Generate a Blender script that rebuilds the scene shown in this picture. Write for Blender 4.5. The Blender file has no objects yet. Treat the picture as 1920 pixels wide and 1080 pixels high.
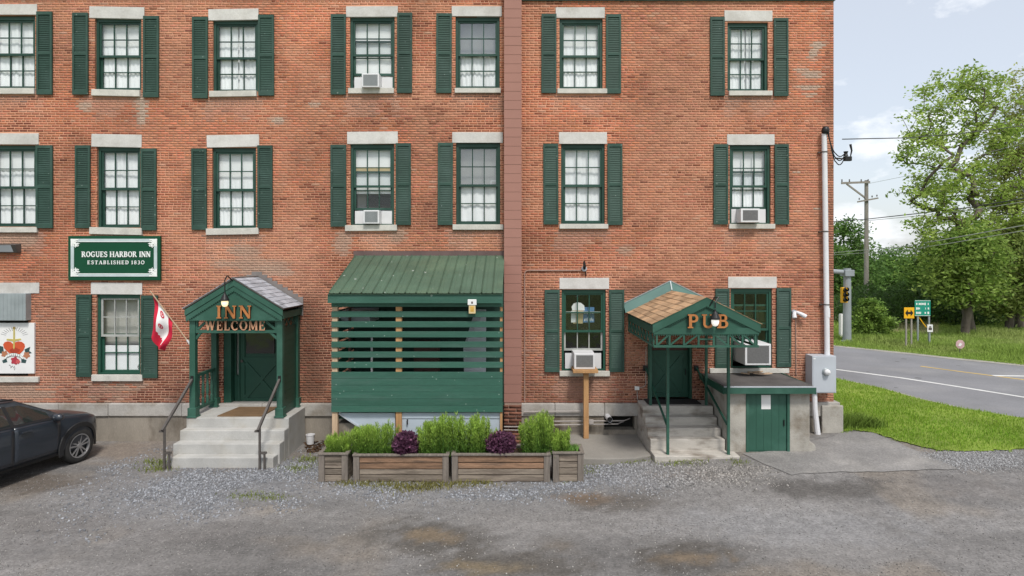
import bpy, bmesh, math, random
import numpy as np
from mathutils import Matrix, Vector, noise as mnoise

random.seed(7)
rng = np.random.default_rng(7)
scene = bpy.context.scene
COL = scene.collection
R = math.radians

# ------------------------------------------------------------------ camera
CAM_D, CAM_H, FOC = 14.0, 4.0, 1176.0          # metres to the wall, eye height, focal length in 1920-px pixels
VPX, VPY = 970.0, 490.0
cam_data = bpy.data.cameras.new('camera')
cam = bpy.data.objects.new('camera', cam_data)
COL.objects.link(cam)
cam.location = (0.0, -CAM_D, CAM_H)
cam.rotation_euler = (R(90), 0, 0)
cam_data.sensor_width = 36.0
cam_data.lens = FOC / 1920.0 * 36.0
cam_data.shift_x = (960 - VPX) / 1920.0
cam_data.shift_y = (VPY - 540) / 1920.0
cam_data.clip_end = 2000
scene.camera = cam

# ------------------------------------------------------------------ world, sun, exposure
world = bpy.data.worlds.new('World')
scene.world = world
world.use_nodes = True
nt = world.node_tree
nt.nodes.clear()
wo = nt.nodes.new('ShaderNodeOutputWorld')
bg = nt.nodes.new('ShaderNodeBackground')
bg.inputs['Strength'].default_value = 0.11
sky = nt.nodes.new('ShaderNodeTexSky')
sky.sky_type = 'NISHITA'
sky.sun_disc = False
sky.sun_elevation = R(56)
sky.sun_rotation = R(165)
sky.air_density = 1.0
sky.dust_density = 2.0
sky.ozone_density = 1.0
tc = nt.nodes.new('ShaderNodeTexCoord')
mp = nt.nodes.new('ShaderNodeMapping')
mp.inputs['Scale'].default_value = (1.0, 1.0, 2.0)
mp.inputs['Location'].default_value = (0.22, 0.05, 0.0)
n1 = nt.nodes.new('ShaderNodeTexNoise')
n1.inputs['Scale'].default_value = 6.0
n1.inputs['Detail'].default_value = 8
n1.inputs['Roughness'].default_value = 0.56
r1 = nt.nodes.new('ShaderNodeValToRGB')
r1.color_ramp.elements[0].position = 0.53
r1.color_ramp.elements[0].color = (0.50, 0.50, 0.50, 1)
r1.color_ramp.elements[1].position = 0.63
r1.color_ramp.elements[1].color = (0.97, 0.97, 0.97, 1)
mx = nt.nodes.new('ShaderNodeMix')
mx.data_type = 'RGBA'
mx.inputs['B'].default_value = (7.7, 7.9, 8.2, 1)
L = nt.links
L.new(tc.outputs['Generated'], mp.inputs['Vector'])
L.new(mp.outputs['Vector'], n1.inputs['Vector'])
L.new(n1.outputs['Fac'], r1.inputs['Fac'])
L.new(r1.outputs['Color'], mx.inputs['Factor'])
L.new(sky.outputs['Color'], mx.inputs['A'])
L.new(mx.outputs['Result'], bg.inputs['Color'])
L.new(bg.outputs['Background'], wo.inputs['Surface'])

sun_data = bpy.data.lights.new('sun', 'SUN')
sun_data.energy = 2.35
sun_data.angle = R(11)
sun_data.color = (1.0, 0.96, 0.90)
sun = bpy.data.objects.new('sun', sun_data)
COL.objects.link(sun)
az, el = R(165), R(56)
sdir = Vector((math.sin(az) * math.cos(el), math.cos(az) * math.cos(el), math.sin(el)))
sun.rotation_euler = sdir.to_track_quat('Z', 'Y').to_euler()
sun.location = (5, -20, 30)

scene.view_settings.view_transform = 'Standard'
scene.view_settings.look = 'None'
scene.view_settings.exposure = 0.38
scene.view_settings.gamma = 1.0
scene.view_settings.use_curve_mapping = False
scene.cycles.max_bounces = 8
scene.cycles.transparent_max_bounces = 16
scene.cycles.use_adaptive_sampling = True
scene.cycles.use_denoising = True
scene.cycles.caustics_reflective = False
scene.cycles.caustics_refractive = False

# ------------------------------------------------------------------ helpers
def WX(px, d=0.0):
    return (px - VPX) * (CAM_D - d) / FOC

def WZ(py, d=0.0):
    return CAM_H - (py - VPY) * (CAM_D - d) / FOC

def W(px, py, d=0.0):
    return Vector((WX(px, d), -d, WZ(py, d)))

def sstep(a, b, x):
    t = np.clip((x - a) / (b - a), 0, 1)
    return t * t * (3 - 2 * t)

def ground_h(x, y):
    d = -np.asarray(y, float)
    return 0.21 * sstep(0.5, 4.5, np.asarray(x, float)) * (1 - sstep(1.0, 5.0, d))

def G(px, py):
    """the ground point seen at a photo pixel"""
    h = 0.0
    for _ in range(12):
        dist = (CAM_H - h) * FOC / (py - VPY)
        x, y = (px - VPX) * dist / FOC, dist - CAM_D
        h = float(ground_h(x, y))
    return x, y

class MB:
    """collects simple shapes into one mesh"""
    def __init__(self):
        self.v, self.f, self.m = [], [], []
        self.mi = 0

    def add(self, verts, faces):
        n = len(self.v)
        self.v.extend([tuple(p) for p in verts])
        for f in faces:
            self.f.append([i + n for i in f])
            self.m.append(self.mi)
        return self

    def box(self, x0, x1, y0, y1, z0, z1):
        v = [(x0, y0, z0), (x1, y0, z0), (x1, y1, z0), (x0, y1, z0), (x0, y0, z1), (x1, y0, z1), (x1, y1, z1), (x0, y1, z1)]
        return self.add(v, [(0, 3, 2, 1), (4, 5, 6, 7), (0, 1, 5, 4), (1, 2, 6, 5), (2, 3, 7, 6), (3, 0, 4, 7)])

    def beam(self, p, q, w, h=None, up=(0, 0, 1)):
        p, q = Vector(p), Vector(q)
        h = h or w
        t = (q - p).normalized()
        u = Vector(up)
        if abs(t.dot(u)) > 0.98:
            u = Vector((0, 1, 0))
        s = t.cross(u).normalized() * (w / 2)
        u = s.cross(t).normalized() * (h / 2)
        v = [p - s - u, p + s - u, p + s + u, p - s + u, q - s - u, q + s - u, q + s + u, q - s + u]
        return self.add(v, [(0, 1, 2, 3), (7, 6, 5, 4), (0, 4, 5, 1), (1, 5, 6, 2), (2, 6, 7, 3), (3, 7, 4, 0)])

    def tube(self, pts, r, n=8, cap=True):
        pts = [Vector(p) for p in pts]
        rr = r if isinstance(r, (list, tuple)) else [r] * len(pts)
        base = len(self.v)
        ref = None
        for i, p in enumerate(pts):
            t = (pts[min(i + 1, len(pts) - 1)] - pts[max(i - 1, 0)]).normalized()
            if ref is None or abs(ref.dot(t)) > 0.95:
                ref = Vector((0, 0, 1)) if abs(t.z) < 0.9 else Vector((0, 1, 0))
            s = t.cross(ref).normalized()
            u = s.cross(t).normalized()
            ref = u
            for k in range(n):
                a = 2 * math.pi * k / n
                self.v.append(tuple(p + (s * math.cos(a) + u * math.sin(a)) * rr[i]))
        for i in range(len(pts) - 1):
            for k in range(n):
                a, b = base + i * n + k, base + i * n + (k + 1) % n
                self.f.append([a, b, b + n, a + n])
                self.m.append(self.mi)
        if cap:
            self.f.append([base + k for k in range(n)][::-1])
            self.m.append(self.mi)
            e = base + (len(pts) - 1) * n
            self.f.append([e + k for k in range(n)])
            self.m.append(self.mi)
        return self

    def lathe(self, prof, c, axis='z', n=20, cap=True):
        """prof: list of (radius, height)"""
        base = len(self.v)
        c = Vector(c)
        for (r, h) in prof:
            for k in range(n):
                a = 2 * math.pi * k / n
                x, y = r * math.cos(a), r * math.sin(a)
                q = {'z': (x, y, h), 'y': (x, h, y), 'x': (h, x, y)}[axis]
                self.v.append(tuple(c + Vector(q)))
        for i in range(len(prof) - 1):
            for k in range(n):
                a, b = base + i * n + k, base + i * n + (k + 1) % n
                self.f.append([a, b, b + n, a + n])
                self.m.append(self.mi)
        for i in (0, len(prof) - 1):
            if cap and prof[i][0] > 1e-5:
                self.f.append([base + i * n + k for k in range(n)])
                self.m.append(self.mi)
        return self

    def prism(self, poly, y0, y1):
        """polygon in (x, z) given depth from y0 (front) to y1"""
        n = len(poly)
        v = [(x, y0, z) for x, z in poly] + [(x, y1, z) for x, z in poly]
        f = [list(range(n)), list(range(2 * n - 1, n - 1, -1))]
        f += [(i, i + n, (i + 1) % n + n, (i + 1) % n) for i in range(n)]
        return self.add(v, f)

    def ribbon(self, pts, w, y0, y1, closed=False):
        """a stroke in the (x, z) plane with width w (a number or a list), given depth"""
        n = len(pts)
        ww = w if isinstance(w, (list, tuple)) else [w] * n
        Lp, Rp = [], []
        for i in range(n):
            a = Vector(pts[(i - 1) % n] if closed else pts[max(i - 1, 0)])
            b = Vector(pts[(i + 1) % n] if closed else pts[min(i + 1, n - 1)])
            t = (b - a)
            t.normalize()
            nn = Vector((-t[1], t[0])) * ww[i] / 2
            p = Vector(pts[i])
            Lp.append(p + nn)
            Rp.append(p - nn)
        m = n if closed else n - 1
        for i in range(m):
            j = (i + 1) % n
            q = [Lp[i], Lp[j], Rp[j], Rp[i]]
            v = [(p[0], y0, p[1]) for p in q] + [(p[0], y1, p[1]) for p in q]
            f = [(0, 1, 2, 3), (0, 4, 5, 1), (2, 6, 7, 3)]
            if not closed and i == 0:
                f.append((3, 7, 4, 0))
            if not closed and i == m - 1:
                f.append((1, 5, 6, 2))
            self.add(v, f)
        return self

    def mesh(self, name, mats, smooth=False, fix=True):
        me = bpy.data.meshes.new(name)
        me.from_pydata(self.v, [], self.f)
        mats = mats if isinstance(mats, (list, tuple)) else [mats]
        for m in mats:
            me.materials.append(m)
        if len(mats) > 1:
            me.polygons.foreach_set('material_index', self.m)
        if fix:
            bm = bmesh.new()
            bm.from_mesh(me)
            bmesh.ops.recalc_face_normals(bm, faces=bm.faces)
            bm.to_mesh(me)
            bm.free()
        if smooth:
            me.polygons.foreach_set('use_smooth', [True] * len(me.polygons))
        me.update()
        return me

    def build(self, name, mats, parent=None, smooth=False, bevel=0, fix=True):
        o = link(name, self.mesh(name, mats, smooth, fix), parent)
        if bevel:
            add_bevel(o, bevel)
        return o

def add_bevel(o, w, seg=2):
    b = o.modifiers.new('bevel', 'BEVEL')
    b.width = w
    b.segments = seg
    b.limit_method = 'ANGLE'

def link(name, data, parent=None, loc=None):
    o = bpy.data.objects.new(name, data)
    COL.objects.link(o)
    if loc is not None:
        o.location = loc
    if parent is not None:
        o.parent = parent
        if parent.parent is None and parent.type == 'EMPTY':
            o.matrix_parent_inverse = base_inv(parent)
    return o

def base_inv(p):
    return (Matrix.Translation(p.location) @ p.rotation_euler.to_matrix().to_4x4()).inverted()

def tag(o, label=None, cat=None, group=None, kind=None):
    if label:
        o['label'] = label
    if cat:
        o['category'] = cat
    if group:
        o['group'] = group
    if kind:
        o['kind'] = kind
    return o

def thing(name, label, cat, loc=(0, 0, 0), group=None, rz=0):
    o = bpy.data.objects.new(name, None)
    COL.objects.link(o)
    o.location = loc
    o.rotation_euler = (0, 0, rz)
    o.empty_display_size = 0.2
    return tag(o, label, cat, group)

# ------------------------------------------------------------------ materials
def mat(name, col, rough=0.75, var=0.18, scale=3.0, bump=0.0, bscale=30.0, metal=0.0, spec=0.35, attr=None,
        stretch=(1, 1, 1), fine=0.0, fscale=90.0, tint=None, tscale=1.2, emit=None, orand=0.0, fleck=None):
    m = bpy.data.materials.new(name)
    m.use_nodes = True
    t = m.node_tree
    p = t.nodes['Principled BSDF']
    p.inputs['Roughness'].default_value = rough
    p.inputs['Metallic'].default_value = metal
    p.inputs['Specular IOR Level'].default_value = spec
    tcn = t.nodes.new('ShaderNodeNewGeometry')
    mpn = t.nodes.new('ShaderNodeMapping')
    mpn.inputs['Scale'].default_value = stretch
    t.links.new(tcn.outputs['Position'], mpn.inputs['Vector'])
    if attr:
        a = t.nodes.new('ShaderNodeAttribute')
        a.attribute_name = attr
        cur = a.outputs['Color']
    else:
        c = t.nodes.new('ShaderNodeRGB')
        c.outputs[0].default_value = (*col, 1)
        cur = c.outputs[0]

    def nz(sc, detail=4):
        n = t.nodes.new('ShaderNodeTexNoise')
        n.inputs['Scale'].default_value = sc
        n.inputs['Detail'].default_value = detail
        n.inputs['Roughness'].default_value = 0.6
        t.links.new(mpn.outputs['Vector'], n.inputs['Vector'])
        return n.outputs['Fac']

    def mul(cur, fac, lo, hi):
        mr = t.nodes.new('ShaderNodeMapRange')
        mr.inputs['From Min'].default_value = 0.28
        mr.inputs['From Max'].default_value = 0.72
        mr.inputs['To Min'].default_value = lo
        mr.inputs['To Max'].default_value = hi
        t.links.new(fac, mr.inputs['Value'])
        v = t.nodes.new('ShaderNodeVectorMath')
        v.operation = 'SCALE'
        t.links.new(cur, v.inputs[0])
        t.links.new(mr.outputs['Result'], v.inputs['Scale'])
        return v.outputs['Vector']
    if tint:
        mr = t.nodes.new('ShaderNodeMapRange')
        mr.inputs['From Min'].default_value = 0.48
        mr.inputs['From Max'].default_value = 0.68
        t.links.new(nz(tscale, 6), mr.inputs['Value'])
        x = t.nodes.new('ShaderNodeMix')
        x.data_type = 'RGBA'
        x.inputs['B'].default_value = (*tint, 1)
        t.links.new(mr.outputs['Result'], x.inputs['Factor'])
        t.links.new(cur, x.inputs['A'])
        cur = x.outputs['Result']
    if var:
        cur = mul(cur, nz(scale, 6), 1 - var, 1 + var)
    if fine:
        cur = mul(cur, nz(fscale, 5), 1 - fine, 1 + fine)
    if fleck:
        vo = t.nodes.new('ShaderNodeTexVoronoi')
        vo.inputs['Scale'].default_value = fleck[1]
        t.links.new(tcn.outputs['Position'], vo.inputs['Vector'])
        sp = t.nodes.new('ShaderNodeSeparateColor')
        t.links.new(vo.outputs['Color'], sp.inputs['Color'])
        c1 = t.nodes.new('ShaderNodeMath')
        c1.operation = 'LESS_THAN'
        c1.inputs[1].default_value = fleck[2]
        t.links.new(sp.outputs['Red'], c1.inputs[0])
        c2 = t.nodes.new('ShaderNodeMath')
        c2.operation = 'MULTIPLY_ADD'
        c2.inputs[1].default_value = -0.3
        c2.inputs[2].default_value = 0.33
        t.links.new(sp.outputs['Green'], c2.inputs[0])
        c3 = t.nodes.new('ShaderNodeMath')
        c3.operation = 'LESS_THAN'
        t.links.new(vo.outputs['Distance'], c3.inputs[0])
        t.links.new(c2.outputs[0], c3.inputs[1])
        c4 = t.nodes.new('ShaderNodeMath')
        c4.operation = 'MULTIPLY'
        t.links.new(c1.outputs[0], c4.inputs[0])
        t.links.new(c3.outputs[0], c4.inputs[1])
        x = t.nodes.new('ShaderNodeMix')
        x.data_type = 'RGBA'
        x.inputs['B'].default_value = (*fleck[0], 1)
        t.links.new(c4.outputs[0], x.inputs['Factor'])
        t.links.new(cur, x.inputs['A'])
        cur = x.outputs['Result']
    if orand:
        oi = t.nodes.new('ShaderNodeObjectInfo')
        mr = t.nodes.new('ShaderNodeMapRange')
        mr.inputs['To Min'].default_value = 1 - orand
        mr.inputs['To Max'].default_value = 1 + orand
        t.links.new(oi.outputs['Random'], mr.inputs['Value'])
        v = t.nodes.new('ShaderNodeVectorMath')
        v.operation = 'SCALE'
        t.links.new(cur, v.inputs[0])
        t.links.new(mr.outputs['Result'], v.inputs['Scale'])
        cur = v.outputs['Vector']
    t.links.new(cur, p.inputs['Base Color'])
    if bump:
        b = t.nodes.new('ShaderNodeBump')
        b.inputs['Strength'].default_value = bump
        b.inputs['Distance'].default_value = 0.02
        t.links.new(nz(bscale, 5), b.inputs['Height'])
        t.links.new(b.outputs['Normal'], p.inputs['Normal'])
    if emit:
        p.inputs['Emission Color'].default_value = (*emit[0], 1)
        p.inputs['Emission Strength'].default_value = emit[1]
    return m

def glass_mat(name, tint=(0.9, 0.93, 0.93), refl=1.0, rough=0.02):
    m = bpy.data.materials.new(name)
    m.use_nodes = True
    t = m.node_tree
    t.nodes.clear()
    o = t.nodes.new('ShaderNodeOutputMaterial')
    tr = t.nodes.new('ShaderNodeBsdfTransparent')
    tr.inputs['Color'].default_value = (*tint, 1)
    gl = t.nodes.new('ShaderNodeBsdfGlossy')
    gl.inputs['Roughness'].default_value = rough
    wn = t.nodes.new('ShaderNodeTexNoise')
    wn.inputs['Scale'].default_value = 3.5
    wg = t.nodes.new('ShaderNodeNewGeometry')
    wb = t.nodes.new('ShaderNodeBump')
    wb.inputs['Strength'].default_value = 0.25
    wb.inputs['Distance'].default_value = 0.02
    t.links.new(wg.outputs['Position'], wn.inputs['Vector'])
    t.links.new(wn.outputs['Fac'], wb.inputs['Height'])
    t.links.new(wb.outputs['Normal'], gl.inputs['Normal'])
    lw = t.nodes.new('ShaderNodeLayerWeight')
    fr = t.nodes.new('ShaderNodeMath')
    fr.operation = 'POWER'
    fr.inputs[1].default_value = 4.0
    t.links.new(lw.outputs['Facing'], fr.inputs[0])
    mu = t.nodes.new('ShaderNodeMath')
    mu.operation = 'MULTIPLY_ADD'
    mu.inputs[1].default_value = refl
    mu.inputs[2].default_value = 0.04 * refl
    mi = t.nodes.new('ShaderNodeMixShader')
    t.links.new(fr.outputs[0], mu.inputs[0])
    t.links.new(mu.outputs[0], mi.inputs[0])
    t.links.new(tr.outputs[0], mi.inputs[1])
    t.links.new(gl.outputs[0], mi.inputs[2])
    t.links.new(mi.outputs[0], o.inputs['Surface'])
    return m

def leaf_mat(name, trans=0.3, rough=0.55):
    m = bpy.data.materials.new(name)
    m.use_nodes = True
    t = m.node_tree
    t.nodes.clear()
    o = t.nodes.new('ShaderNodeOutputMaterial')
    a = t.nodes.new('ShaderNodeAttribute')
    a.attribute_name = 'col'
    d = t.nodes.new('ShaderNodeBsdfPrincipled')
    d.inputs['Roughness'].default_value = rough
    d.inputs['Specular IOR Level'].default_value = 0.25
    tl = t.nodes.new('ShaderNodeBsdfTranslucent')
    mi = t.nodes.new('ShaderNodeMixShader')
    mi.inputs[0].default_value = trans
    t.links.new(a.outputs['Color'], d.inputs['Base Color'])
    t.links.new(a.outputs['Color'], tl.inputs['Color'])
    t.links.new(d.outputs[0], mi.inputs[1])
    t.links.new(tl.outputs[0], mi.inputs[2])
    t.links.new(mi.outputs[0], o.inputs['Surface'])
    return m

GREEN = (0.028, 0.092, 0.064)
M = {}
M['green'] = mat('green_paint', GREEN, 0.5, 0.12, 2.0, 0.12, 60, tint=(0.05, 0.135, 0.10), tscale=1.5)
M['green_shutter'] = mat('shutter_paint', (0.027, 0.066, 0.049), 0.6, 0.16, 2.6, 0.1, 60, orand=0.13, fine=0.12, fscale=25, tint=(0.042, 0.086, 0.069), tscale=1.6, fleck=((0.14, 0.19, 0.165), 16.0, 0.05))
M['frame'] = mat('window_frame_paint', (0.018, 0.058, 0.042), 0.5, 0.14, 3.0, 0.1, 40, orand=0.15, tint=(0.03, 0.075, 0.058), tscale=2.0)
M['green_dark'] = mat('dark_green_paint', (0.019, 0.078, 0.052), 0.45, 0.12, 2.0, 0.1, 60)
M['green_board'] = mat('weathered_green_boards', (0.032, 0.104, 0.074), 0.6, 0.14, 1.2, 0.2, 25, stretch=(1, 4, 8), fine=0.12, fscale=14, tint=(0.048, 0.115, 0.088), tscale=1.0, orand=0.12, fleck=((0.22, 0.30, 0.26), 14.0, 0.12))
M['teal'] = mat('teal_flashing_paint', (0.085, 0.165, 0.145), 0.4, 0.15, 2.0, 0.1, 20)
M['metal_roof'] = mat('green_metal_roof', (0.066, 0.115, 0.076), 0.5, 0.2, 1.4, 0.04, 10, metal=0.0, spec=0.5, tint=(0.09, 0.14, 0.088), tscale=0.9, fleck=((0.32, 0.36, 0.32), 11.0, 0.07), fine=0.08, fscale=18)
M['stone'] = mat('pale_limestone', (0.57, 0.555, 0.53), 0.85, 0.10, 3.0, 0.25, 30, fine=0.08, fscale=40, orand=0.05, tint=(0.47, 0.45, 0.42), tscale=2.2)
M['stone_sill'] = mat('limestone_sill', (0.53, 0.515, 0.47), 0.85, 0.16, 5.0, 0.2, 30, fine=0.08, fscale=40)
M['concrete'] = mat('step_concrete', (0.425, 0.42, 0.40), 0.9, 0.15, 2.0, 0.2, 40, fine=0.1, fscale=70, tint=(0.38, 0.36, 0.32), tscale=1.7)
M['concrete_old'] = mat('stained_concrete', (0.37, 0.35, 0.31), 0.92, 0.22, 2.2, 0.35, 25, fine=0.12, fscale=50, tint=(0.22, 0.19, 0.15), tscale=2.0)
M['concrete_dark'] = mat('foundation_render', (0.27, 0.24, 0.20), 0.92, 0.25, 1.6, 0.35, 18, fine=0.12, fscale=50, stretch=(1, 1, 0.4), tint=(0.11, 0.088, 0.065), tscale=1.8)
M['watertable'] = mat('foundation_stone', (0.40, 0.38, 0.35), 0.92, 0.2, 2.2, 0.35, 20, fine=0.12, fscale=45, tint=(0.27, 0.24, 0.20), tscale=1.7)
M['block'] = mat('pink_brown_block_paint', (0.335, 0.17, 0.135), 0.75, 0.07, 1.0, 0.1, 60, fine=0.05, fscale=50)
M['mortar'] = None
M['white'] = mat('white_paint', (0.75, 0.75, 0.74), 0.5, 0.05, 3)
M['plastic'] = mat('white_plastic', (0.66, 0.66, 0.67), 0.45, 0.06, 4)
M['grille'] = mat('grey_louvre', (0.17, 0.17, 0.17), 0.6, 0.15, 30)
M['black'] = mat('black_metal', (0.012, 0.012, 0.012), 0.45, 0.1, 5)
M['dark'] = mat('dark_interior', (0.02, 0.02, 0.018), 0.9, 0.1, 3)
M['steel'] = mat('grey_brown_steel', (0.085, 0.075, 0.068), 0.5, 0.2, 6, spec=0.4)
M['galv'] = mat('grey_enclosure_paint', (0.43, 0.46, 0.50), 0.45, 0.06, 2, spec=0.4)
M['galv_dark'] = mat('galvanised_metal', (0.33, 0.37, 0.38), 0.5, 0.15, 3, metal=0.3)
M['conduit'] = mat('conduit_grey', (0.36, 0.33, 0.31), 0.55, 0.15, 6)
M['conduit_brick'] = mat('conduit_painted_brown', (0.33, 0.22, 0.18), 0.6, 0.2, 6)
M['pole_grey'] = mat('galvanised_pole', (0.27, 0.30, 0.315), 0.55, 0.12, 2, spec=0.4)
M['pvc'] = mat('white_pvc', (0.70, 0.70, 0.72), 0.4, 0.05, 3)
M['wood_new'] = mat('treated_wood', (0.42, 0.235, 0.105), 0.75, 0.25, 3, 0.2, 30, stretch=(6, 6, 0.7), fine=0.1)
M['wood_raw'] = mat('raw_lumber', (0.50, 0.36, 0.24), 0.8, 0.2, 3, 0.2, 30, stretch=(6, 6, 0.7), fine=0.1)
M['wood_grey'] = mat('weathered_plank', (0.215, 0.178, 0.14), 0.85, 0.38, orand=0.22, scale=2.2, bump=0.5, bscale=22, stretch=(0.8, 5, 9), fine=0.2, fscale=16, tint=(0.12, 0.095, 0.075), tscale=1.6)
M['wood_brown'] = mat('warm_weathered_plank', (0.275, 0.165, 0.102), 0.85, 0.38, orand=0.22, scale=2.0, bump=0.5, bscale=22, stretch=(0.8, 5, 9), fine=0.2, fscale=16, tint=(0.15, 0.10, 0.07), tscale=1.6)
M['wood_post'] = mat('weathered_corner_post', (0.19, 0.163, 0.138), 0.85, 0.3, 2.5, 0.5, 22, stretch=(9, 5, 0.8), fine=0.2, fscale=16)
M['letter'] = mat('varnished_wood_letters', (0.42, 0.165, 0.052), 0.5, 0.22, 6, 0.1, 20)
M['letter_side'] = mat('letter_edge', (0.05, 0.022, 0.012), 0.6, 0.1, 6)
M['letter_pale'] = mat('pale_wood_letters', (0.50, 0.27, 0.16), 0.55, 0.2, 6, 0.1, 20)
M['sign_green'] = mat('sign_green', (0.004, 0.062, 0.028), 0.5, 0.08, 2, spec=0.25)
M['sign_silver'] = mat('sign_pale_border', (0.48, 0.56, 0.57), 0.35, 0.1, 6, spec=0.5)
M['sign_white'] = mat('sign_white', (0.80, 0.82, 0.80), 0.5, 0.03, 6)
M['tan_shingle'] = mat('tan_shingle', (0.40, 0.27, 0.16), 0.9, 0.12, 20, 0.3, 120, attr='col', fine=0.12, fscale=120)
M['slate'] = mat('grey_slate', (0.38, 0.39, 0.42), 0.7, 0.15, 12, 0.2, 60, attr='col')
M['lead'] = mat('grey_step_flashing', (0.19, 0.17, 0.16), 0.6, 0.2, 4)
M['soil'] = mat('planter_soil', (0.07, 0.05, 0.035), 0.95, 0.4, 30, 0.6, 60)
M['mat_brown'] = mat('coir_doormat', (0.17, 0.105, 0.055), 0.95, 0.25, 3, 0.5, 150, fine=0.2, fscale=90, stretch=(1, 3, 1))
M['mat_black'] = mat('rubber_mat', (0.03, 0.028, 0.028), 0.8, 0.2, 30)
M['felt'] = mat('roll_roofing', (0.09, 0.082, 0.078), 0.9, 0.3, 2.0, 0.4, 60, fine=0.2, fscale=80)
M['curtain'] = mat('white_sheer', (0.93, 0.935, 0.95), 0.95, 0.03, 3, orand=0.05)
M['blind'] = mat('white_blind', (0.90, 0.90, 0.90), 0.95, 0.03, 3)
M['cream'] = mat('cream_pelmet', (0.62, 0.49, 0.27), 0.8, 0.1, 3)
M['grey_blind'] = mat('beige_grey_blind', (0.50, 0.48, 0.45), 0.9, 0.08, 2)
M['room'] = mat('room_wall', (0.25, 0.24, 0.22), 0.9, 0.1, 1)
M['glass'] = glass_mat('window_glass', tint=(0.97, 0.98, 0.98), refl=0.8)
M['glass_dark'] = glass_mat('smoked_car_glass', tint=(0.16, 0.19, 0.18), refl=1.6)
M['glass_grey'] = glass_mat('reflecting_glass', tint=(0.92, 0.94, 0.94), refl=3.2)
M['globe'] = mat('lamp_globe', (0.8, 0.75, 0.6), 0.4, 0, emit=((1.0, 0.78, 0.42), 0.75))
M['globe_white'] = mat('white_lamp_globe', (0.82, 0.81, 0.78), 0.35, 0, emit=((1.0, 0.95, 0.86), 0.42))  # pub lamp globe, lit with a faint glow
M['leaf'] = leaf_mat('leaf', 0.5)
M['grassblade'] = leaf_mat('grass_blade', 0.3, 0.6)
M['bark'] = mat('bark', (0.12, 0.10, 0.08), 0.9, 0.3, 3, 0.5, 15, stretch=(4, 4, 1))
M['bark_grey'] = mat('weathered_pole', (0.28, 0.26, 0.23), 0.85, 0.2, 3, 0.2, 15, stretch=(4, 4, 0.6))

# ================================================================== GROUND
def grid_sheet(name, xs, ys, off, m, poly=None, colfn=None, kind='structure'):
    xs, ys = np.asarray(xs), np.asarray(ys)
    X, Y = np.meshgrid(xs, ys)
    Z = ground_h(X, Y) + off
    nx, ny = len(xs), len(ys)
    V = np.stack([X, Y, Z], -1).reshape(-1, 3)
    idx = np.arange(nx * ny).reshape(ny, nx)
    F = np.stack([idx[:-1, :-1], idx[:-1, 1:], idx[1:, 1:], idx[1:, :-1]], -1).reshape(-1, 4)
    me = np_mesh(name, V, F, m)
    if colfn is not None:
        set_col(me, colfn(V[:, 0], V[:, 1]))
    o = link(name, me)
    return tag(o, kind=kind)

def np_mesh(name, V, F, m, smooth=False):
    V, F = np.asarray(V, np.float32), np.asarray(F, np.int32)
    me = bpy.data.meshes.new(name)
    k = F.shape[1]
    me.vertices.add(len(V))
    me.vertices.foreach_set('co', V.ravel())
    me.loops.add(F.size)
    me.loops.foreach_set('vertex_index', F.ravel())
    me.polygons.add(len(F))
    me.polygons.foreach_set('loop_start', np.arange(0, F.size, k, dtype=np.int32))
    me.update(calc_edges=True)
    for mm in (m if isinstance(m, (list, tuple)) else [m]):
        me.materials.append(mm)
    if smooth:
        me.polygons.foreach_set('use_smooth', np.ones(len(F), bool))
    return me

def set_col(me, C):
    a = me.color_attributes.new('col', 'FLOAT_COLOR', 'POINT')
    C = np.asarray(C, np.float32)
    if C.shape[1] == 3:
        C = np.concatenate([C, np.ones((len(C), 1), np.float32)], 1)
    a.data.foreach_set('color', C.ravel())

_lat = rng.random((64, 64))
def vnoise(x, y, s=1.0, ox=0.0):
    """smooth value noise, vectorised"""
    x, y = np.asarray(x, float) * s + 31.7 + ox, np.asarray(y, float) * s + 17.3 + ox * 1.7
    xi, yi = np.floor(x).astype(int), np.floor(y).astype(int)
    fx, fy = x - xi, y - yi
    fx, fy = fx * fx * (3 - 2 * fx), fy * fy * (3 - 2 * fy)
    g = lambda a, b: _lat[a % 64, b % 64]
    return (g(xi, yi) * (1 - fx) + g(xi + 1, yi) * fx) * (1 - fy) + (g(xi, yi + 1) * (1 - fx) + g(xi + 1, yi + 1) * fx) * fy

def fbm(x, y, s=1.0, ox=0.0, n=4):
    t, a, tot = 0, 1.0, 0
    for i in range(n):
        t = t + a * vnoise(x, y, s * 2 ** i, ox + i * 9.1)
        tot += a
        a *= 0.55
    return t / tot

def in_poly(x, y, poly):
    x, y = np.asarray(x), np.asarray(y)
    r = np.zeros(x.shape, bool)
    n = len(poly)
    for i in range(n):
        x0, y0 = poly[i]
        x1, y1 = poly[(i + 1) % n]
        c = ((y0 > y) != (y1 > y)) & (x < (x1 - x0) * (y - y0) / ((y1 - y0) + 1e-12) + x0)
        r ^= c
    return r

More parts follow.
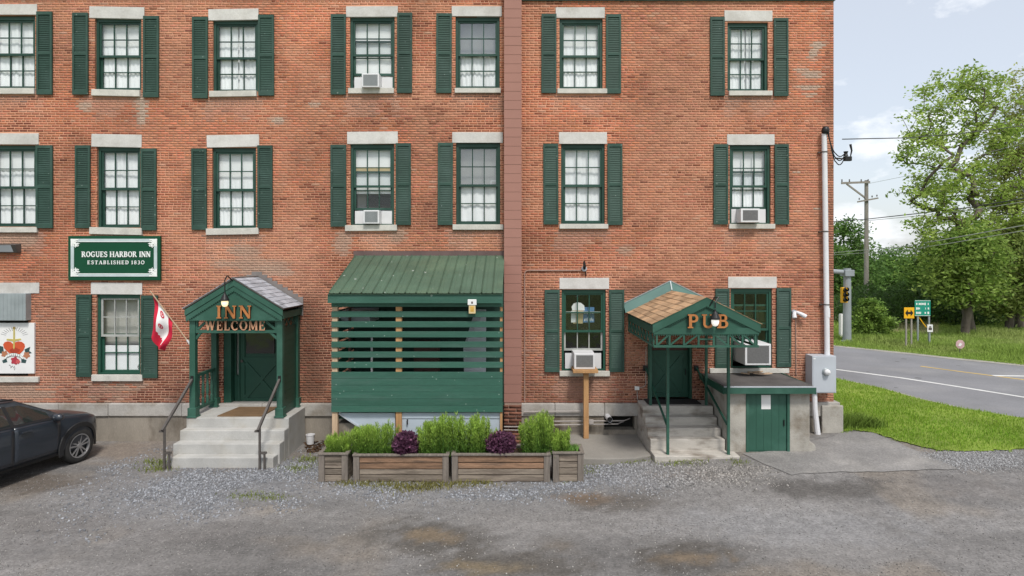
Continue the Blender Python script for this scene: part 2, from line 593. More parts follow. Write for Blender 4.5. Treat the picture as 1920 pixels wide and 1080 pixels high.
def poly_sheet(name, poly, off, m, step=0.6, kind='structure'):
    """a flat sheet cut to a polygon that follows the ground"""
    bm = bmesh.new()
    vs = [bm.verts.new((x, y, 0)) for x, y in poly]
    bm.faces.new(vs)
    bmesh.ops.triangulate(bm, faces=bm.faces[:])
    xs = [p[0] for p in poly]
    ys = [p[1] for p in poly]
    for k in range(int((max(xs) - min(xs)) / step)):
        bmesh.ops.bisect_plane(bm, geom=bm.verts[:] + bm.edges[:] + bm.faces[:], plane_co=(min(xs) + (k + 1) * step, 0, 0), plane_no=(1, 0, 0))
    for k in range(int((max(ys) - min(ys)) / step)):
        bmesh.ops.bisect_plane(bm, geom=bm.verts[:] + bm.edges[:] + bm.faces[:], plane_co=(0, min(ys) + (k + 1) * step, 0), plane_no=(0, 1, 0))
    for v in bm.verts:
        v.co.z = float(ground_h(v.co.x, v.co.y)) + off
    bmesh.ops.recalc_face_normals(bm, faces=bm.faces)
    me = bpy.data.meshes.new(name)
    bm.to_mesh(me)
    bm.free()
    for p in me.polygons:
        if p.normal.z < 0:
            p.flip()
    me.materials.append(m)
    return tag(link(name, me), kind=kind)

M['field'] = mat('meadow_ground', (0.19, 0.26, 0.075), 0.95, 0.3, 0.25, 0.4, 8, fine=0.3, fscale=6, tint=(0.20, 0.19, 0.09), tscale=0.15)
M['lot'] = mat('worn_lot_surface', (0.2, 0.19, 0.18), 0.92, 0.20, 6.0, 0.6, 40, attr='col', fine=0.36, fscale=26)
M['stone_chip'] = mat('crushed_stone', (0.3, 0.3, 0.32), 0.85, 0.0, 1, attr='col')
M['apron'] = mat('old_asphalt_apron', (0.20, 0.192, 0.184), 0.9, 0.24, 1.3, 0.4, 40, fine=0.28, fscale=30, tint=(0.275, 0.262, 0.245), tscale=0.9, fleck=((0.33, 0.31, 0.28), 26.0, 0.12))
M['asphalt'] = mat('road_asphalt', (0.20, 0.20, 0.21), 0.85, 0.14, 0.5, 0.2, 50, fine=0.14, fscale=30, stretch=(1, 1, 1), tint=(0.235, 0.232, 0.235), tscale=0.35, fleck=((0.12, 0.12, 0.12), 3.0, 0.06))
M['road_white'] = mat('white_road_paint', (0.62, 0.62, 0.60), 0.8, 0.15, 2)
M['road_yellow'] = mat('yellow_road_paint', (0.50, 0.35, 0.11), 0.8, 0.2, 2)
M['shoulder'] = mat('gravel_shoulder', (0.30, 0.285, 0.25), 0.95, 0.2, 2, 0.3, 30, fine=0.2, fscale=30)
M['lawn'] = mat('lawn_turf', (0.17, 0.24, 0.032), 0.95, 0.25, 0.9, 0.5, 40, fine=0.25, fscale=30, tint=(0.22, 0.28, 0.045), tscale=0.6)
M['slab'] = mat('worn_paving', (0.25, 0.235, 0.21), 0.92, 0.15, 1.8, 0.3, 50, fine=0.18, fscale=70)

xs = np.concatenate([np.linspace(-320, -26, 20), np.arange(-24, 40.1, 1.0), np.linspace(44, 340, 24)])
ys = np.concatenate([np.linspace(-120, -24, 10), np.arange(-22, 50.1, 1.0), np.linspace(56, 480, 22)])
grid_sheet('field', xs, ys, -0.05, M['field'])

BLOBS = [  # photo pixel centre, radii in pixels, colour, strength
    ((800, 1003), (62, 15), (0.162, 0.126, 0.088), 1.0), ((800, 1003), (115, 32), (0.075, 0.067, 0.058), 0.85),
    ((1315, 1046), (78, 15), (0.158, 0.122, 0.086), 1.0), ((1310, 1040), (125, 40), (0.07, 0.062, 0.053), 0.9),
    ((1112, 934), (62, 12), (0.21, 0.14, 0.088), 0.85), ((1160, 940), (110, 22), (0.09, 0.078, 0.066), 0.7),
    ((905, 1066), (85, 14), (0.165, 0.13, 0.085), 0.9), ((960, 1056), (170, 34), (0.085, 0.076, 0.066), 0.85),
    ((1048, 1022), (35, 10), (0.17, 0.14, 0.11), 0.6), ((1045, 1020), (60, 22), (0.12, 0.11, 0.10), 0.5),
    ((1560, 918), (180, 22), (0.085, 0.078, 0.072), 0.8), ((1820, 915), (140, 26), (0.13, 0.12, 0.115), 0.5),
    ((700, 1010), (70, 18), (0.13, 0.12, 0.11), 0.4), ((60, 905), (120, 22), (0.10, 0.082, 0.066), 0.8),
    ((220, 845), (120, 24), (0.20, 0.165, 0.135), 0.8), ((520, 955), (80, 14), (0.25, 0.215, 0.175), 0.5),
    ((110, 985), (120, 30), (0.13, 0.12, 0.115), 0.45), ((330, 1000), (200, 22), (0.15, 0.14, 0.135), 0.4),
    ((1290, 890), (90, 10), (0.26, 0.22, 0.19), 0.5), ((1480, 985), (300, 40), (0.235, 0.235, 0.24), 0.45),
]
BLOBS.sort(key=lambda q: q[3] >= 0.9 and q[2][0] > 0.11)      # damp rings first, muddy centres over them
gravel_px = [(250, 862), (300, 846), (322, 878), (535, 878), (585, 832), (592, 905), (1095, 903), (1105, 868), (1215, 862), (1240, 868), (1390, 866), (1470, 892),
             (1400, 905), (1200, 915), (1060, 928), (900, 940), (700, 942), (580, 935), (470, 950), (330, 978), (190, 985), (110, 960), (150, 915)]
gp = [G(*p) for p in gravel_px]
def soft_poly(x, y, poly, s=0.35, n=9):
    """soft-edged mask of a polygon"""
    t = 0
    for i in range(n):
        t = t + in_poly(x + rng.normal(0, s), y + rng.normal(0, s), poly)
    return t / n
def lot_colour(x, y):
    base = np.array([0.178, 0.170, 0.164])
    n = fbm(x, y, 0.55, 3)[:, None]
    n2 = fbm(x * 0.45, y * 2.2, 1.0, 11)[:, None]
    n3 = (0.5 * fbm(x, y, 3.2, 23) + 0.5 * rng.random(len(x)))[:, None]
    c = base * (0.20 + 0.62 * n + 0.58 * n2 + 0.28 * n3)
    warm = sstep(0.5, 0.72, fbm(x, y, 0.8, 41))[:, None]
    c = c * (1 - 0.6 * warm) + np.array([0.20, 0.17, 0.138]) * 0.6 * warm
    wob = (fbm(x, y, 2.2, 77) - 0.5) * 1.2 + (fbm(x, y, 7.0, 97, 3) - 0.5) * 0.9 + rng.normal(0, 0.04, len(x))
    gm = (soft_poly(x + (fbm(x, y, 1.3, 5) - 0.5) * 1.2, y + (fbm(x, y, 1.3, 15) - 0.5) * 1.0, gp) * (0.45 + 0.55 * fbm(x, y, 1.0, 57)))[:, None]
    cool = np.clip(1.1 - sstep(0.3, 4.5, x) * 0.9, 0, 1)[:, None]
    gc = (0.165 + 0.09 * rng.random((len(x), 1))) * (cool * np.array([0.96, 0.99, 1.06]) + (1 - cool) * np.array([1.08, 0.99, 0.88]))
    c = c * (1 - 0.8 * gm) + gc * 0.8 * gm
    for (cx, cy), (rx, ry), col, s in BLOBS:
        gx, gy = G(cx, cy)
        sc = (gy + CAM_D) / FOC
        wx = rx * sc
        wy = abs(G(cx, cy - ry)[1] - G(cx, cy + ry)[1]) / 2
        q = np.sqrt(((x - gx) / wx) ** 2 + ((y - gy) / wy) ** 2) + wob
        k = (1 - sstep(0.35, 1.2, q))[:, None] * s
        c = c * (1 - k) + np.array(col) * k
    return c
lot = grid_sheet('parking_lot', np.arange(-21, 15.41, 0.10), np.arange(-17, 0.41, 0.10), 0.0, M['lot'], colfn=lot_colour)

# old asphalt apron beside the cellar hatch
apron_px = [(1392, 850), (1450, 846), (1528, 828), (1575, 812), (1640, 811), (1700, 838), (1793, 879), (1700, 884), (1600, 886), (1480, 891), (1440, 872)]
def ragged(poly, amp=0.05, step=0.22):
    out = []
    for i in range(len(poly)):
        a, b = Vector(poly[i]), Vector(poly[(i + 1) % len(poly)])
        k = max(1, int((b - a).length / step))
        for j in range(k):
            p = a.lerp(b, j / k)
            out.append((p.x + random.uniform(-amp, amp), p.y + random.uniform(-amp, amp)))
    return out
poly_sheet('asphalt_apron', ragged([G(*p) for p in apron_px]), 0.012, M['apron'])
# worn slab in front of the basement opening, low step above the gravel
sm = MB()
pts = [(0.75, 0.0), (2.66, 0.0), (2.66, -1.55), (2.3, -1.72), (1.7, -1.78), (1.2, -1.74), (0.9, -1.5), (0.75, -0.7)]
n_ = len(pts)
sm.add([(x, y, 0.155) for x, y in pts] + [(x, y, -0.02) for x, y in pts],
       [list(range(n_))] + [(i, i + n_, (i + 1) % n_ + n_, (i + 1) % n_) for i in range(n_)])
tag(sm.build('pavement_slab', M['slab'], bevel=0.02), kind='structure')

# the road, its paint and the lawn
near_px = [(1575, 712), (1650, 728), (1720, 748), (1800, 766), (1925, 786)]
far_px = [(1575, 650), (1700, 664), (1800, 675), (1925, 687)]
def line_from(px, a=60, b=30):
    p = [Vector(G(*q)) for q in px]
    d0 = (p[0] - p[1]).normalized()
    d1 = (p[-1] - p[-2]).normalized()
    return [tuple(p[0] + d0 * a)] + [tuple(q) for q in p] + [tuple(p[-1] + d1 * b)]
road_near, road_far = line_from(near_px, 60, 9), line_from(far_px, 60, 40)
road_poly = road_near + [(60, -16.0)] + road_far[::-1]
poly_sheet('road', road_poly, 0.004, M['asphalt'], 2.0)
def stripe(name, px, w, m, off, a=0, b=0):
    pts = [Vector(p) for p in (line_from(px, a, b) if a or b else [G(*q) for q in px])]
    mb = MB()
    v = []
    for i, p in enumerate(pts):
        t = (pts[min(i + 1, len(pts) - 1)] - pts[max(i - 1, 0)]).normalized()
        nn = Vector((-t.y, t.x)) * w / 2
        for q in (p + nn, p - nn):
            v.append((q.x, q.y, float(ground_h(q.x, q.y)) + off))
    mb.add(v, [(2 * i, 2 * i + 1, 2 * i + 3, 2 * i + 2) for i in range(len(pts) - 1)])
    o = mb.build(name, m)
    for p in o.data.polygons:
        if p.normal.z < 0:
            p.flip()
    return tag(o, kind='structure')
stripe('road_edge_line', [(1575, 694), (1690, 709), (1800, 726), (1925, 746)], 0.16, M['road_white'], 0.009, 50, 20)
stripe('road_centre_line', [(1726, 687), (1800, 697), (1925, 713)], 0.14, M['road_yellow'], 0.009, 0, 20)
stripe('road_lane_line', [(1862, 705), (1925, 706)], 0.22, M['road_white'], 0.0135, 0, 8)
stripe('road_shoulder', [(1575, 714), (1650, 730), (1720, 750), (1800, 768), (1925, 789)], 0.45, M['shoulder'], 0.016, 40, 8)
stripe('road_verge_edge', [(1575, 650), (1700, 663), (1800, 674), (1925, 686)], 0.5, M['shoulder'], 0.012, 40, 30)
lawn_front = [G(*p) for p in [(1577, 806), (1640, 812), (1690, 830), (1770, 846), (1850, 846), (1925, 842)]]
lawn_front = [(a + random.uniform(-0.05, 0.05), b + random.uniform(-0.06, 0.06)) for k_ in range(len(lawn_front) - 1) for (a, b) in [tuple(Vector(lawn_front[k_]).lerp(Vector(lawn_front[k_ + 1]), t_)) for t_ in np.linspace(0, 1, 8, endpoint=False)]] + [lawn_front[-1]]
lawn_poly = [(7.15, 0.4), (7.12, -0.15)] + lawn_front[3:] + [(16.5, -1.2)] + [p for p in road_near[::-1][1:-1]] + [(9.6, 12.0), (7.15, 12.0)]
poly_sheet('lawn', lawn_poly, 0.02, M['lawn'], 0.6)

# ---- stones and blades
def rand_rot(n):
    q = rng.normal(size=(n, 4))
    q /= np.linalg.norm(q, axis=1)[:, None]
    w, x, y, z = q.T
    return np.stack([np.stack([1 - 2 * (y * y + z * z), 2 * (x * y - z * w), 2 * (x * z + y * w)], -1),
                     np.stack([2 * (x * y + z * w), 1 - 2 * (x * x + z * z), 2 * (y * z - x * w)], -1),
                     np.stack([2 * (x * z - y * w), 2 * (y * z + x * w), 1 - 2 * (x * x + y * y)], -1)], 1)

OCT_V = np.array([(1, 0, 0), (-1, 0, 0), (0, 1, 0), (0, -1, 0), (0, 0, 1), (0, 0, -1)], float)
OCT_F = np.array([(0, 2, 4), (2, 1, 4), (1, 3, 4), (3, 0, 4), (2, 0, 5), (1, 2, 5), (3, 1, 5), (0, 3, 5)])
def stones(name, x, y, size, cols, label=None):
    n = len(x)
    Rm = rand_rot(n)
    sc = size[:, None] * (0.6 + 0.8 * rng.random((n, 3)))
    V = np.einsum('nij,nkj->nki', Rm, OCT_V[None] * sc[:, None, :])
    V = V * (0.75 + 0.5 * rng.random((n, 6, 1)))
    z = ground_h(x, y) + size * 0.25
    V = V + np.stack([x, y, z], -1)[:, None, :]
    F = (OCT_F[None] + 6 * np.arange(n)[:, None, None]).reshape(-1, 3)
    me = np_mesh(name, V.reshape(-1, 3), F, M['stone_chip'])
    set_col(me, np.repeat(cols, 6, 0))
    return tag(link(name, me), kind='stuff')

gx, gy = np.array([p[0] for p in gp]), np.array([p[1] for p in gp])
N = 150000
x, y = rng.uniform(gx.min() - 1.2, gx.max() + 1.0, N), rng.uniform(gy.min() - 1.2, gy.max() + 0.3, N)
jx, jy = (fbm(x, y, 1.3, 5) - 0.5) * 1.5 + rng.normal(0, 0.22, N), (fbm(x, y, 1.3, 15) - 0.5) * 1.3 + rng.normal(0, 0.20, N)
keep = in_poly(x + jx, y + jy, gp) & (rng.random(N) < 0.10 + 0.9 * sstep(0.36, 0.62, fbm(x, y, 1.0, 57)))
keep &= ~((x > 0.7) & (x < 2.7) & (y > -1.8)) & ~((x > 2.6) & (y > -1.9))
keep &= ~((x > -6.85) & (x < -4.65) & (y > -1.87)) & (y < -0.12)
x, y = x[keep], y[keep]
cool = np.clip(1.1 - sstep(0.3, 4.5, x) * 0.9 + 0.2 * (fbm(x, y, 0.9, 71) - 0.5), 0, 1)[:, None]
g = (0.14 + 0.27 * rng.random((len(x), 1)) ** 1.5)
cols = g * (cool * np.array([0.96, 0.99, 1.06]) + (1 - cool) * np.array([1.08, 0.99, 0.88]))
stones('gravel', x, y, 0.008 + 0.016 * rng.random(len(x)) ** 2, cols)
# grey gravel between the apron and the lawn
gq = [G(*p) for p in [(1715, 850), (1925, 846), (1925, 872), (1840, 880), (1790, 880)]]
ax, ay = np.array([p[0] for p in gq]), np.array([p[1] for p in gq])
N = 16000
x, y = rng.uniform(ax.min() - 0.3, ax.max() + 0.3, N), rng.uniform(ay.min() - 0.3, ay.max() + 0.3, N)
k = in_poly(x + rng.normal(0, 0.12, N), y + rng.normal(0, 0.12, N), gq)
x, y = x[k], y[k]
stones('gravel', x, y, 0.007 + 0.012 * rng.random(len(x)) ** 2, (0.15 + 0.26 * rng.random((len(x), 1)) ** 1.4) * np.array([0.99, 0.99, 1.0]))
# scattered pale chips across the lot, thicker round the wet hollows
N = 9000
x, y = rng.uniform(-12, 12, N), rng.uniform(-7.5, -1.9, N)
k = rng.random(N) < 0.10 * sstep(0.35, 0.7, fbm(x, y, 0.9, 87))
for (cx, cy), (rx, ry) in [((800, 1003), (90, 30)), ((1310, 1042), (120, 40)), ((940, 1060), (140, 36)), ((1120, 935), (90, 20)), ((200, 975), (150, 25))]:
    a, b = G(cx, cy)
    w_, h_ = rx * (b + CAM_D) / FOC, abs(G(cx, cy - ry)[1] - G(cx, cy + ry)[1]) / 2
    q = np.hypot((x - a) / w_, (y - b) / h_) + (fbm(x, y, 2.0, 45) - 0.5) * 0.8
    k |= (q > 0.55) & (q < 1.25) & (rng.random(N) < 0.75)
x, y = x[k], y[k]
cols = (0.18 + 0.24 * rng.random((len(x), 1))) * np.array([1.0, 0.96, 0.88])
stones('loose_stones', x, y, 0.006 + 0.009 * rng.random(len(x)) ** 2, cols)
# grit all over the worn surface
N = 52000
yd = -1.7 - 6.2 * rng.random(N) ** 0.85
x, y = rng.uniform(-12.5, 12.5, N), yd
k = rng.random(N) < 0.35 + 0.65 * sstep(0.4, 0.62, fbm(x * 0.6, y * 1.6, 1.0, 66))
k &= ~((x > 0.7) & (x < 2.7) & (y > -1.8)) & ~((x > 2.6) & (y > -1.95)) & ~((x > -6.85) & (x < -4.65) & (y > -1.87)) & ~((x > -3.7) & (x < 1.25) & (y > -2.7))
k &= ~in_poly(x, y, [G(*p) for p in apron_px])
for (cx, cy), (rx, ry), col_, s_ in BLOBS[:10]:
    a, b = G(cx, cy)
    w_, h_ = rx * (b + CAM_D) / FOC, abs(G(cx, cy - ry)[1] - G(cx, cy + ry)[1]) / 2
    k &= (np.hypot((x - a) / w_, (y - b) / h_) > 0.8) | (rng.random(N) < 0.25)
x, y = x[k], y[k]
cols = (0.08 + 0.30 * rng.random((len(x), 1)) ** 1.5) * np.array([1.02, 0.98, 0.93])
stones('grit', x, y, 0.0045 + 0.006 * rng.random(len(x)) ** 2, cols)

def blades(name, x, y, h, w, cols, lean=0.35, z0=None, parent=None, top_tint=1.25, m=None):
    n = len(x)
    a = rng.uniform(0, 2 * np.pi, n)
    b = rng.uniform(0, 2 * np.pi, n)
    le = lean * rng.random(n) * h
    z = ground_h(x, y) if z0 is None else z0
    base = np.stack([x, y, z], -1)
    side = np.stack([np.cos(a), np.sin(a), np.zeros(n)], -1) * (w / 2)[:, None]
    off = np.stack([np.cos(b) * le, np.sin(b) * le, h], -1)
    V = np.stack([base - side, base + side, base + off * np.array([0.45, 0.45, 0.6]) + side * 0.7, base + off, base + off * np.array([0.45, 0.45, 0.6]) - side * 0.7], 1)
    F = np.arange(n * 5).reshape(n, 5)
    me = np_mesh(name, V.reshape(-1, 3), F, m or M['grassblade'])
    C = np.repeat(cols[:, None, :], 5, 1)
    C[:, 3] *= top_tint
    set_col(me, C.reshape(-1, 3))
    return link(name, me, parent)

lp = np.array(lawn_poly)
N = 130000
x, y = rng.uniform(7.1, 16.5, N), rng.uniform(-2.2, 9, N)
k = in_poly(x + rng.normal(0, 0.05, N), y + rng.normal(0, 0.07, N), lawn_poly)
k &= rng.random(N) < np.clip(1.2 - (y + 2.2) / 14, 0.35, 1) * (0.6 + 0.4 * sstep(0.36, 0.5, fbm(x, y, 1.3, 83)))
x, y = x[k], y[k]
f = fbm(x, y, 0.9, 33)[:, None]
f = np.clip(f * 1.6 - 0.3 + 0.25 * rng.normal(size=f.shape), 0, 1)
cols = (0.65 + 0.6 * rng.random((len(x), 1))) * (np.array([0.165, 0.30, 0.028]) * f + np.array([0.235, 0.34, 0.045]) * (1 - f)) * 1.1
tag(blades('lawn_grass', x, y, 0.04 + 0.05 * rng.random(len(x)), np.full(len(x), 0.014), cols), kind='stuff')

# weeds: at the foot of things
def weeds(pts_px, n, h, name='weeds', green=(0.20, 0.24, 0.06), spread=0.12):
    xs_, ys_ = [], []
    for (cx, cy, rx) in pts_px:
        a, b = G(cx, cy)
        r = rx * (b + CAM_D) / FOC
        kk = int(n * rx / 40)
        xs_.append(a + rng.normal(0, 0.75, kk) * r)
        ys_.append(b + rng.normal(0, 0.8, kk) * max(spread, r * 0.25))
    x, y = np.concatenate(xs_), np.concatenate(ys_)
    cols = (0.6 + 0.8 * rng.random((len(x), 1))) * np.array(green)
    tag(blades(name, x, y, 0.65 * h * (0.25 + 0.95 * rng.random(len(x)) ** 1.5), np.full(len(x), 0.014), cols, lean=0.9), kind='stuff')
weeds([(300, 868, 28), (295, 880, 20), (580, 862, 22), (560, 880, 18), (610, 870, 20)], 420, 0.10)
weeds([(700, 908, 45), (780, 911, 55), (840, 909, 40), (900, 906, 25), (650, 905, 16), (770, 918, 40)], 330, 0.11, green=(0.20, 0.19, 0.055))
weeds([(1120, 868, 40), (1180, 866, 30), (1100, 884, 25), (1060, 900, 14), (470, 930, 30), (510, 934, 26)], 260, 0.07)
weeds([(1212, 835, 8), (1220, 850, 8), (1228, 862, 8), (1385, 868, 14), (1260, 868, 20), (1300, 868, 20)], 260, 0.09)
weeds([(1545, 804, 22), (1580, 802, 30), (1610, 802, 26), (1600, 797, 20), (1560, 800, 24)], 2600, 0.42, green=(0.18, 0.27, 0.05), spread=0.1)
# grass bank across the road
gp2 = [(1572, 648), (1700, 662), (1800, 673), (1930, 685), (1930, 612), (1572, 612)]
bank = [G(*p) for p in gp2]
N = 90000
v = rng.random(N)
pyy = 604 + (690 - 604) * v ** 0.8
pxx = rng.uniform(1560, 1945, N)
k = pyy < 651 + (pxx - 1575) * 0.104
x = (pxx - VPX) * (CAM_H - 0.18) / (pyy - VPY)
y = FOC * (CAM_H - 0.18) / (pyy - VPY) - CAM_D
x, y, pyy, pxx = x[k], y[k], pyy[k], pxx[k]
dry = np.clip(sstep(0.45, 0.7, fbm(x, y, 0.25, 63)) * 0.25 + (np.abs(pxx - 1715) < 45) * (pyy < 630) * 0.75, 0, 1)[:, None]
cols = (0.7 + 0.6 * rng.random((len(x), 1))) * (np.array([0.26, 0.37, 0.075]) * (1 - dry) + np.array([0.50, 0.45, 0.25]) * dry)
hh = 0.10 + 0.30 * sstep(0.35, 0.7, fbm(x, y, 0.3, 93)) * rng.random(len(x)) + 0.1 * rng.random(len(x))
hh *= np.clip((651 + (pxx - 1575) * 0.104 - pyy) / 14, 0.3, 1)
tag(blades('meadow_grass', x, y, hh, np.full(len(x), 0.035), cols, lean=0.6, z0=np.zeros(len(x)) + 0.155), kind='stuff')

# ================================================================== THE INN
inn = thing('inn_building', 'three storey red brick inn with green shutters, pale stone lintels and sash windows', 'building', (0, 0, 0))
XL, XR, ZT = -17.0, 7.06, 10.0
ZB = 0.845                                     # top of the stone base

WIN = []   # every sash window: opening px (x0,x1,y0,y1), lintel, sill, tilt, left/right shutter, kind
def win(op, lin, sill, tilt=0.0, ls=None, rs=None, kind='curtain', raise_=0.0, stilt=0.0):
    WIN.append(dict(op=op, lin=lin, sill=sill, tilt=tilt, ls=ls, rs=rs, kind=kind, up=raise_, stilt=stilt))
# top storey
win((-20, 66, 29, 166), (-24, 70, 8, 28), (-22, 67, 166, 177), 0, None, (71, 100, 23, 178))
win((178, 265, 33, 169), (168, 271, 13, 35), (174, 264, 169, 181), -1.1, (138, 167, 25, 178), (270, 299, 31, 183), stilt=-1.2)
win((399, 484, 37, 172), (391, 485, 17, 38), (394, 482, 171, 182), 1.0, (362, 391, 33, 185), (486, 515, 29, 180), stilt=0.9)
win((656, 740, 31, 167), (649, 746, 12, 32), (654, 739, 166, 176), 0.3, (621, 649, 28, 178), (745, 773, 25, 175), 'blind', 0.30, 0.3)
win((854, 937, 31, 166), (847, 941, 12, 31), (853, 939, 166, 175), -0.2, (818, 847, 26, 175), None, 'half')
win((1049, 1130, 35, 167), (1042, 1134, 14, 34), (1045, 1138, 167, 176), 0, (1015, 1043, 27, 175), (1136, 1164, 28, 176))
win((1364, 1440, 42, 171), (1358, 1448, 20, 40), (1366, 1447, 171, 180), -0.3, (1331, 1358, 33, 180), (1450, 1477, 35, 181))
# middle storey
win((-18, 68, 272, 425), (-26, 73, 250, 271), (-24, 72, 426, 436), -0.2, None, (70, 101, 273, 428))
win((182, 263, 275, 427), (172, 266, 252, 276), (170, 268, 427, 440), -1.1, (143, 171, 273, 428), (266, 295, 279, 432), stilt=-1.3)
win((398, 480, 277, 429), (388, 486, 253, 276), (388, 486, 428, 440), 1.2, (361, 389, 279, 431), (484, 512, 273, 428), stilt=1.0)
win((657, 739, 270, 422), (651, 746, 247, 270), (648, 745, 422, 433), 0.5, (621, 650, 272, 425), (743, 771, 269, 422), 'shelf', 0.31, 0.6)
win((855, 938, 268, 421), (848, 943, 248, 268), (849, 944, 421, 431), 0, (821, 849, 268, 422), None, 'greyhalf')
win((1052, 1134, 270, 420), (1048, 1138, 248, 270), (1049, 1140, 420, 429), 0, (1019, 1047, 270, 421), (1139, 1167, 270, 422))
win((1368, 1445, 272, 420), (1363, 1452, 252, 272), (1366, 1452, 420, 429), 0, (1337, 1364, 271, 421), (1452, 1478, 271, 421), 'curtain', 0.31)
# ground storey
win((181, 263, 552, 702), (171, 267, 530, 552), (174, 269, 702, 714), -0.5, (145, 173, 552, 706), (266, 297, 554, 708), 'paper')
win((1053, 1136, 543, 695), (1049, 1142, 521, 542), (1049, 1143, 695, 705), 0, (1021, 1049, 543, 697), (1142, 1170, 543, 697), 'bar', 0.40)
win((1370, 1448, 541, 690), (1365, 1456, 519, 540), (1330, 1478, 690, 699), 0, (1340, 1366, 541, 690), (1455, 1482, 540, 688), 'darkroom', 0.52)

def wrect(r):
    return WX(r[0]), WX(r[1]), WZ(r[3]), WZ(r[2])           # x0, x1, z0, z1
OPEN = [wrect(w['op']) for w in WIN]
INN_DOOR = (WX(419), WX(524), 0.80, 2.95)
PUB_DOOR = (WX(1214), WX(1298), 0.92, 2.16)
VENT_OPEN = (WX(-24), WX(53), WZ(705), WZ(550))
BASE_OPEN = (WX(1132), WX(1189), 0.26, 0.565)
OPEN += [INN_DOOR, PUB_DOOR, VENT_OPEN]
SOLID = [wrect(w['lin']) for w in WIN] + [wrect(w['sill']) for w in WIN] + [wrect((-26, 74, 530, 550)), wrect((-26, 75, 706, 716))]

# ---- mortar plane with the openings cut out, and their reveals
def wall_with_holes(mb, x0, x1, z0, z1, holes, y, fine=0):
    xs = sorted({x0, x1, *[v for h in holes for v in h[:2] if x0 < v < x1]})
    zs = sorted({z0, z1, *[v for h in holes for v in h[2:] if z0 < v < z1]})
    if fine:
        xs = sorted(set(xs) | set(np.arange(x0 + fine, x1 - 0.01, fine).tolist()))
        zs = sorted(set(zs) | set(np.arange(z0 + fine, z1 - 0.01, fine).tolist()))
    for i in range(len(xs) - 1):
        for j in range(len(zs) - 1):
            cx, cz = (xs[i] + xs[i + 1]) / 2, (zs[j] + zs[j + 1]) / 2
            if any(h[0] < cx < h[1] and h[2] < cz < h[3] for h in holes):
                continue
            mb.add([(xs[i], y, zs[j]), (xs[i + 1], y, zs[j]), (xs[i + 1], y, zs[j + 1]), (xs[i], y, zs[j + 1])], [(0, 1, 2, 3)])

def mortar_mat():
    m = mat('lime_mortar', (0.52, 0.30, 0.21), 0.95, 0.2, 2.5, 0.3, 60, attr='col', fine=0.15, fscale=60)
    return m
M['mortar'] = mortar_mat()
M['mortar_plain'] = mat('mortar', (0.36, 0.25, 0.2), 0.95, 0.2, 3)
M['brick'] = mat('old_brick', (0.4, 0.2, 0.12), 0.88, 0.10, 3.0, 0.35, 70, attr='col', fine=0.14, fscale=60)
wall = MB()
wall_with_holes(wall, XL, XR, ZB, ZT, OPEN, 0.0004, 0.17)
for (a, b, c, e) in OPEN:
    wall.add([(a, 0.0004, c), (a, 0.28, c), (a, 0.28, e), (a, 0.0004, e)], [(0, 1, 2, 3)])
    wall.add([(b, 0.0004, c), (b, 0.28, c), (b, 0.28, e), (b, 0.0004, e)], [(3, 2, 1, 0)])
    wall.add([(a, 0.0004, e), (b, 0.0004, e), (b, 0.28, e), (a, 0.28, e)], [(0, 1, 2, 3)])
    wall.add([(a, 0.0004, c), (b, 0.0004, c), (b, 0.28, c), (a, 0.28, c)], [(3, 2, 1, 0)])
wall_with_holes(wall, XL, XR, ZB, ZT, OPEN, 0.28)
wall.add([(XR, 0.0004, ZB), (XR, 12, ZB), (XR, 12, ZT), (XR, 0.0004, ZT)], [(0, 1, 2, 3)])      # east side
wall.add([(XL, 0.0004, ZB), (XL, 12, ZB), (XL, 12, ZT), (XL, 0.0004, ZT)], [(0, 1, 2, 3)])
wall.add([(XL, 12, 0), (XR, 12, 0), (XR, 12, ZT), (XL, 12, ZT)], [(0, 1, 2, 3)])
WALL_MB = wall
def mortar_colour(x, z):
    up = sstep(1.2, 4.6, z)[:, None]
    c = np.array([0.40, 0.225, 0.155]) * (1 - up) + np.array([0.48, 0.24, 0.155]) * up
    c = c * (0.62 + 0.76 * np.clip((fbm(x, z, 0.8, 203) - 0.5) * 1.8 + 0.5, 0, 1))[:, None]
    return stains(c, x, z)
rf = MB()
rf.box(XL, XR, 0.02, 12, ZT + 0.003, ZT + 0.15)
rf.build('roof', M['felt'], inn)
fl = MB()
for zf in (0.60, 3.75, 6.75):
    fl.box(XL + 0.02, XR - 0.02, 0.285, 11.9, zf, zf + 0.2)
for xw in (-10.4, -7.6, -4.9, -1.7, 2.6, 6.2):
    fl.box(xw, xw + 0.12, 0.285, 5.0, 0.81, 3.74)
    fl.box(xw, xw + 0.12, 0.285, 5.0, 3.96, 6.74)
    fl.box(xw, xw + 0.12, 0.285, 5.0, 6.96, ZT - 0.01)
fl.box(XL + 0.02, XR - 0.02, 5.003, 5.12, 0.81, 3.74)
fl.box(XL + 0.02, XR - 0.02, 5.003, 5.12, 3.96, 6.74)
fl.box(XL + 0.02, XR - 0.02, 5.003, 5.12, 6.96, ZT - 0.01)
fl.build('interior_partition', M['room'], inn)

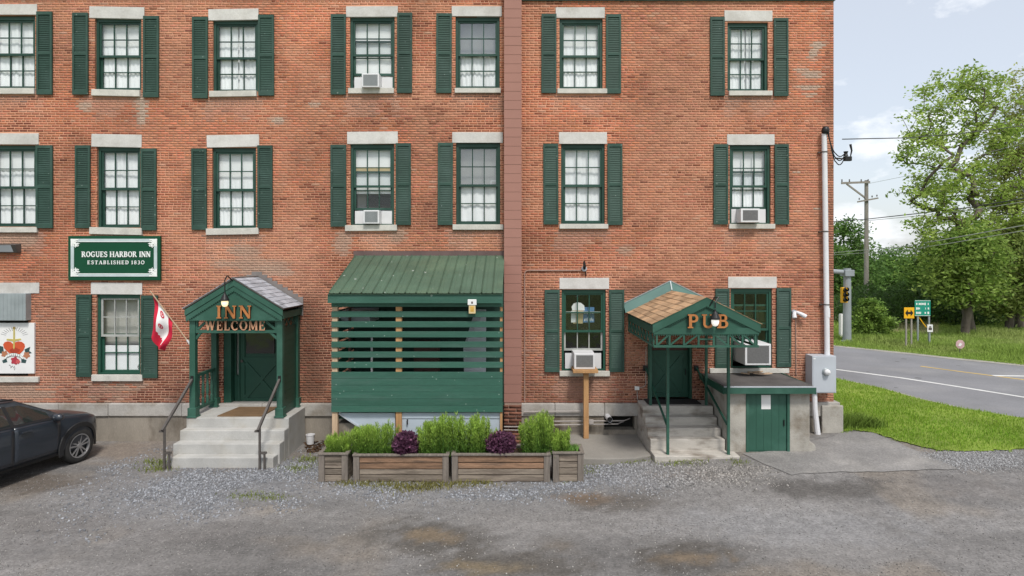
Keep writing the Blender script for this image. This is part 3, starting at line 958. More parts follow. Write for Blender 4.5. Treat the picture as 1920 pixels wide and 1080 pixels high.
# ---- bricks: each its own box; the clearest three hundred are parts, the rest one mass of real bricks
def stains(base, x, z):
    # cement patches near the top right corner
    for (px_, py_, rx_, rz_) in ((1535, 85, 14, 7), (1524, 102, 10, 9), (1520, 140, 20, 7), (1515, 163, 26, 4), (1500, 130, 14, 4), (1525, 178, 12, 3),
                                 (1497, 135, 5, 5), (1360, 395 + 900, 3, 3), (1494, 322, 5, 4), (1532, 395, 4, 5), (160, 200, 14, 10), (265, 210, 10, 30), (590, 195, 12, 5),
                                 (520, 225, 12, 5), (640, 455, 14, 22), (745, 440, 14, 14), (1170, 470, 12, 8), (470, 495, 70, 10), (490, 510, 55, 8), (120, 660, 14, 5),
                                 (240, 722, 45, 8), (30, 450, 40, 14), (50, 735, 50, 14), (15, 720, 18, 8), (455, 470, 30, 12)):
        q = np.hypot((x - WX(px_)) / (rx_ / 84 * 1.3), (z - WZ(py_)) / (rz_ / 84 * 1.3)) + (fbm(x, z, 3.1, 91) - 0.5) * 0.9
        k = (1 - sstep(0.6, 1.1, q))[:, None] * 0.8
        pale = np.array([0.415, 0.34, 0.27]) if py_ < 420 else np.array([0.37, 0.25, 0.185])
        base = base * (1 - k) + pale * k
    # soot and damp marks at porch and ground, darker brick left of the lean-to
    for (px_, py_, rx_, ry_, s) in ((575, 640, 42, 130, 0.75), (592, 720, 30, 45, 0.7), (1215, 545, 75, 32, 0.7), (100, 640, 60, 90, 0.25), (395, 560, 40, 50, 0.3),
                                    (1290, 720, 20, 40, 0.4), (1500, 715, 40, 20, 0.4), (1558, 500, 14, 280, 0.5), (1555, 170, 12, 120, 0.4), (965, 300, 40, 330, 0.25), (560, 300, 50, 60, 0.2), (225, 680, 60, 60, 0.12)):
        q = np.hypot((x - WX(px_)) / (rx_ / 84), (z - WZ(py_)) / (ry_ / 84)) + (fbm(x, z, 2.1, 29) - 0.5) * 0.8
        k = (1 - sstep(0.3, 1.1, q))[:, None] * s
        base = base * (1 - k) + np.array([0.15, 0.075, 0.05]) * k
    return base

CH, BL, JT = 0.0545, 0.181, 0.0150
def brick_colour(x, z):
    """fired-clay colour of one brick, with the wall's stains and darker patches"""
    n = len(x)
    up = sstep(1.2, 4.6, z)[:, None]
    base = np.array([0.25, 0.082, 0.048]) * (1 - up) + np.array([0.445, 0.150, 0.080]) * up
    n1 = fbm(x, z, 0.7, 3)[:, None]
    n2 = fbm(x, z, 0.35, 19)[:, None]
    n1 = np.clip((n1 - 0.5) * 1.9 + 0.5, 0, 1)
    base = base * (0.66 + 0.68 * n1)
    # pinkish / dusty zones against orange ones
    k = sstep(0.45, 0.68, n2)
    base = base * (1 - 0.5 * k) + np.array([0.43, 0.195, 0.125]) * 0.5 * k
    r = rng.random((n, 1))
    base = base * (0.80 + 0.40 * r)
    base = base * (1 + (rng.random((n, 3)) - 0.5) * np.array([0.10, 0.14, 0.16]))
    dk = rng.random((n, 1))
    streak = sstep(0.5, 0.75, fbm(x * 0.5, z * 3.2, 1.0, 37))[:, None]
    base = np.where(dk < 0.03 + 0.32 * streak, base * np.array([0.55, 0.47, 0.46]), base)
    base = np.where(dk > 0.985, base * 0.6 + np.array([0.22, 0.16, 0.12]), base)
    burnt = sstep(0.54, 0.72, fbm(x * 0.8, z * 1.3, 0.9, 161))[:, None] * (0.4 + 0.6 * rng.random((n, 1)))
    base = base * (1 - 0.42 * burnt)
    # mortar smeared over the faces, in patches
    sm = np.clip(sstep(0.38, 0.66, fbm(x, z, 0.9, 131)) * 0.9 + 0.15 * up[:, 0] - 0.1, 0, 1) * rng.random(n) ** 0.8
    base = base * (1 - 0.75 * sm[:, None]) + np.array([0.50, 0.25, 0.155]) * 0.75 * sm[:, None]
    # lime bloom below each sill, and beside the lintels
    for w in WIN:
        a, b, c, e = wrect(w['sill'])
        q = ((x > a - 0.12) & (x < b + 0.12) & (z < c) & (z > c - 0.55))
        k = q * sstep(0.35, 0.62, fbm(x * 2.0, z, 1.6, 61) + 0.30 * (1 - (c - z) / 0.55) - 0.12) * 0.42
        base = base * (1 - k[:, None]) + np.array([0.42, 0.295, 0.235]) * k[:, None]
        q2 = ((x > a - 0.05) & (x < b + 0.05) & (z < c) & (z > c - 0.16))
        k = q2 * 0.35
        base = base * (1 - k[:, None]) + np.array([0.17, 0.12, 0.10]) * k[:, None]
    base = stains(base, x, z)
    return np.clip(base, 0.02, 0.9)

wm = WALL_MB.mesh('wall', M['mortar'], fix=False)
wv = np.array(WALL_MB.v)
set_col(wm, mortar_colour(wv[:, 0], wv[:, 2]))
link('wall', wm, inn)

def subtract(segs, a, b):
    out = []
    for (s, e) in segs:
        if b <= s or a >= e:
            out.append((s, e))
            continue
        if a > s:
            out.append((s, a))
        if b < e:
            out.append((b, e))
    return out
CHX0, CHX1 = WX(945, 0.3), WX(978, 0.3)
bricks = []
nc = int((ZT - ZB) / CH)
for r in range(nc):
    z0, z1 = ZB + r * CH, ZB + r * CH + CH - JT
    segs = [(XL, XR)]
    for (a, b, c, e) in OPEN + SOLID:
        if z1 > c + 0.012 and z0 < e - 0.012:
            segs = subtract(segs, a, b)
    segs = subtract(segs, CHX0 + 0.03, CHX1 - 0.03)
    head = (r % 7 == 3)
    L_ = (BL / 2 + 0.001) if head else BL
    off = XL + (r % 2) * BL / 2 + (rng.random() - 0.5) * 0.03
    for (s, e) in segs:
        x = off + math.floor((s - off) / L_) * L_
        while x < e:
            a, b = max(x, s), min(x + L_ - JT, e)
            if b - a > 0.02:
                bricks.append((a, b, z0, z1))
            x += L_
bricks = np.array(bricks)
cxs, czs = (bricks[:, 0] + bricks[:, 1]) / 2, (bricks[:, 2] + bricks[:, 3]) / 2
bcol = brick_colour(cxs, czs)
# the 300 singled out: full bricks in the clear strips at eye height of the ground storey
full = np.abs((bricks[:, 1] - bricks[:, 0]) - (BL - JT)) < 0.002
zone = ((cxs > WX(70)) & (cxs < WX(143)) & (czs > 1.05) & (czs < 3.0)) | ((cxs > WX(560)) & (cxs < WX(620)) & (czs > 0.86) & (czs < 3.2)) | ((cxs > WX(982)) & (cxs < WX(1018)) & (czs > 0.86) & (czs < 3.6)) | \
       ((cxs > WX(75)) & (cxs < WX(345)) & (czs > 0.86) & (czs < 1.35))
cand = np.where(full & zone)[0]
pick = set(cand[np.argsort(-czs[cand] * 0 + rng.random(len(cand)))][:300].tolist())
rest = np.array([i for i in range(len(bricks)) if i not in pick])

def brick_verts(b, jit=True):
    n = len(b)
    d = -(0.0004 + 0.0014 * rng.random(n) ** 1.5)
    tl = (rng.random((n, 4)) - 0.5) * 0.0005
    x0, x1, z0, z1 = b.T
    jz = (rng.random(n) - 0.5) * 0.004
    z0, z1 = z0 + jz, z1 + jz
    yb = np.full(n, 0.02)
    P = [(x0, d + tl[:, 0], z0), (x1, d + tl[:, 1], z0), (x1, d + tl[:, 2], z1), (x0, d + tl[:, 3], z1), (x0, yb, z0), (x1, yb, z0), (x1, yb, z1), (x0, yb, z1)]
    return np.stack([np.stack(p, -1) for p in P], 1)
BF = np.array([(0, 1, 2, 3), (0, 4, 5, 1), (1, 5, 6, 2), (2, 6, 7, 3), (3, 7, 4, 0)])
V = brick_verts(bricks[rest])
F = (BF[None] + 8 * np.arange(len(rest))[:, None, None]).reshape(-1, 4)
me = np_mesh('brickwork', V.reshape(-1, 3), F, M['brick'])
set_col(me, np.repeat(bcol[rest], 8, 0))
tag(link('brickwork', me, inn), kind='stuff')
shared = {}
hl, hh_ = (BL - JT) / 2, (CH - JT) / 2
pick = sorted(pick)
order = np.argsort(bcol[pick].sum(1))
for rank, k in enumerate(order):
    i = pick[k]
    key = rank // 12                                # 25 shared meshes, one fired tone each
    if key not in shared:
        v = brick_verts(np.array([[-hl, hl, -hh_, hh_]]))
        me = np_mesh('brick', v.reshape(-1, 3), BF, M['brick'])
        set_col(me, np.repeat(bcol[i][None], 8, 0))
        shared[key] = me
    link('brick', shared[key], inn, (cxs[i], 0, czs[i]))

# ---- stone lintels and sills
unit_panes = MB().box(-0.5, 0.5, -0.5, 0.5, -0.5, 0.5).mesh('pane', M['glass'])
unit_panes_grey = MB().box(-0.5, 0.5, -0.5, 0.5, -0.5, 0.5).mesh('pane', M['glass_grey'])
def tilt_box(name, r, y0, y1, tilt, m, parent):
    a, b, c, e = r
    mb = MB().box(-(b - a) / 2, (b - a) / 2, y0, y1, -(e - c) / 2, (e - c) / 2)
    o = mb.build(name, m, parent, bevel=0.006)
    o.location = ((a + b) / 2, 0, (c + e) / 2)
    o.rotation_euler = (0, R(-tilt), 0)
    return o
for w in WIN:
    tilt_box('lintel', wrect(w['lin']), -0.016, 0.10, w['tilt'], M['stone'], inn)
    tilt_box('window_sill', wrect(w['sill']), -0.055, 0.12, w['stilt'], M['stone_sill'], inn)
tilt_box('lintel', wrect((-26, 74, 530, 550)), -0.016, 0.10, 0, M['stone'], inn)
tilt_box('window_sill', wrect((-26, 75, 706, 716)), -0.055, 0.12, 0, M['stone_sill'], inn)

# ---- shutters: one frame and one set of louvres shared by all
SWD, SHT = 0.345, 1.83
sf, sl, sp_ = MB(), MB(), MB()
sf.box(0, 0.042, 0, 0.036, 0, SHT).box(SWD - 0.042, SWD, 0, 0.036, 0, SHT)
sf.box(0.042, SWD - 0.042, 0.001, 0.035, 0, 0.10).box(0.042, SWD - 0.042, 0.001, 0.035, SHT - 0.07, SHT).box(0.042, SWD - 0.042, 0.001, 0.035, 0.88, 0.945)
for (a, b) in ((0.10, 0.88), (0.945, SHT - 0.07)):
    n = 20
    for i in range(n):
        zc = a + (i + 0.5) * (b - a) / n
        sl.add([(0.042, 0.010, zc - 0.021), (SWD - 0.042, 0.010, zc - 0.021), (SWD - 0.042, 0.028, zc + 0.021), (0.042, 0.028, zc + 0.021),
                (0.042, 0.014, zc - 0.024), (SWD - 0.042, 0.014, zc - 0.024), (SWD - 0.042, 0.032, zc + 0.018), (0.042, 0.032, zc + 0.018)],
               [(0, 1, 2, 3), (7, 6, 5, 4), (0, 4, 5, 1), (2, 6, 7, 3)])
    sl.box(0.042, SWD - 0.042, 0.0325, 0.0345, a, b)
sf_me, sl_me = sf.mesh('shutter', M['green_shutter']), sl.mesh('louvre_panel', M['green_shutter'])
for w in WIN:
    for k in ('ls', 'rs'):
        if w[k]:
            a, b, c, e = wrect(w[k])
            o = link('shutter', sf_me, inn, (a, -0.048 - 0.004 * rng.random(), c))
            o.scale = ((b - a) / SWD, 1, (e - c) / SHT)
            o.rotation_euler = (0, R((rng.random() - 0.5) * 0.5), 0)
            tag(link('louvre_panel', sl_me, o), kind='stuff')

# ---- sash windows
def sash_mesh(wd, ht, st, mu):
    mb = MB()
    mb.box(0, st, 0, 0.04, 0, ht).box(wd - st, wd, 0, 0.04, 0, ht)
    mb.box(st, wd - st, 0.001, 0.039, 0, st * 1.15).box(st, wd - st, 0.001, 0.039, ht - st * 0.9, ht)
    iw, ih0, ih1 = wd - 2 * st, st * 1.15, ht - st * 0.9
    for i in (1, 2):
        x = st + iw * i / 3
        mb.box(x - mu / 2, x + mu / 2, 0.004, 0.034, ih0, ih1)
    zc = (ih0 + ih1) / 2
    for i in range(3):
        a = st + iw * i / 3 + (mu / 2 if i else 0)
        b = st + iw * (i + 1) / 3 - (mu / 2 if i < 2 else 0)
        mb.box(a, b, 0.006, 0.032, zc - mu / 2, zc + mu / 2)
    pan = []
    for i in range(3):
        a = st + iw * i / 3 + (mu / 2 if i else 0)
        b = st + iw * (i + 1) / 3 - (mu / 2 if i < 2 else 0)
        pan.append((a, b, ih0, zc - mu / 2))
        pan.append((a, b, zc + mu / 2, ih1))
    return mb, pan

def curtain(x0, x1, z0, z1, y, parent, m, amp=0.022, n=16, name='curtain', ph=0.0, gap=None):
    cols = 5 * n
    v, f = [], []
    for i in range(cols + 1):
        u = i / cols
        x = x0 + (x1 - x0) * u
        for j in range(7):
            t = j / 6
            dy = amp * math.sin(u * n * 2 * math.pi + ph + 0.8 * math.sin(t * 3 + u * 5)) * (0.5 + 0.5 * t) + amp * 0.6 * math.sin(u * 11 + ph)
            v.append((x + amp * 0.5 * math.sin(t * 4 + u * 20 + ph), y + dy, z1 + (z0 - z1) * t))
    for i in range(cols):
        for j in range(6):
            a = i * 7 + j
            f.append((a, a + 7, a + 8, a + 1))
    mb = MB()
    mb.add(v, f)
    return mb.build(name, m, parent, smooth=True, fix=False)

M['sash_grey'] = mat('worn_pale_sash_paint', (0.36, 0.37, 0.35), 0.6, 0.15, 5)
for wi, w in enumerate(WIN):
    a, b, c, e = wrect(w['op'])
    ground_row = w['op'][2] > 500
    mframe = M['green_dark'] if ground_row else M['frame']
    fr = MB()
    t = 0.055
    fr.box(a + 0.002, a + t, 0.045, 0.17, c, e - 0.002).box(b - t, b - 0.002, 0.045, 0.17, c, e - 0.002)
    fr.box(a + t, b - t, 0.047, 0.168, e - 0.085, e - 0.002).box(a + t, b - t, 0.049, 0.168, c, c + 0.03)
    wnd = fr.build('window', mframe, inn)
    ia, ib, ic, ie = a + t, b - t, c + 0.03, e - 0.085
    mid = (ic + ie) / 2
    ht = mid - ic + 0.03
    st, mu = 0.043, 0.021
    if ground_row:
        st = 0.042
    for which in ('upper', 'lower'):
        mb, pan = sash_mesh(ib - ia - 0.004, ht, st, mu)
        y = 0.070 if which == 'upper' else 0.112
        z = mid - 0.015 if which == 'upper' else ic + 0.002 + w['up']
        if which == 'upper':
            z = ie - ht
        so = mb.build('sash', M['sash_grey'] if (w['kind'] == 'paper' and which == 'upper') or (w['kind'] == 'bar' and which == 'lower') else mframe, wnd)
        so.location = (ia + 0.002, y, z)
        for (p0, p1, q0, q1) in pan:
            grey = (w['kind'] in ('half', 'greyhalf') and which == 'upper')
            po = link('pane', unit_panes_grey if grey else unit_panes, wnd, (ia + 0.002 + (p0 + p1) / 2, y + 0.02, z + (q0 + q1) / 2))
            po.scale = (p1 - p0 + 0.008, 0.005, q1 - q0 + 0.008)
    k = w['kind']
    ph = wi * 1.7
    if k == 'curtain':
        sty = wi % 4
        cm, zt_, zb_ = (ia + ib) / 2, ie + 0.06, ic - 0.03
        if sty == 0:                 # two sheer panels drawn together
            curtain(cm - 0.005, ib + 0.1, zb_, zt_, 0.178, wnd, M['curtain'], 0.007, 6, ph=ph)
            curtain(ia - 0.1, cm + 0.01, zb_, zt_, 0.170, wnd, M['curtain'], 0.009, 5, ph=ph + 1)
        elif sty == 1:               # roller blind above, gathered half curtain below
            curtain(ia - 0.05, ib + 0.05, mid + 0.20, zt_, 0.180, wnd, M['blind'], 0.002, 2, 'blind', ph)
            curtain(ia - 0.06, ib + 0.06, zb_, mid + 0.22, 0.168, wnd, M['curtain'], 0.011, 11, ph=ph)
        elif sty == 2:               # panels left a hand's breadth apart
            curtain(cm + 0.025, ib + 0.1, zb_, zt_, 0.172, wnd, M['curtain'], 0.010, 5, ph=ph)
            curtain(ia - 0.1, cm - 0.02, zb_, zt_, 0.172, wnd, M['curtain'], 0.008, 6, ph=ph + 2)
            curtain(ia - 0.1, ib + 0.1, zb_, zt_, 0.21, wnd, M['blind'], 0.004, 3, 'lining', ph)
        else:                        # short blind, sheer panel
            curtain(ia - 0.05, ib + 0.05, mid + 0.40, zt_, 0.165, wnd, M['blind'], 0.002, 2, 'blind', ph)
            curtain(ia - 0.06, ib + 0.06, zb_, zt_, 0.182, wnd, M['curtain'], 0.009, 9, ph=ph)
    elif k == 'blind':
        curtain(ia - 0.05, ib + 0.05, ic - 0.03, ie + 0.06, 0.172, wnd, M['blind'], 0.004, 3, 'blind', ph)
    elif k == 'half':
        curtain(ia - 0.05, ib + 0.05, ic - 0.03, mid + 0.05, 0.176, wnd, M['curtain'], 0.014, 11, ph=ph)
        curtain(ia - 0.05, ib + 0.05, mid - 0.05, ie + 0.05, 0.24, wnd, M['grey_blind'], 0.003, 2, 'lining', ph)  # grey sheet added behind the panes for their pale sky reflection
        MB().add([(ia, 0.30, mid - 0.1), (ia + 0.62 * (ib - ia), 0.30, mid - 0.1), (ia + 0.62 * (ib - ia), 0.30, mid + 0.36), (ia, 0.30, mid + 0.26)], [(0, 1, 2, 3)]).build('blind', M['blind'], wnd)
    elif k == 'greyhalf':
        curtain(ia - 0.05, ib + 0.05, ic - 0.03, mid + 0.02, 0.176, wnd, M['curtain'], 0.010, 6, ph=ph)
        curtain(ia - 0.05, ib + 0.05, mid - 0.05, ie + 0.05, 0.24, wnd, M['grey_blind'], 0.003, 2, 'blind', ph)  # grey sheet in place of the sky reflected in the upper panes
        MB().box(ib - 0.17, ib - 0.02, 0.158, 0.17, mid + 0.10, mid + 0.125).box(ib - 0.17, ib - 0.145, 0.158, 0.17, mid + 0.02, mid + 0.0995).build('window_catch', M['white'], wnd)
    elif k == 'shelf':
        curtain(ia - 0.05, ib + 0.05, mid - 0.16, ie + 0.06, 0.172, wnd, M['blind'], 0.004, 3, 'blind', ph)
        MB().box(ia, ib, 0.158, 0.164, mid + 0.33, mid + 0.44).build('blind_valance', M['cream'], wnd)
        MB().box(ia + 0.20, ib - 0.06, 0.42, 0.47, ic + 0.42, mid - 0.17).build('dark_screen', M['black'], wnd)
        MB().box(ia - 0.05, ib + 0.05, 0.60, 0.62, ic, mid - 0.1).build('back_curtain', M['blind'], wnd)
    elif k == 'paper':
        curtain(ia - 0.05, ib + 0.05, mid - 0.03, ie + 0.06, 0.27, wnd, M['grey_blind'], 0.004, 3, 'blind', ph)
        curtain(ia - 0.05, ib + 0.05, mid - 0.24, mid - 0.03, 0.285, wnd, M['grey_blind'], 0.004, 3, 'blind', ph)
        MB().box(ia + 0.02, ib - 0.02, 0.158, 0.161, ic + 0.05, mid - 0.235).build('paper_sheet', M['blind'], wnd)
    elif k in ('bar', 'darkroom'):
        curtain(ia - 0.1, ib + 0.1, ic - 0.03, ie + 0.06, 0.9, wnd, M['dark'], 0.004, 3, 'blind', ph)  # dark sheet standing in for the unlit room, not a blind
# round alarm sticker in the window left of the inn porch
MB().lathe([(0.0, 0.0), (0.062, 0.0), (0.062, 0.002), (0.0, 0.0025)], (WX(255), 0.157, WZ(690)), 'y', 20).build('window_sticker', M['steel'], inn)
st2 = MB()
for dz in (0.02, -0.015):
    st2.box(WX(255) - 0.045, WX(255) + 0.045, 0.153, 0.1565, WZ(690) + dz - 0.005, WZ(690) + dz + 0.008)
st2.build('sticker_print', M['white'], inn)

# ---- stone base
X = XL
zt, zm = ZB - 0.004, 0.565
k = 0
segs = []
while X < XR + 0.1:
    ln = 0.9 + 0.9 * random.random()
    segs.append((X, min(X + ln, XR + 0.10)))
    X += ln
unit = MB().box(-0.5, 0.5, 0, 1, -0.5, 0.5)
for (a, b) in segs:
    if b - a < 0.05:
        continue
    if b < -12.2:
        continue
    top = zt + (0.03 if a > 5.9 else 0.0)
    o = MB().box(a + 0.004, b - 0.004, -0.09 - 0.012 * random.random(), 0.2, zm, top).build('foundation_stone', M['watertable'], inn, bevel=0.012)
fb = MB()
wall_with_holes(fb, XL, XR + 0.1, -0.3, zm - 0.002, [BASE_OPEN], -0.06)
fb.box(XL, XR + 0.1, 0.24, 0.3, -0.3, ZB - 0.01)
a, b, c, e = BASE_OPEN
fb.add([(a, -0.06, c), (a, 0.235, c), (a, 0.235, e), (a, -0.06, e)], [(0, 1, 2, 3)])
fb.add([(b, -0.06, c), (b, 0.235, c), (b, 0.235, e), (b, -0.06, e)], [(0, 1, 2, 3)])
fb.add([(a, -0.06, e), (b, -0.06, e), (b, 0.235, e), (a, 0.235, e)], [(0, 1, 2, 3)])
fb.add([(XR + 0.1, -0.06, -0.3), (XR + 0.1, 12, -0.3), (XR + 0.1, 12, ZB), (XR + 0.1, -0.06, ZB)], [(0, 1, 2, 3)])
fb.add([(XL, -0.06, zm - 0.002), (XR + 0.1, -0.06, zm - 0.002), (XR + 0.1, 0.24, zm - 0.002), (XL, 0.24, zm - 0.002)], [(0, 1, 2, 3)])
fb.build('foundation_wall', M['concrete_dark'], inn)
MB().box(a, b, 0.20, 0.238, c, e).build('basement_recess', M['dark'], inn)
# rough corner block under the meter
MB().box(WX(1535), XR + 0.14, -0.16, -0.095, -0.2, ZB - 0.03).build('corner_footing', M['concrete_old'], inn, bevel=0.02)

# ---- eaves trim along the right-hand section and the top
ct = MB()
ct.box(CHX1 + 0.01, XR + 0.02, -0.05, 0.10, 9.81, 9.995)
ct.build('eaves_board', M['green'], inn)
MB().box(XL, CHX0 - 0.01, -0.04, 0.10, 9.88, 9.995).build('eaves_board', M['green'], inn)

# ---- doors
def plank_door(x0, x1, z0, z1, y, parent, m, rails, brace, glass=None, name='door'):
    mb = MB().box(x0, x1, y, y + 0.04, z0, z1)
    d = mb.build(name, m, parent)
    sw = 0.10
    fr = MB()
    fr.box(x0, x0 + sw, y - 0.024, y - 0.001, z0, z1).box(x1 - sw, x1, y - 0.024, y - 0.001, z0, z1)
    for zr in rails:
        fr.box(x0 + sw, x1 - sw, y - 0.0235, y - 0.001, zr - sw / 2, zr + sw / 2)
    fr.build('door_rail', m, d)
    br = MB()
    for (p, q, o) in brace:
        br.beam((p[0], y - 0.012 - o, p[1]), (q[0], y - 0.012 - o, q[1]), 0.022, 0.085)
    br.build('door_brace', m, d)
    return d
# inn entrance: dark recess, sidelight, panelled door with glazed top and brace
ix0, ix1, iz0, iz1 = INN_DOOR
MB().box(ix0, ix0 + 0.16, 0.02, 0.27, iz0, iz1).build('door_jamb', M['green_dark'], inn)
dx0, dx1 = WX(444), WX(520)
dr = plank_door(dx0, dx1, iz0 + 0.01, iz1 - 0.35, 0.20, inn, M['green_dark'], [iz0 + 0.06, iz0 + 0.98, iz1 - 0.41],
                [((dx0 + 0.11, iz0 + 0.12), (dx1 - 0.11, iz0 + 0.92), 0.0), ((dx0 + 0.12, iz0 + 0.90), (dx1 - 0.12, iz0 + 0.14), -0.003)])
MB().box(dx0 + 0.13, dx1 - 0.13, 0.17, 0.199, iz0 + 1.12, iz1 - 0.52).build('door_glass', M['dark'], dr)
MB().box(dx0 + 0.13, dx1 - 0.13, 0.160, 0.163, iz0 + 1.12, iz1 - 0.52).build('door_pane', M['glass'], dr)
MB().lathe([(0.0, 0.0), (0.03, 0.0), (0.033, 0.02), (0.02, 0.04), (0.012, 0.06)], (dx0 + 0.05, 0.13, iz0 + 0.95), 'y', 12).build('door_knob', M['steel'], dr)
sd = MB()
sd.box(ix0 + 0.165, dx0 - 0.03, 0.18, 0.26, iz0, iz0 + 0.62).box(dx0 - 0.028, dx0 - 0.002, 0.15, 0.26, iz0, iz1)
sd.box(ix0 + 0.165, ix0 + 0.20, 0.185, 0.26, iz0 + 0.622, iz1)
sd.box(ix0 + 0.20, dx0 - 0.06, 0.176, 0.1795, iz0 + 0.10, iz0 + 0.50)
sl_ = sd.build('sidelight', M['green_dark'], inn)
MB().box(ix0 + 0.20, dx0 - 0.03, 0.20, 0.205, iz0 + 0.63, iz1 - 0.02).build('pane', M['glass'], sl_)
MB().box(ix0 + 0.20, dx0 - 0.03, 0.25, 0.255, iz0 + 0.63, iz1 - 0.02).build('side_curtain', M['grey_blind'], sl_)
MB().box(dx1, ix1, 0.15, 0.27, iz0, iz1).build('door_jamb', M['green_dark'], inn)
MB().box(dx0, dx1, 0.15, 0.27, iz1 - 0.34, iz1).build('transom', M['green_dark'], inn)
# pub entrance: double X-braced door
px0, px1, pz0, pz1 = PUB_DOOR
MB().box(px0, px0 + 0.05, 0.03, 0.27, pz0, pz1).build('door_jamb', M['green_dark'], inn)
MB().box(px1 - 0.05, px1, 0.03, 0.27, pz0, pz1).build('door_jamb', M['green_dark'], inn)
qx0, qx1, qz0, qz1 = px0 + 0.055, px1 - 0.055, pz0 + 0.015, pz1 - 0.17
pd = plank_door(qx0, qx1, qz0, qz1, 0.19, inn, M['green_dark'], [qz0 + 0.05, qz1 - 0.05],
                [((qx0 + 0.11, qz0 + 0.11), (qx1 - 0.11, qz1 - 0.11), 0.0), ((qx0 + 0.11, qz1 - 0.11), (qx1 - 0.11, qz0 + 0.11), -0.003)])
MB().tube([(qx1 - 0.06, 0.165, qz0 + 0.5), (qx1 - 0.06, 0.13, qz0 + 0.52), (qx1 - 0.06, 0.13, qz0 + 0.62), (qx1 - 0.06, 0.165, qz0 + 0.64)], 0.010, 6).build('door_handle', M['black'], pd)
M['maroon'] = mat('maroon_transom', (0.075, 0.035, 0.028), 0.6, 0.1, 3)
MB().box(qx0, qx1, 0.17, 0.25, qz1 + 0.005, pz1).build('transom', M['maroon'], inn)
MB().box(px0 - 0.02, px1 + 0.02, -0.03, 0.19, pz0 - 0.06, pz0).build('door_threshold', M['steel'], inn)

# ---- the chimney between the two wall sections
ch = thing('chimney', 'tall pink-brown painted block chimney running up the wall beside the metal roof', 'chimney', ((CHX0 + CHX1) / 2, -0.15, 0.0))
z = WZ(755, 0.3)
bh = 0.2
while z < ZT + 0.4:
    dcol = 0.94 + 0.12 * random.random()
    MB().box(CHX0 + 0.002 * random.random(), CHX1 - 0.002 * random.random(), -0.30 - 0.003 * random.random(), 0.03, z + 0.003, z + bh - 0.002).build('block', M['block'], ch, bevel=0.003)
    z += bh
MB().box(CHX0 + 0.012, CHX1 - 0.012, -0.288, 0.025, 0.0, ZT + 0.4).build('mortar_core', M['mortar_plain'], ch)
zc = 0.03
r = 0
while zc < WZ(755, 0.3) - 0.05:
    cut = [CHX0, (CHX0 + CHX1) / 2 + (0.08 if r % 2 else -0.08), CHX1]
    for (a, b) in ((cut[0], cut[1] - 0.012), (cut[1], cut[2])):
        v = brick_verts(np.array([[a, b, zc, zc + 0.062]]))
        v[:, :4, 1] -= 0.298
        me = np_mesh('brick', v.reshape(-1, 3), BF, M['brick'])
        set_col(me, np.repeat(np.array([[0.20, 0.085, 0.055]]) * (0.6 + 0.7 * random.random()), 8, 0))
        link('brick', me, ch)
    zc += 0.0765
    r += 1

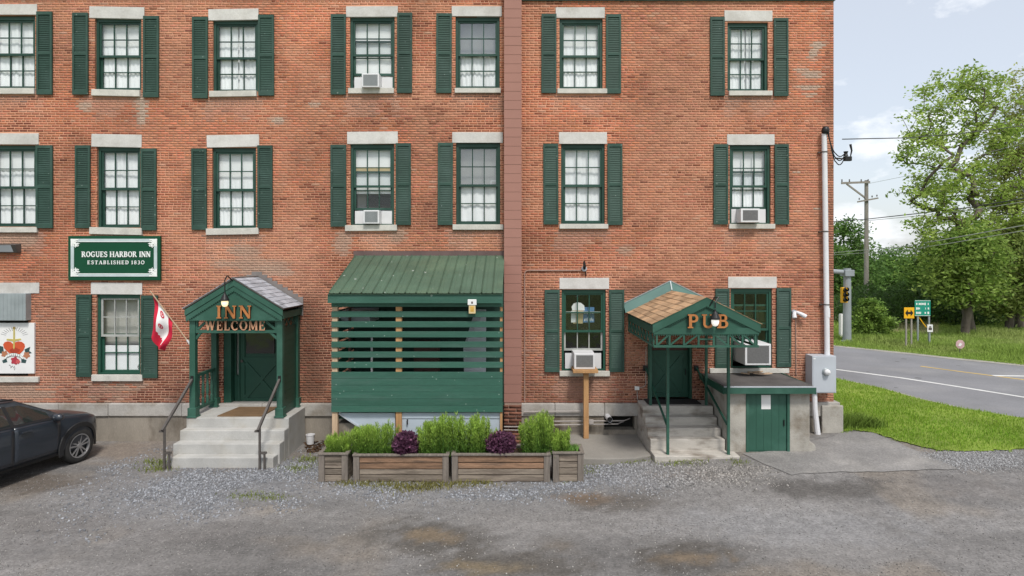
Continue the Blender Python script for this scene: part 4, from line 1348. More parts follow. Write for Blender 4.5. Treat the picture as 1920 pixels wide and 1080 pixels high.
# ================================================================== LETTERING (own stroke alphabet, slab serifs)
def arc(cx, cy, rx, ry, a0, a1, n=12):
    return [(cx + rx * math.cos(R(a0 + (a1 - a0) * i / n)), cy + ry * math.sin(R(a0 + (a1 - a0) * i / n))) for i in range(n + 1)]
T_, S_ = 0.20, 0.11        # thick and thin strokes
def serif(x, y, w=0.34):
    return ('s', [(x - w / 2, y), (x + w / 2, y)], 0.085)
B0, B1 = 0.042, 0.958
GLY = {
    'I': (0.40, [('s', [(0.20, 0), (0.20, 1)], T_), serif(0.20, B0), serif(0.20, B1)]),
    'N': (0.92, [('s', [(0.16, 0), (0.16, 1)], S_), ('s', [(0.76, 0), (0.76, 1)], S_), ('s', [(0.17, 0.97), (0.75, 0.03)], T_), serif(0.16, B0, 0.28), serif(0.11, B1, 0.22), serif(0.76, B1, 0.28)]),
    'P': (0.76, [('s', [(0.18, 0), (0.18, 1)], T_), ('s', [(0.18, 0.94)] + arc(0.40, 0.71, 0.22, 0.23, 90, -90) + [(0.18, 0.48)], 0.13), ('s', arc(0.44, 0.71, 0.17, 0.2, 60, -60, 6), 0.18), serif(0.18, B0, 0.36), serif(0.10, B1, 0.2)]),
    'U': (0.90, [('s', [(0.20, 1), (0.20, 0.30)] + arc(0.45, 0.30, 0.25, 0.235, 180, 360), 0.16), ('s', [(0.70, 0.29), (0.70, 1)], S_), serif(0.20, B1, 0.34), serif(0.70, B1, 0.30)]),
    'B': (0.78, [('s', [(0.18, 0), (0.18, 1)], T_), ('s', [(0.18, 0.94)] + arc(0.42, 0.74, 0.18, 0.20, 90, -90) + [(0.18, 0.53)], 0.12), ('s', [(0.18, 0.52)] + arc(0.44, 0.29, 0.22, 0.23, 90, -90) + [(0.18, 0.06)], 0.12),
                 ('s', arc(0.48, 0.29, 0.17, 0.17, 60, -60, 6), 0.18), ('s', arc(0.45, 0.74, 0.14, 0.14, 60, -60, 6), 0.17), serif(0.10, B0, 0.2), serif(0.10, B1, 0.2)]),
    'W': (1.22, [('s', [(0.14, 0.97), (0.38, 0.02)], T_), ('s', [(0.38, 0.04), (0.61, 0.95)], S_), ('s', [(0.61, 0.97), (0.85, 0.02)], T_), ('s', [(0.85, 0.04), (1.08, 0.95)], S_), serif(0.14, B1), serif(0.61, B1, 0.3), serif(1.08, B1, 0.3)]),
    'E': (0.76, [('s', [(0.18, 0), (0.18, 1)], T_), ('s', [(0.05, 0.95), (0.66, 0.95)], 0.10), ('s', [(0.05, 0.05), (0.68, 0.05)], 0.10), ('s', [(0.18, 0.51), (0.50, 0.51)], 0.09), ('s', [(0.63, 0.98), (0.63, 0.74)], 0.08), ('s', [(0.65, 0.02), (0.65, 0.27)], 0.08), ('s', [(0.49, 0.40), (0.49, 0.62)], 0.07)]),
    'L': (0.70, [('s', [(0.18, 0), (0.18, 1)], T_), ('s', [(0.05, 0.05), (0.62, 0.05)], 0.10), ('s', [(0.60, 0.02), (0.60, 0.30)], 0.08), serif(0.18, B1, 0.36)]),
    'C': (0.86, [('s', arc(0.44, 0.5, 0.35, 0.44, 50, 310, 22), 0.14), ('s', arc(0.42, 0.5, 0.33, 0.36, 130, 230, 8), 0.19), ('s', [(0.70, 0.95), (0.70, 0.66)], 0.08), ('s', [(0.70, 0.05), (0.70, 0.26)], 0.06)]),
    'O': (0.92, [('s', arc(0.46, 0.5, 0.37, 0.44, 0, 360, 26), 0.13), ('s', arc(0.44, 0.5, 0.33, 0.36, 125, 235, 8), 0.18), ('s', arc(0.48, 0.5, 0.33, 0.36, -55, 55, 8), 0.18)]),
    'M': (1.08, [('s', [(0.16, 0), (0.16, 1)], S_), ('s', [(0.90, 0), (0.90, 1)], T_), ('s', [(0.19, 0.97), (0.53, 0.10)], 0.17), ('s', [(0.53, 0.10), (0.87, 0.97)], 0.10), serif(0.16, B0, 0.28), serif(0.90, B0, 0.34), serif(0.12, B1, 0.22), serif(0.94, B1, 0.24)]),
    'R': (0.86, [('s', [(0.18, 0), (0.18, 1)], T_), ('s', [(0.18, 0.94)] + arc(0.40, 0.73, 0.20, 0.21, 90, -90) + [(0.18, 0.52)], 0.12), ('s', arc(0.43, 0.73, 0.15, 0.17, 60, -60, 6), 0.17), ('s', [(0.42, 0.50), (0.74, 0.03)], 0.16), serif(0.18, B0, 0.36), serif(0.10, B1, 0.2), serif(0.76, B0, 0.2)]),
    'G': (0.92, [('s', arc(0.46, 0.5, 0.37, 0.44, 50, 330, 22), 0.14), ('s', arc(0.44, 0.5, 0.33, 0.36, 130, 230, 8), 0.19), ('s', [(0.72, 0.95), (0.72, 0.68)], 0.08), ('s', [(0.74, 0.06), (0.74, 0.44)], 0.15), serif(0.72, 0.44, 0.32)]),
    'S': (0.68, [('s', arc(0.34, 0.73, 0.22, 0.21, 30, 260, 12) + arc(0.34, 0.28, 0.24, 0.23, 80, -150, 12), 0.15), ('s', [(0.57, 0.95), (0.57, 0.70)], 0.06), ('s', [(0.10, 0.05), (0.10, 0.31)], 0.06)]),
    'H': (0.96, [('s', [(0.18, 0), (0.18, 1)], T_), ('s', [(0.78, 0), (0.78, 1)], T_), ('s', [(0.18, 0.51), (0.78, 0.51)], 0.09), serif(0.18, B0), serif(0.18, B1), serif(0.78, B0), serif(0.78, B1)]),
    'A': (0.92, [('s', [(0.12, 0.02), (0.45, 0.97)], 0.10), ('s', [(0.45, 0.97), (0.78, 0.02)], T_), ('s', [(0.24, 0.33), (0.66, 0.33)], 0.085), serif(0.12, B0, 0.28), serif(0.79, B0)]),
    'T': (0.82, [('s', [(0.41, 0), (0.41, 1)], T_), ('s', [(0.05, 0.95), (0.77, 0.95)], 0.10), ('s', [(0.08, 0.98), (0.08, 0.72)], 0.07), ('s', [(0.74, 0.98), (0.74, 0.72)], 0.07), serif(0.41, B0, 0.36)]),
    'D': (0.90, [('s', [(0.18, 0), (0.18, 1)], T_), ('s', [(0.18, 0.94)] + arc(0.38, 0.5, 0.42, 0.44, 90, -90, 16) + [(0.18, 0.06)], 0.12), ('s', arc(0.42, 0.5, 0.34, 0.34, 50, -50, 8), 0.18), serif(0.10, B0, 0.2), serif(0.10, B1, 0.2)]),
    '1': (0.46, [('s', [(0.23, 0), (0.23, 1)], T_), ('s', [(0.23, 0.95), (0.07, 0.82)], 0.09), serif(0.23, B0, 0.36)]),
    '8': (0.68, [('s', arc(0.34, 0.74, 0.21, 0.20, 0, 360, 18), 0.13), ('s', arc(0.34, 0.27, 0.25, 0.22, 0, 360, 18), 0.14)]),
    '3': (0.66, [('s', arc(0.32, 0.73, 0.21, 0.21, 150, -90, 14), 0.14), ('s', arc(0.32, 0.27, 0.24, 0.23, 90, -150, 14), 0.15)]),
    '0': (0.90, [('s', arc(0.45, 0.5, 0.36, 0.44, 0, 360, 24), 0.15)]),
}
def text_width(s, sp=0.06):
    return sum(0.42 if c == ' ' else GLY[c][0] + sp for c in s) - sp

def letters(s, x0, x1, z0, z1, y, depth, m, parent, name='letter', sp=0.06, single=False, bold=1.0, m_side=None):
    """text fitted between x0 and x1; each letter its own part unless single"""
    tw = text_width(s, sp)
    kx, kz = (x1 - x0) / tw, (z1 - z0)
    cur = x0
    whole = MB()
    out = []
    for c in s:
        if c == ' ':
            cur += 0.42 * kx
            continue
        wd, strokes = GLY[c]
        mb = whole if single else MB()
        for i, (_, pts, w) in enumerate(strokes):
            yy = y - depth - 0.0007 * i
            P = [(cur + px_ * kx, z0 + pz_ * kz) for px_, pz_ in pts]
            mb.mi = 0
            n0 = len(mb.f)
            mb.ribbon(P, w * (kx * 0.5 + kz * 0.5) * bold, yy, y - 0.0005 * (i + 1))
            if m_side:
                k = 0
                for fi in range(n0, len(mb.f)):
                    q = [mb.v[v][1] for v in mb.f[fi]]
                    mb.m[fi] = 0 if max(q) - min(q) < 1e-6 else 1
        if not single:
            out.append(mb.build(name, [m, m_side] if m_side else m, parent))
        cur += (wd + sp) * kx
    if single:
        out.append(whole.build(name, m, parent))
    return out

# ================================================================== THE SIGN BOARD
sg = thing('sign_board', 'green board with white serif lettering and pale ornate border, high on the brick wall', 'sign', ((WX(218)), -0.06, WZ(484)))
sx0, sx1, sz0, sz1 = WX(131.5), WX(303.5), WZ(525.5), WZ(442.5)
MB().box(sx0, sx1, -0.065, -0.010, sz0, sz1).build('board', M['sign_green'], sg, bevel=0.006)
bx0, bx1, bz0, bz1 = sx0 + 0.065, sx1 - 0.065, sz0 + 0.085, sz1 - 0.065
bd = MB()
t = 0.07
bd.box(bx0 + 0.16, bx1 - 0.16, -0.075, -0.066, bz1 - t, bz1).box(bx0 + 0.16, bx1 - 0.16, -0.075, -0.066, bz0, bz0 + t)
bd.box(bx0, bx0 + t, -0.075, -0.066, bz0 + 0.16, bz1 - 0.16).box(bx1 - t, bx1, -0.075, -0.066, bz0 + 0.16, bz1 - 0.16)
bd.build('border', M['sign_silver'], sg)
bl = MB()
bl.box(bx0 + 0.16, bx1 - 0.16, -0.077, -0.0752, bz1 - t, bz1 - t + 0.012).box(bx0 + 0.16, bx1 - 0.16, -0.077, -0.0752, bz0 + t - 0.012, bz0 + t)
bl.build('border_line', M['sign_white'], sg)
for (cx, cz, fx, fz) in ((bx0, bz1, 1, -1), (bx1, bz1, -1, -1), (bx0, bz0, 1, 1), (bx1, bz0, -1, 1)):
    orn = MB()
    q = lambda u, v: (cx + fx * u, cz + fz * v)
    orn.ribbon([q(0.0, 0.02), q(0.17, 0.02)], 0.035, -0.078, -0.0665)
    orn.ribbon([q(0.02, 0.0), q(0.02, 0.17)], 0.035, -0.0775, -0.0663)
    for (u, v, r_) in ((0.075, 0.075, 0.030), (0.135, 0.085, 0.028), (0.085, 0.135, 0.028), (0.15, 0.14, 0.022), (0.045, 0.12, 0.02), (0.12, 0.045, 0.02)):
        orn.ribbon([q(u + r_ * math.cos(a), v + r_ * math.sin(a)) for a in np.linspace(0, 5.4, 12)], 0.020, -0.079 - u * 0.01, -0.0661)
    orn.ribbon([q(0.03, 0.03), q(0.10, 0.10), q(0.17, 0.115), q(0.20, 0.10)], [0.03, 0.03, 0.022, 0.006], -0.0795, -0.0662)
    orn.ribbon([q(0.03, 0.032), q(0.10, 0.102), q(0.115, 0.17), q(0.10, 0.20)], [0.03, 0.03, 0.022, 0.006], -0.080, -0.0664)
    orn.build('corner_ornament', M['sign_white'], sg)
letters('ROGUES HARBOR INN', WX(153, .07), WX(282.5, .07), WZ(482, .07), WZ(471.5, .07), -0.0655, 0.010, M['sign_white'], sg, sp=0.03)
letters('ESTABLISHED 1830', WX(164, .07), WX(271, .07), WZ(495.5, .07), WZ(488.5, .07), -0.0655, 0.010, M['sign_white'], sg, sp=0.22, bold=0.95)

# ================================================================== SMALL THINGS ON THE WALL, LEFT
lt = thing('wall_light', 'grey wedge shaped wall light above the leftmost ground floor opening', 'wall light', (WX(10), -0.1, WZ(465)))
MB().add([(WX(-10), 0, WZ(457)), (WX(40), 0, WZ(457)), (WX(40), 0, WZ(474)), (WX(-10), 0, WZ(474)),
          (WX(-10), -0.19, WZ(459)), (WX(40), -0.19, WZ(459)), (WX(40), -0.10, WZ(474)), (WX(-10), -0.10, WZ(474))],
         [(0, 1, 5, 4), (1, 2, 6, 5), (2, 3, 7, 6), (3, 0, 4, 7), (4, 5, 6, 7)]).build('housing', M['steel'], lt, bevel=0.006)
MB().add([(WX(-10) + 0.01, -0.192, WZ(460)), (WX(33), -0.192, WZ(460)), (WX(33), -0.115, WZ(472.5)), (WX(-10) + 0.01, -0.115, WZ(472.5))], [(0, 1, 2, 3)]).build('lens', M['galv'], lt)

vb = thing('vent_cover', 'square grey sheet metal vent cover above the white heart poster', 'vent', (WX(10), -0.1, WZ(575)))
MB().box(WX(-20, .16), WX(48, .16), -0.16, 0.15, WZ(601, .16), WZ(550.5, .16)).build('box', M['galv_dark'], vb, bevel=0.006)
rbm = MB()
for i in range(9):
    xx = WX(-16, .16) + i * 0.085
    rbm.box(xx, xx + 0.008, -0.164, -0.1605, WZ(600, .16), WZ(552, .16))
rbm.build('seams', M['galv_dark'], vb)
MB().box(VENT_OPEN[0], VENT_OPEN[1] + 0.0, 0.03, 0.1, VENT_OPEN[2], VENT_OPEN[3]).build('backing', M['dark'], vb)
rub = MB()
zz = VENT_OPEN[2]
while zz < VENT_OPEN[3] - 0.05:
    rub.box(WX(50), WX(65), -0.002 - 0.006 * random.random(), 0.02, zz, zz + 0.055)
    zz += 0.066

# poster: heart, dagger and flowers on a white panel
ps = thing('poster', 'white poster panel with red heart, gold dagger and banner on the wall', 'poster', (WX(30), -0.05, WZ(652)))
pd_ = 0.05
MB().box(WX(-18, pd_), WX(64, pd_), -pd_, -0.004, WZ(700.5, pd_), WZ(605.5, pd_)).build('panel', M['white'], ps, bevel=0.006)
def pcol(name, c):
    if name not in M:
        M[name] = mat(name, c, 0.6, 0.12, 12)
    return M[name]
PX = lambda px_: WX(px_, pd_)
PZ = lambda py_: WZ(py_, pd_)
def pp(pts):
    return [(PX(a), PZ(b)) for a, b in pts]
def flat(name, pts, c, lift, mname):
    MB().prism(pp(pts), -pd_ - 0.0012 * lift - 0.001, -pd_ - 0.0005).build(name, pcol(mname, c), ps)
heart = [(28, 667), (16, 661), (8, 653), (6, 646), (9, 641.5), (14, 640), (20, 641), (26, 646), (29, 641.5), (35, 640), (41, 641), (46, 645), (47, 650), (44, 657), (37, 664)]
flat('leaf_print', [(46, 655), (57, 650), (55, 658), (60, 662), (48, 665)], (0.03, 0.07, 0.07), 1, 'ink_teal')
flat('leaf_print', [(6, 650), (-2, 648), (-4, 656), (-2, 662), (8, 664)], (0.03, 0.07, 0.07), 1, 'ink_teal')
flat('leaf_print', [(40, 672), (50, 675), (48, 681), (40, 680)], (0.03, 0.07, 0.07), 1, 'ink_teal')
flat('leaf_print', [(12, 672), (4, 676), (6, 681), (14, 679)], (0.03, 0.07, 0.07), 1, 'ink_teal')
def blob(cx, cy, r, n=12, w=0.18, ph=0):
    return [(cx + r * (1 + w * math.sin(5 * a + ph)) * math.cos(a), cy + r * (1 + w * math.sin(5 * a + ph)) * math.sin(a)) for a in np.linspace(0, 2 * math.pi, n * 2, endpoint=False)]
flat('rose_print', blob(50, 666, 6), (0.42, 0.17, 0.09), 2, 'ink_rust')
flat('rose_print', blob(9, 664, 6, ph=1), (0.42, 0.17, 0.09), 2, 'ink_rust')
flat('heart_print', heart, (0.55, 0.085, 0.03), 3, 'ink_red')
flat('heart_shade_print', [(18, 656), (27, 651), (38, 655), (36, 660), (28, 663), (20, 660)], (0.36, 0.045, 0.02), 4, 'ink_dark_red')
flat('rose_print', blob(28, 676, 7, ph=2), (0.40, 0.04, 0.06), 4, 'ink_crimson')
flat('rose_print', blob(34, 678, 4, ph=1), (0.55, 0.10, 0.10), 5, 'ink_pink')
flat('blade_print', [(25, 640), (28, 640), (28, 652), (26.5, 655), (25, 652)], (0.50, 0.42, 0.12), 6, 'ink_gold')
flat('dagger_hilt_print', [(25.4, 616), (28, 616), (28.2, 636), (39, 634.5), (40, 637), (28, 640), (25.4, 640), (13, 638), (13, 635), (25.2, 636)], (0.44, 0.36, 0.14), 6, 'ink_gold')
flat('pommel_print', blob(26.8, 615, 2.6, w=0.05), (0.30, 0.22, 0.08), 7, 'ink_brown')
bn = MB()
bn.ribbon(pp([(9, 672), (14, 667), (22, 664.5), (30, 664.5), (38, 667), (44, 672)]), 0.055, -pd_ - 0.010, -pd_ - 0.0005)
bn.build('banner_print', M['sign_white'], ps)
bk = MB()
for (o_) in (0.030, -0.030):
    bk.ribbon([(a, b + o_) for a, b in pp([(9, 672), (14, 667), (22, 664.5), (30, 664.5), (38, 667), (44, 672)])], 0.006, -pd_ - 0.0115, -pd_ - 0.0102)
for i, xx in enumerate((15, 19, 22.5, 26, 29.5, 33, 37)):
    yy = 664.8 + 0.028 * (xx - 26.5) ** 2
    bk.ribbon(pp([(xx, yy - 2.0), (xx + 0.7, yy), (xx, yy + 1.6)]), 0.008, -pd_ - 0.0118, -pd_ - 0.0102)
for k in range(13):
    a = R(20 + k * 140 / 12)
    bk.ribbon(pp([(27 + 17 * math.cos(a), 633 - 13 * math.sin(a)), (27 + 27 * math.cos(a), 633 - 20 * math.sin(a))]), 0.005, -pd_ - 0.003, -pd_ - 0.0005)
bk.ribbon(pp([(17, 684), (21, 687), (20, 690), (24, 686)]), 0.008, -pd_ - 0.003, -pd_ - 0.0006)
bk.ribbon(pp([(25, 690), (27, 686), (28, 692), (26.8, 694)]), 0.008, -pd_ - 0.003, -pd_ - 0.0006)
bk.build('ink_lines', pcol('ink_black', (0.03, 0.03, 0.03)), ps)

# flag on a slanted pole fixed to the porch post
fg = thing('flag', 'red and white flag with round emblems drooping from a slanted pole by the porch', 'flag', (WX(357, 1.0), -1.0, WZ(646, 1.0)))
pA, pB = W(357, 646, 1.0), W(281, 545, 1.25)
MB().tube([pA, pB], 0.013, 8).build('pole', M['wood_raw'], fg)
MB().tube([pA, pA + (pB - pA).normalized() * 0.12], [0.024, 0.018], 8).build('bracket', M['pvc'], fg)
M['flag_red'] = mat('flag_red_cloth', (0.52, 0.016, 0.045), 0.85, 0.12, 6)
M['flag_white'] = mat('flag_white_cloth', (0.78, 0.77, 0.76), 0.85, 0.05, 6)
# cloth: strips run along the pole; hangs down in folds
NU, NV = 24, 26
upper, lower = W(286.5, 555, 1.22), W(323, 603, 1.1)
def cloth_pt(u, v):
    p = upper.lerp(lower, u)
    fall = 0.72 * v
    # gathers to the left as it falls
    left = upper.x + 0.02 + 0.02 * math.sin(v * 5)
    k = min(1, v * (1.25 - 0.1 * u))
    x = p.x * (1 - k) + (left + u * (0.43 - 0.26 * v)) * k
    z = p.z - fall * (0.95 + 0.22 * (1 - u) + 0.10 * math.sin(u * 5)) + (0.36 * (1 - u) * k * 0.0)
    z -= (p.z - lower.z) * 0.16 * v * u * 0
    y = p.y + 0.05 * math.sin(u * 9 + v * 4.5) * (0.3 + v) + 0.03 * math.sin(v * 9 + u * 3)
    return (x, y, z)
mbf = MB()
for i in range(NU + 1):
    for j in range(NV + 1):
        mbf.v.append(cloth_pt(i / NU, j / NV))
for i in range(NU):
    for j in range(NV):
        a = i * (NV + 1) + j
        mbf.f.append([a, a + NV + 1, a + NV + 2, a + 1])
        v_ = (j + 0.5) / NV
        u_ = (i + 0.5) / NU
        mbf.m.append(1 if 0.22 < u_ < 0.74 and v_ < 0.70 + 0.4 * (u_ - 0.25) else 0)
cl = mbf.build('cloth', [M['flag_red'], M['flag_white']], fg, smooth=True, fix=False)
em = MB()
for (u0, v0, r_) in ((0.47, 0.16, 0.075), (0.42, 0.47, 0.06)):
    ring = [cloth_pt(u0 + r_ * 1.5 * math.cos(a), v0 + r_ * math.sin(a)) for a in np.linspace(0, 2 * math.pi, 14, endpoint=False)]
    inner = [cloth_pt(u0 + r_ * 0.9 * math.cos(a), v0 + r_ * 0.6 * math.sin(a)) for a in np.linspace(0, 2 * math.pi, 14, endpoint=False)]
    for k in range(14):
        j = (k + 1) % 14
        q = [ring[k], ring[j], inner[j], inner[k]]
        em.add([(a, b - 0.008, c) for a, b, c in q], [(0, 1, 2, 3)])
    q = [cloth_pt(u0 + dx * r_, v0 + dz * r_) for dx, dz in ((-0.5, -0.4), (0.5, -0.4), (0.3, 0.3), (0, 0.55), (-0.3, 0.3))]
    em.add([(a, b - 0.008, c) for a, b, c in q], [(0, 1, 2, 3, 4)])
em.build('emblem', M['flag_red'], fg, fix=False)

# ================================================================== INN PORCH
pq = thing('inn_porch', 'green gabled inn porch with slate roof, posts and raised wooden lettering', 'porch', (-5.8, -0.6, 0.78))
LZ = 0.78
pl, prr = -6.70, -4.90
ex0, ex1, ac = -6.815, -4.805, -5.81
ez, az_, fd = 2.99, 3.60, 1.16
# gable front
MB().prism([(ex0 + 0.06, 2.80), (ex1 - 0.06, 2.80), (ex1 - 0.06, ez - 0.02), (ac, az_ - 0.05), (ex0 + 0.06, ez - 0.02)], -fd + 0.04, -fd + 0.10).build('gable', M['green'], pq)
rk = MB()
def rake(mb, x0, z0, x1, z1, h, y0, y1):
    mb.prism([(x0, z0), (x1, z1), (x1, z1 - h), (x0, z0 - h)], y0, y1)
rake(rk, ex0, ez + 0.02, ac, az_ + 0.03, 0.13, -fd, -fd + 0.039)
rake(rk, ac, az_ + 0.03, ex1, ez + 0.02, 0.13, -fd, -fd + 0.039)
rk.build('rake_board', M['green'], pq)
rk2 = MB()
rake(rk2, ex0 + 0.02, ez - 0.112, ac, az_ - 0.10, 0.10, -fd + 0.015, -fd + 0.0385)
rake(rk2, ac, az_ - 0.10, ex1 - 0.02, ez - 0.112, 0.10, -fd + 0.015, -fd + 0.0385)
rk2.build('inner_rake', M['green'], pq)
def saw(mb, x0, z0, x1, z1, n, h, y0, y1):
    for i in range(n):
        t0, t1 = i / n, (i + 1) / n
        a = (x0 + (x1 - x0) * t0, z0 + (z1 - z0) * t0)
        b = (x0 + (x1 - x0) * t1, z0 + (z1 - z0) * t1)
        mb.prism([a, b, ((a[0] + b[0]) / 2, (a[1] + b[1]) / 2 - h)], y0, y1)
tr = MB()
saw(tr, ex0 + 0.02, ez - 0.212, ac, az_ - 0.200, 26, 0.028, -fd + 0.016, -fd + 0.037)
saw(tr, ac, az_ - 0.200, ex1 - 0.02, ez - 0.212, 26, 0.028, -fd + 0.016, -fd + 0.037)
saw(tr, ex0 + 0.02, 2.80, ex1 - 0.02, 2.80, 48, 0.032, -fd + 0.02, -fd + 0.038)
tag(tr.build('dentil_trim', M['green'], pq), kind='stuff')
# posts with bases
for x, d in ((pl, 1.02), (prr, 1.02), (pl, 0.10), (prr, 0.10)):
    mb = MB()
    mb.box(x - 0.06, x + 0.06, -d - 0.06, -d + 0.06, LZ + 0.003, 2.80)
    po = mb.build('post', M['green'], pq, bevel=0.006)
    MB().box(x - 0.085, x + 0.085, -d - 0.085, -d + 0.085, LZ + 0.002, LZ + 0.20).box(x - 0.10, x + 0.10, -d - 0.10, -d + 0.10, LZ + 0.001, LZ + 0.03).build('post_base', M['green'], po, bevel=0.006)
# beams
bm_ = MB()
bm_.box(pl + 0.06, prr - 0.06, -1.06, -1.00, 2.52, 2.58)
bm_.box(pl + 0.06, pl + 0.10, -1.055, -1.005, 2.58, 2.80)
bm_.box(prr - 0.10, prr - 0.06, -1.055, -1.005, 2.58, 2.80)
bm_.box(pl + 0.30, pl + 0.38, -1.055, -1.005, 2.58, 2.80).box(prr - 0.40, prr - 0.32, -1.055, -1.005, 2.58, 2.80)
bm_.build('letter_rail', M['green'], pq)
br = MB()
br.beam((pl + 0.10, -1.03, 2.60), (pl + 0.30, -1.03, 2.78), 0.04, 0.05).beam((prr - 0.10, -1.03, 2.60), (prr - 0.32, -1.03, 2.78), 0.04, 0.05)
br.beam((prr - 0.06, -1.03, 2.40), (prr - 0.20, -1.03, 2.53), 0.04, 0.05).beam((pl + 0.06, -1.03, 2.40), (pl + 0.16, -1.03, 2.53), 0.04, 0.05)
br.build('corner_brace', M['green'], pq)
MB().box(ex0 + 0.10, ex0 + 0.14, -fd + 0.101, -0.02, 2.80, ez - 0.03).box(ex1 - 0.14, ex1 - 0.10, -fd + 0.101, -0.02, 2.80, ez - 0.03).build('side_fascia', M['green_dark'], pq)
MB().box(ex1 - 0.03, ex1 + 0.0, -fd + 0.041, -0.02, ez - 0.17, ez - 0.035).box(ex0, ex0 + 0.03, -fd + 0.041, -0.02, ez - 0.17, ez - 0.035).build('eaves_board', M['green'], pq)
# roof decks
for s in (-1, 1):
    xe = ex1 if s > 0 else ex0
    dk = MB()
    dk.add([(ac, -fd - 0.015, az_ + 0.034), (xe + s * 0.02, -fd - 0.015, ez + 0.022), (xe + s * 0.02, -0.005, ez + 0.022), (ac, -0.005, az_ + 0.034),
            (ac, -fd - 0.015, az_ + 0.060), (xe + s * 0.02, -fd - 0.015, ez + 0.048), (xe + s * 0.02, -0.005, ez + 0.048), (ac, -0.005, az_ + 0.060)],
           [(0, 1, 2, 3), (7, 6, 5, 4), (0, 4, 5, 1), (1, 5, 6, 2), (2, 6, 7, 3), (3, 7, 4, 0)])
    dk.build('roof_deck', M['steel'], pq)
def slates(parent, name, x_r, z_r, x_e, z_e, y0, y1, rows, per, m, colf, lift=0.012):
    dx, dz = x_e - x_r, z_e - z_r
    Ls = math.hypot(dx, dz)
    nx, nz = -dz / Ls, dx / Ls
    if nz < 0:
        nx, nz = -nx, -nz
    for r in range(rows):
        t0, t1 = r / rows - (0.35 / rows if r else 0), (r + 1) / rows
        off = (0.5 if r % 2 else 0.0)
        k = -off
        while k < per:
            a, b = max(k, 0), min(k + 1, per)
            if b - a > 0.05:
                ya, yb = y0 + (y1 - y0) * a / per + 0.002, y0 + (y1 - y0) * b / per - 0.002
                jl = lift * (0.8 + 0.5 * random.random())
                h0, h1 = 0.002, jl
                p = lambda t, h: (x_r + dx * t + nx * h, z_r + dz * t + nz * h)
                A, B, C, D = p(t0, h0 + 0.002), p(t1, h1 + 0.004), p(t1, h1 - 0.006), p(t0, h0 - 0.002)
                v = [(A[0], ya, A[1]), (A[0], yb, A[1]), (B[0], yb, B[1]), (B[0], ya, B[1]), (D[0], ya, D[1]), (D[0], yb, D[1]), (C[0], yb, C[1]), (C[0], ya, C[1])]
                mb = MB().add(v, [(0, 1, 2, 3), (7, 6, 5, 4), (3, 2, 6, 7), (0, 3, 7, 4), (1, 5, 6, 2)])
                me = mb.mesh(name, m)
                set_col(me, np.repeat(np.array([colf()]), 8, 0))
                link(name, me, parent)
            k += 1
sl_col = lambda: tuple(np.array([0.36, 0.375, 0.41]) * (0.72 + 0.5 * random.random()))
slates(pq, 'slate', ac, az_ + 0.064, ex1 + 0.035, ez + 0.040, -fd - 0.02, -0.03, 9, 5, M['slate'], sl_col)
slates(pq, 'slate', ac, az_ + 0.064, ex0 - 0.035, ez + 0.040, -fd - 0.02, -0.03, 9, 5, M['slate'], sl_col)
MB().beam((ac, -fd - 0.02, az_ + 0.070), (ac, -0.01, az_ + 0.070), 0.07, 0.02).build('ridge_cap', M['lead'], pq)
# stepped flashing on the wall
sf_ = MB()
nst = 9
for i in range(nst):
    for s in (1, -1):
        xa = ac + s * i * 0.115
        xb = ac + s * (i + 1) * 0.115
        zt_ = az_ + 0.20 - (i + 0.4) * 0.115 * (az_ - ez) / 1.0
        sf_.box(min(xa, xb), max(xa, xb) - 0.001, -0.016 - 0.001 * (i % 2), -0.004, zt_ - 0.42, zt_)
tag(sf_.build('step_flashing', M['lead'], pq), kind='stuff')
# left balustrade, right plank screen
bal = MB()
bal.beam((pl, -0.96, 1.62), (pl, -0.16, 1.62), 0.07, 0.06).beam((pl, -0.96, 0.92), (pl, -0.16, 0.92), 0.06, 0.06)
blr = bal.build('railing', M['green'], pq)
for i in range(4):
    d = 0.82 - i * 0.19
    MB().lathe([(0.030, 0.95), (0.030, 1.08), (0.018, 1.11), (0.034, 1.22), (0.026, 1.38), (0.018, 1.46), (0.030, 1.49), (0.030, 1.59)], (pl, -d, 0), 'z', 10).build('baluster', M['green'], blr)
zb = LZ + 0.03
while zb < 2.50:
    MB().box(prr - 0.02, prr + 0.02, -0.955, -0.165, zb, zb + 0.148).build('screen_board', M['green_dark'], pq)
    zb += 0.151
scr = MB()
for i in range(3):
    y0_ = -0.94 + i * 0.26
    scr.beam((prr, y0_, 2.53), (prr, y0_ + 0.25, 2.78), 0.02, 0.03).beam((prr + 0.004, y0_ + 0.25, 2.53), (prr + 0.004, y0_, 2.78), 0.02, 0.03)
tag(scr.build('lattice', M['green'], pq), kind='stuff')
MB().box(pl + 0.07, prr - 0.07, -1.0, -0.03, 2.83, 2.85).build('porch_ceiling', M['green_dark'], pq)
# letters
letters('INN', WX(405.5, fd), WX(472, fd), WZ(597, fd), WZ(573, fd), -fd + 0.039, 0.05, M['letter'], pq, sp=0.16, m_side=M['letter_side'], bold=0.95)
letters('WELCOME', WX(385, 1.05), WX(498.5, 1.05), 2.575, WZ(600.5, 1.05), -1.028, 0.045, M['letter_pale'], pq, sp=0.10, m_side=M['letter_side'])

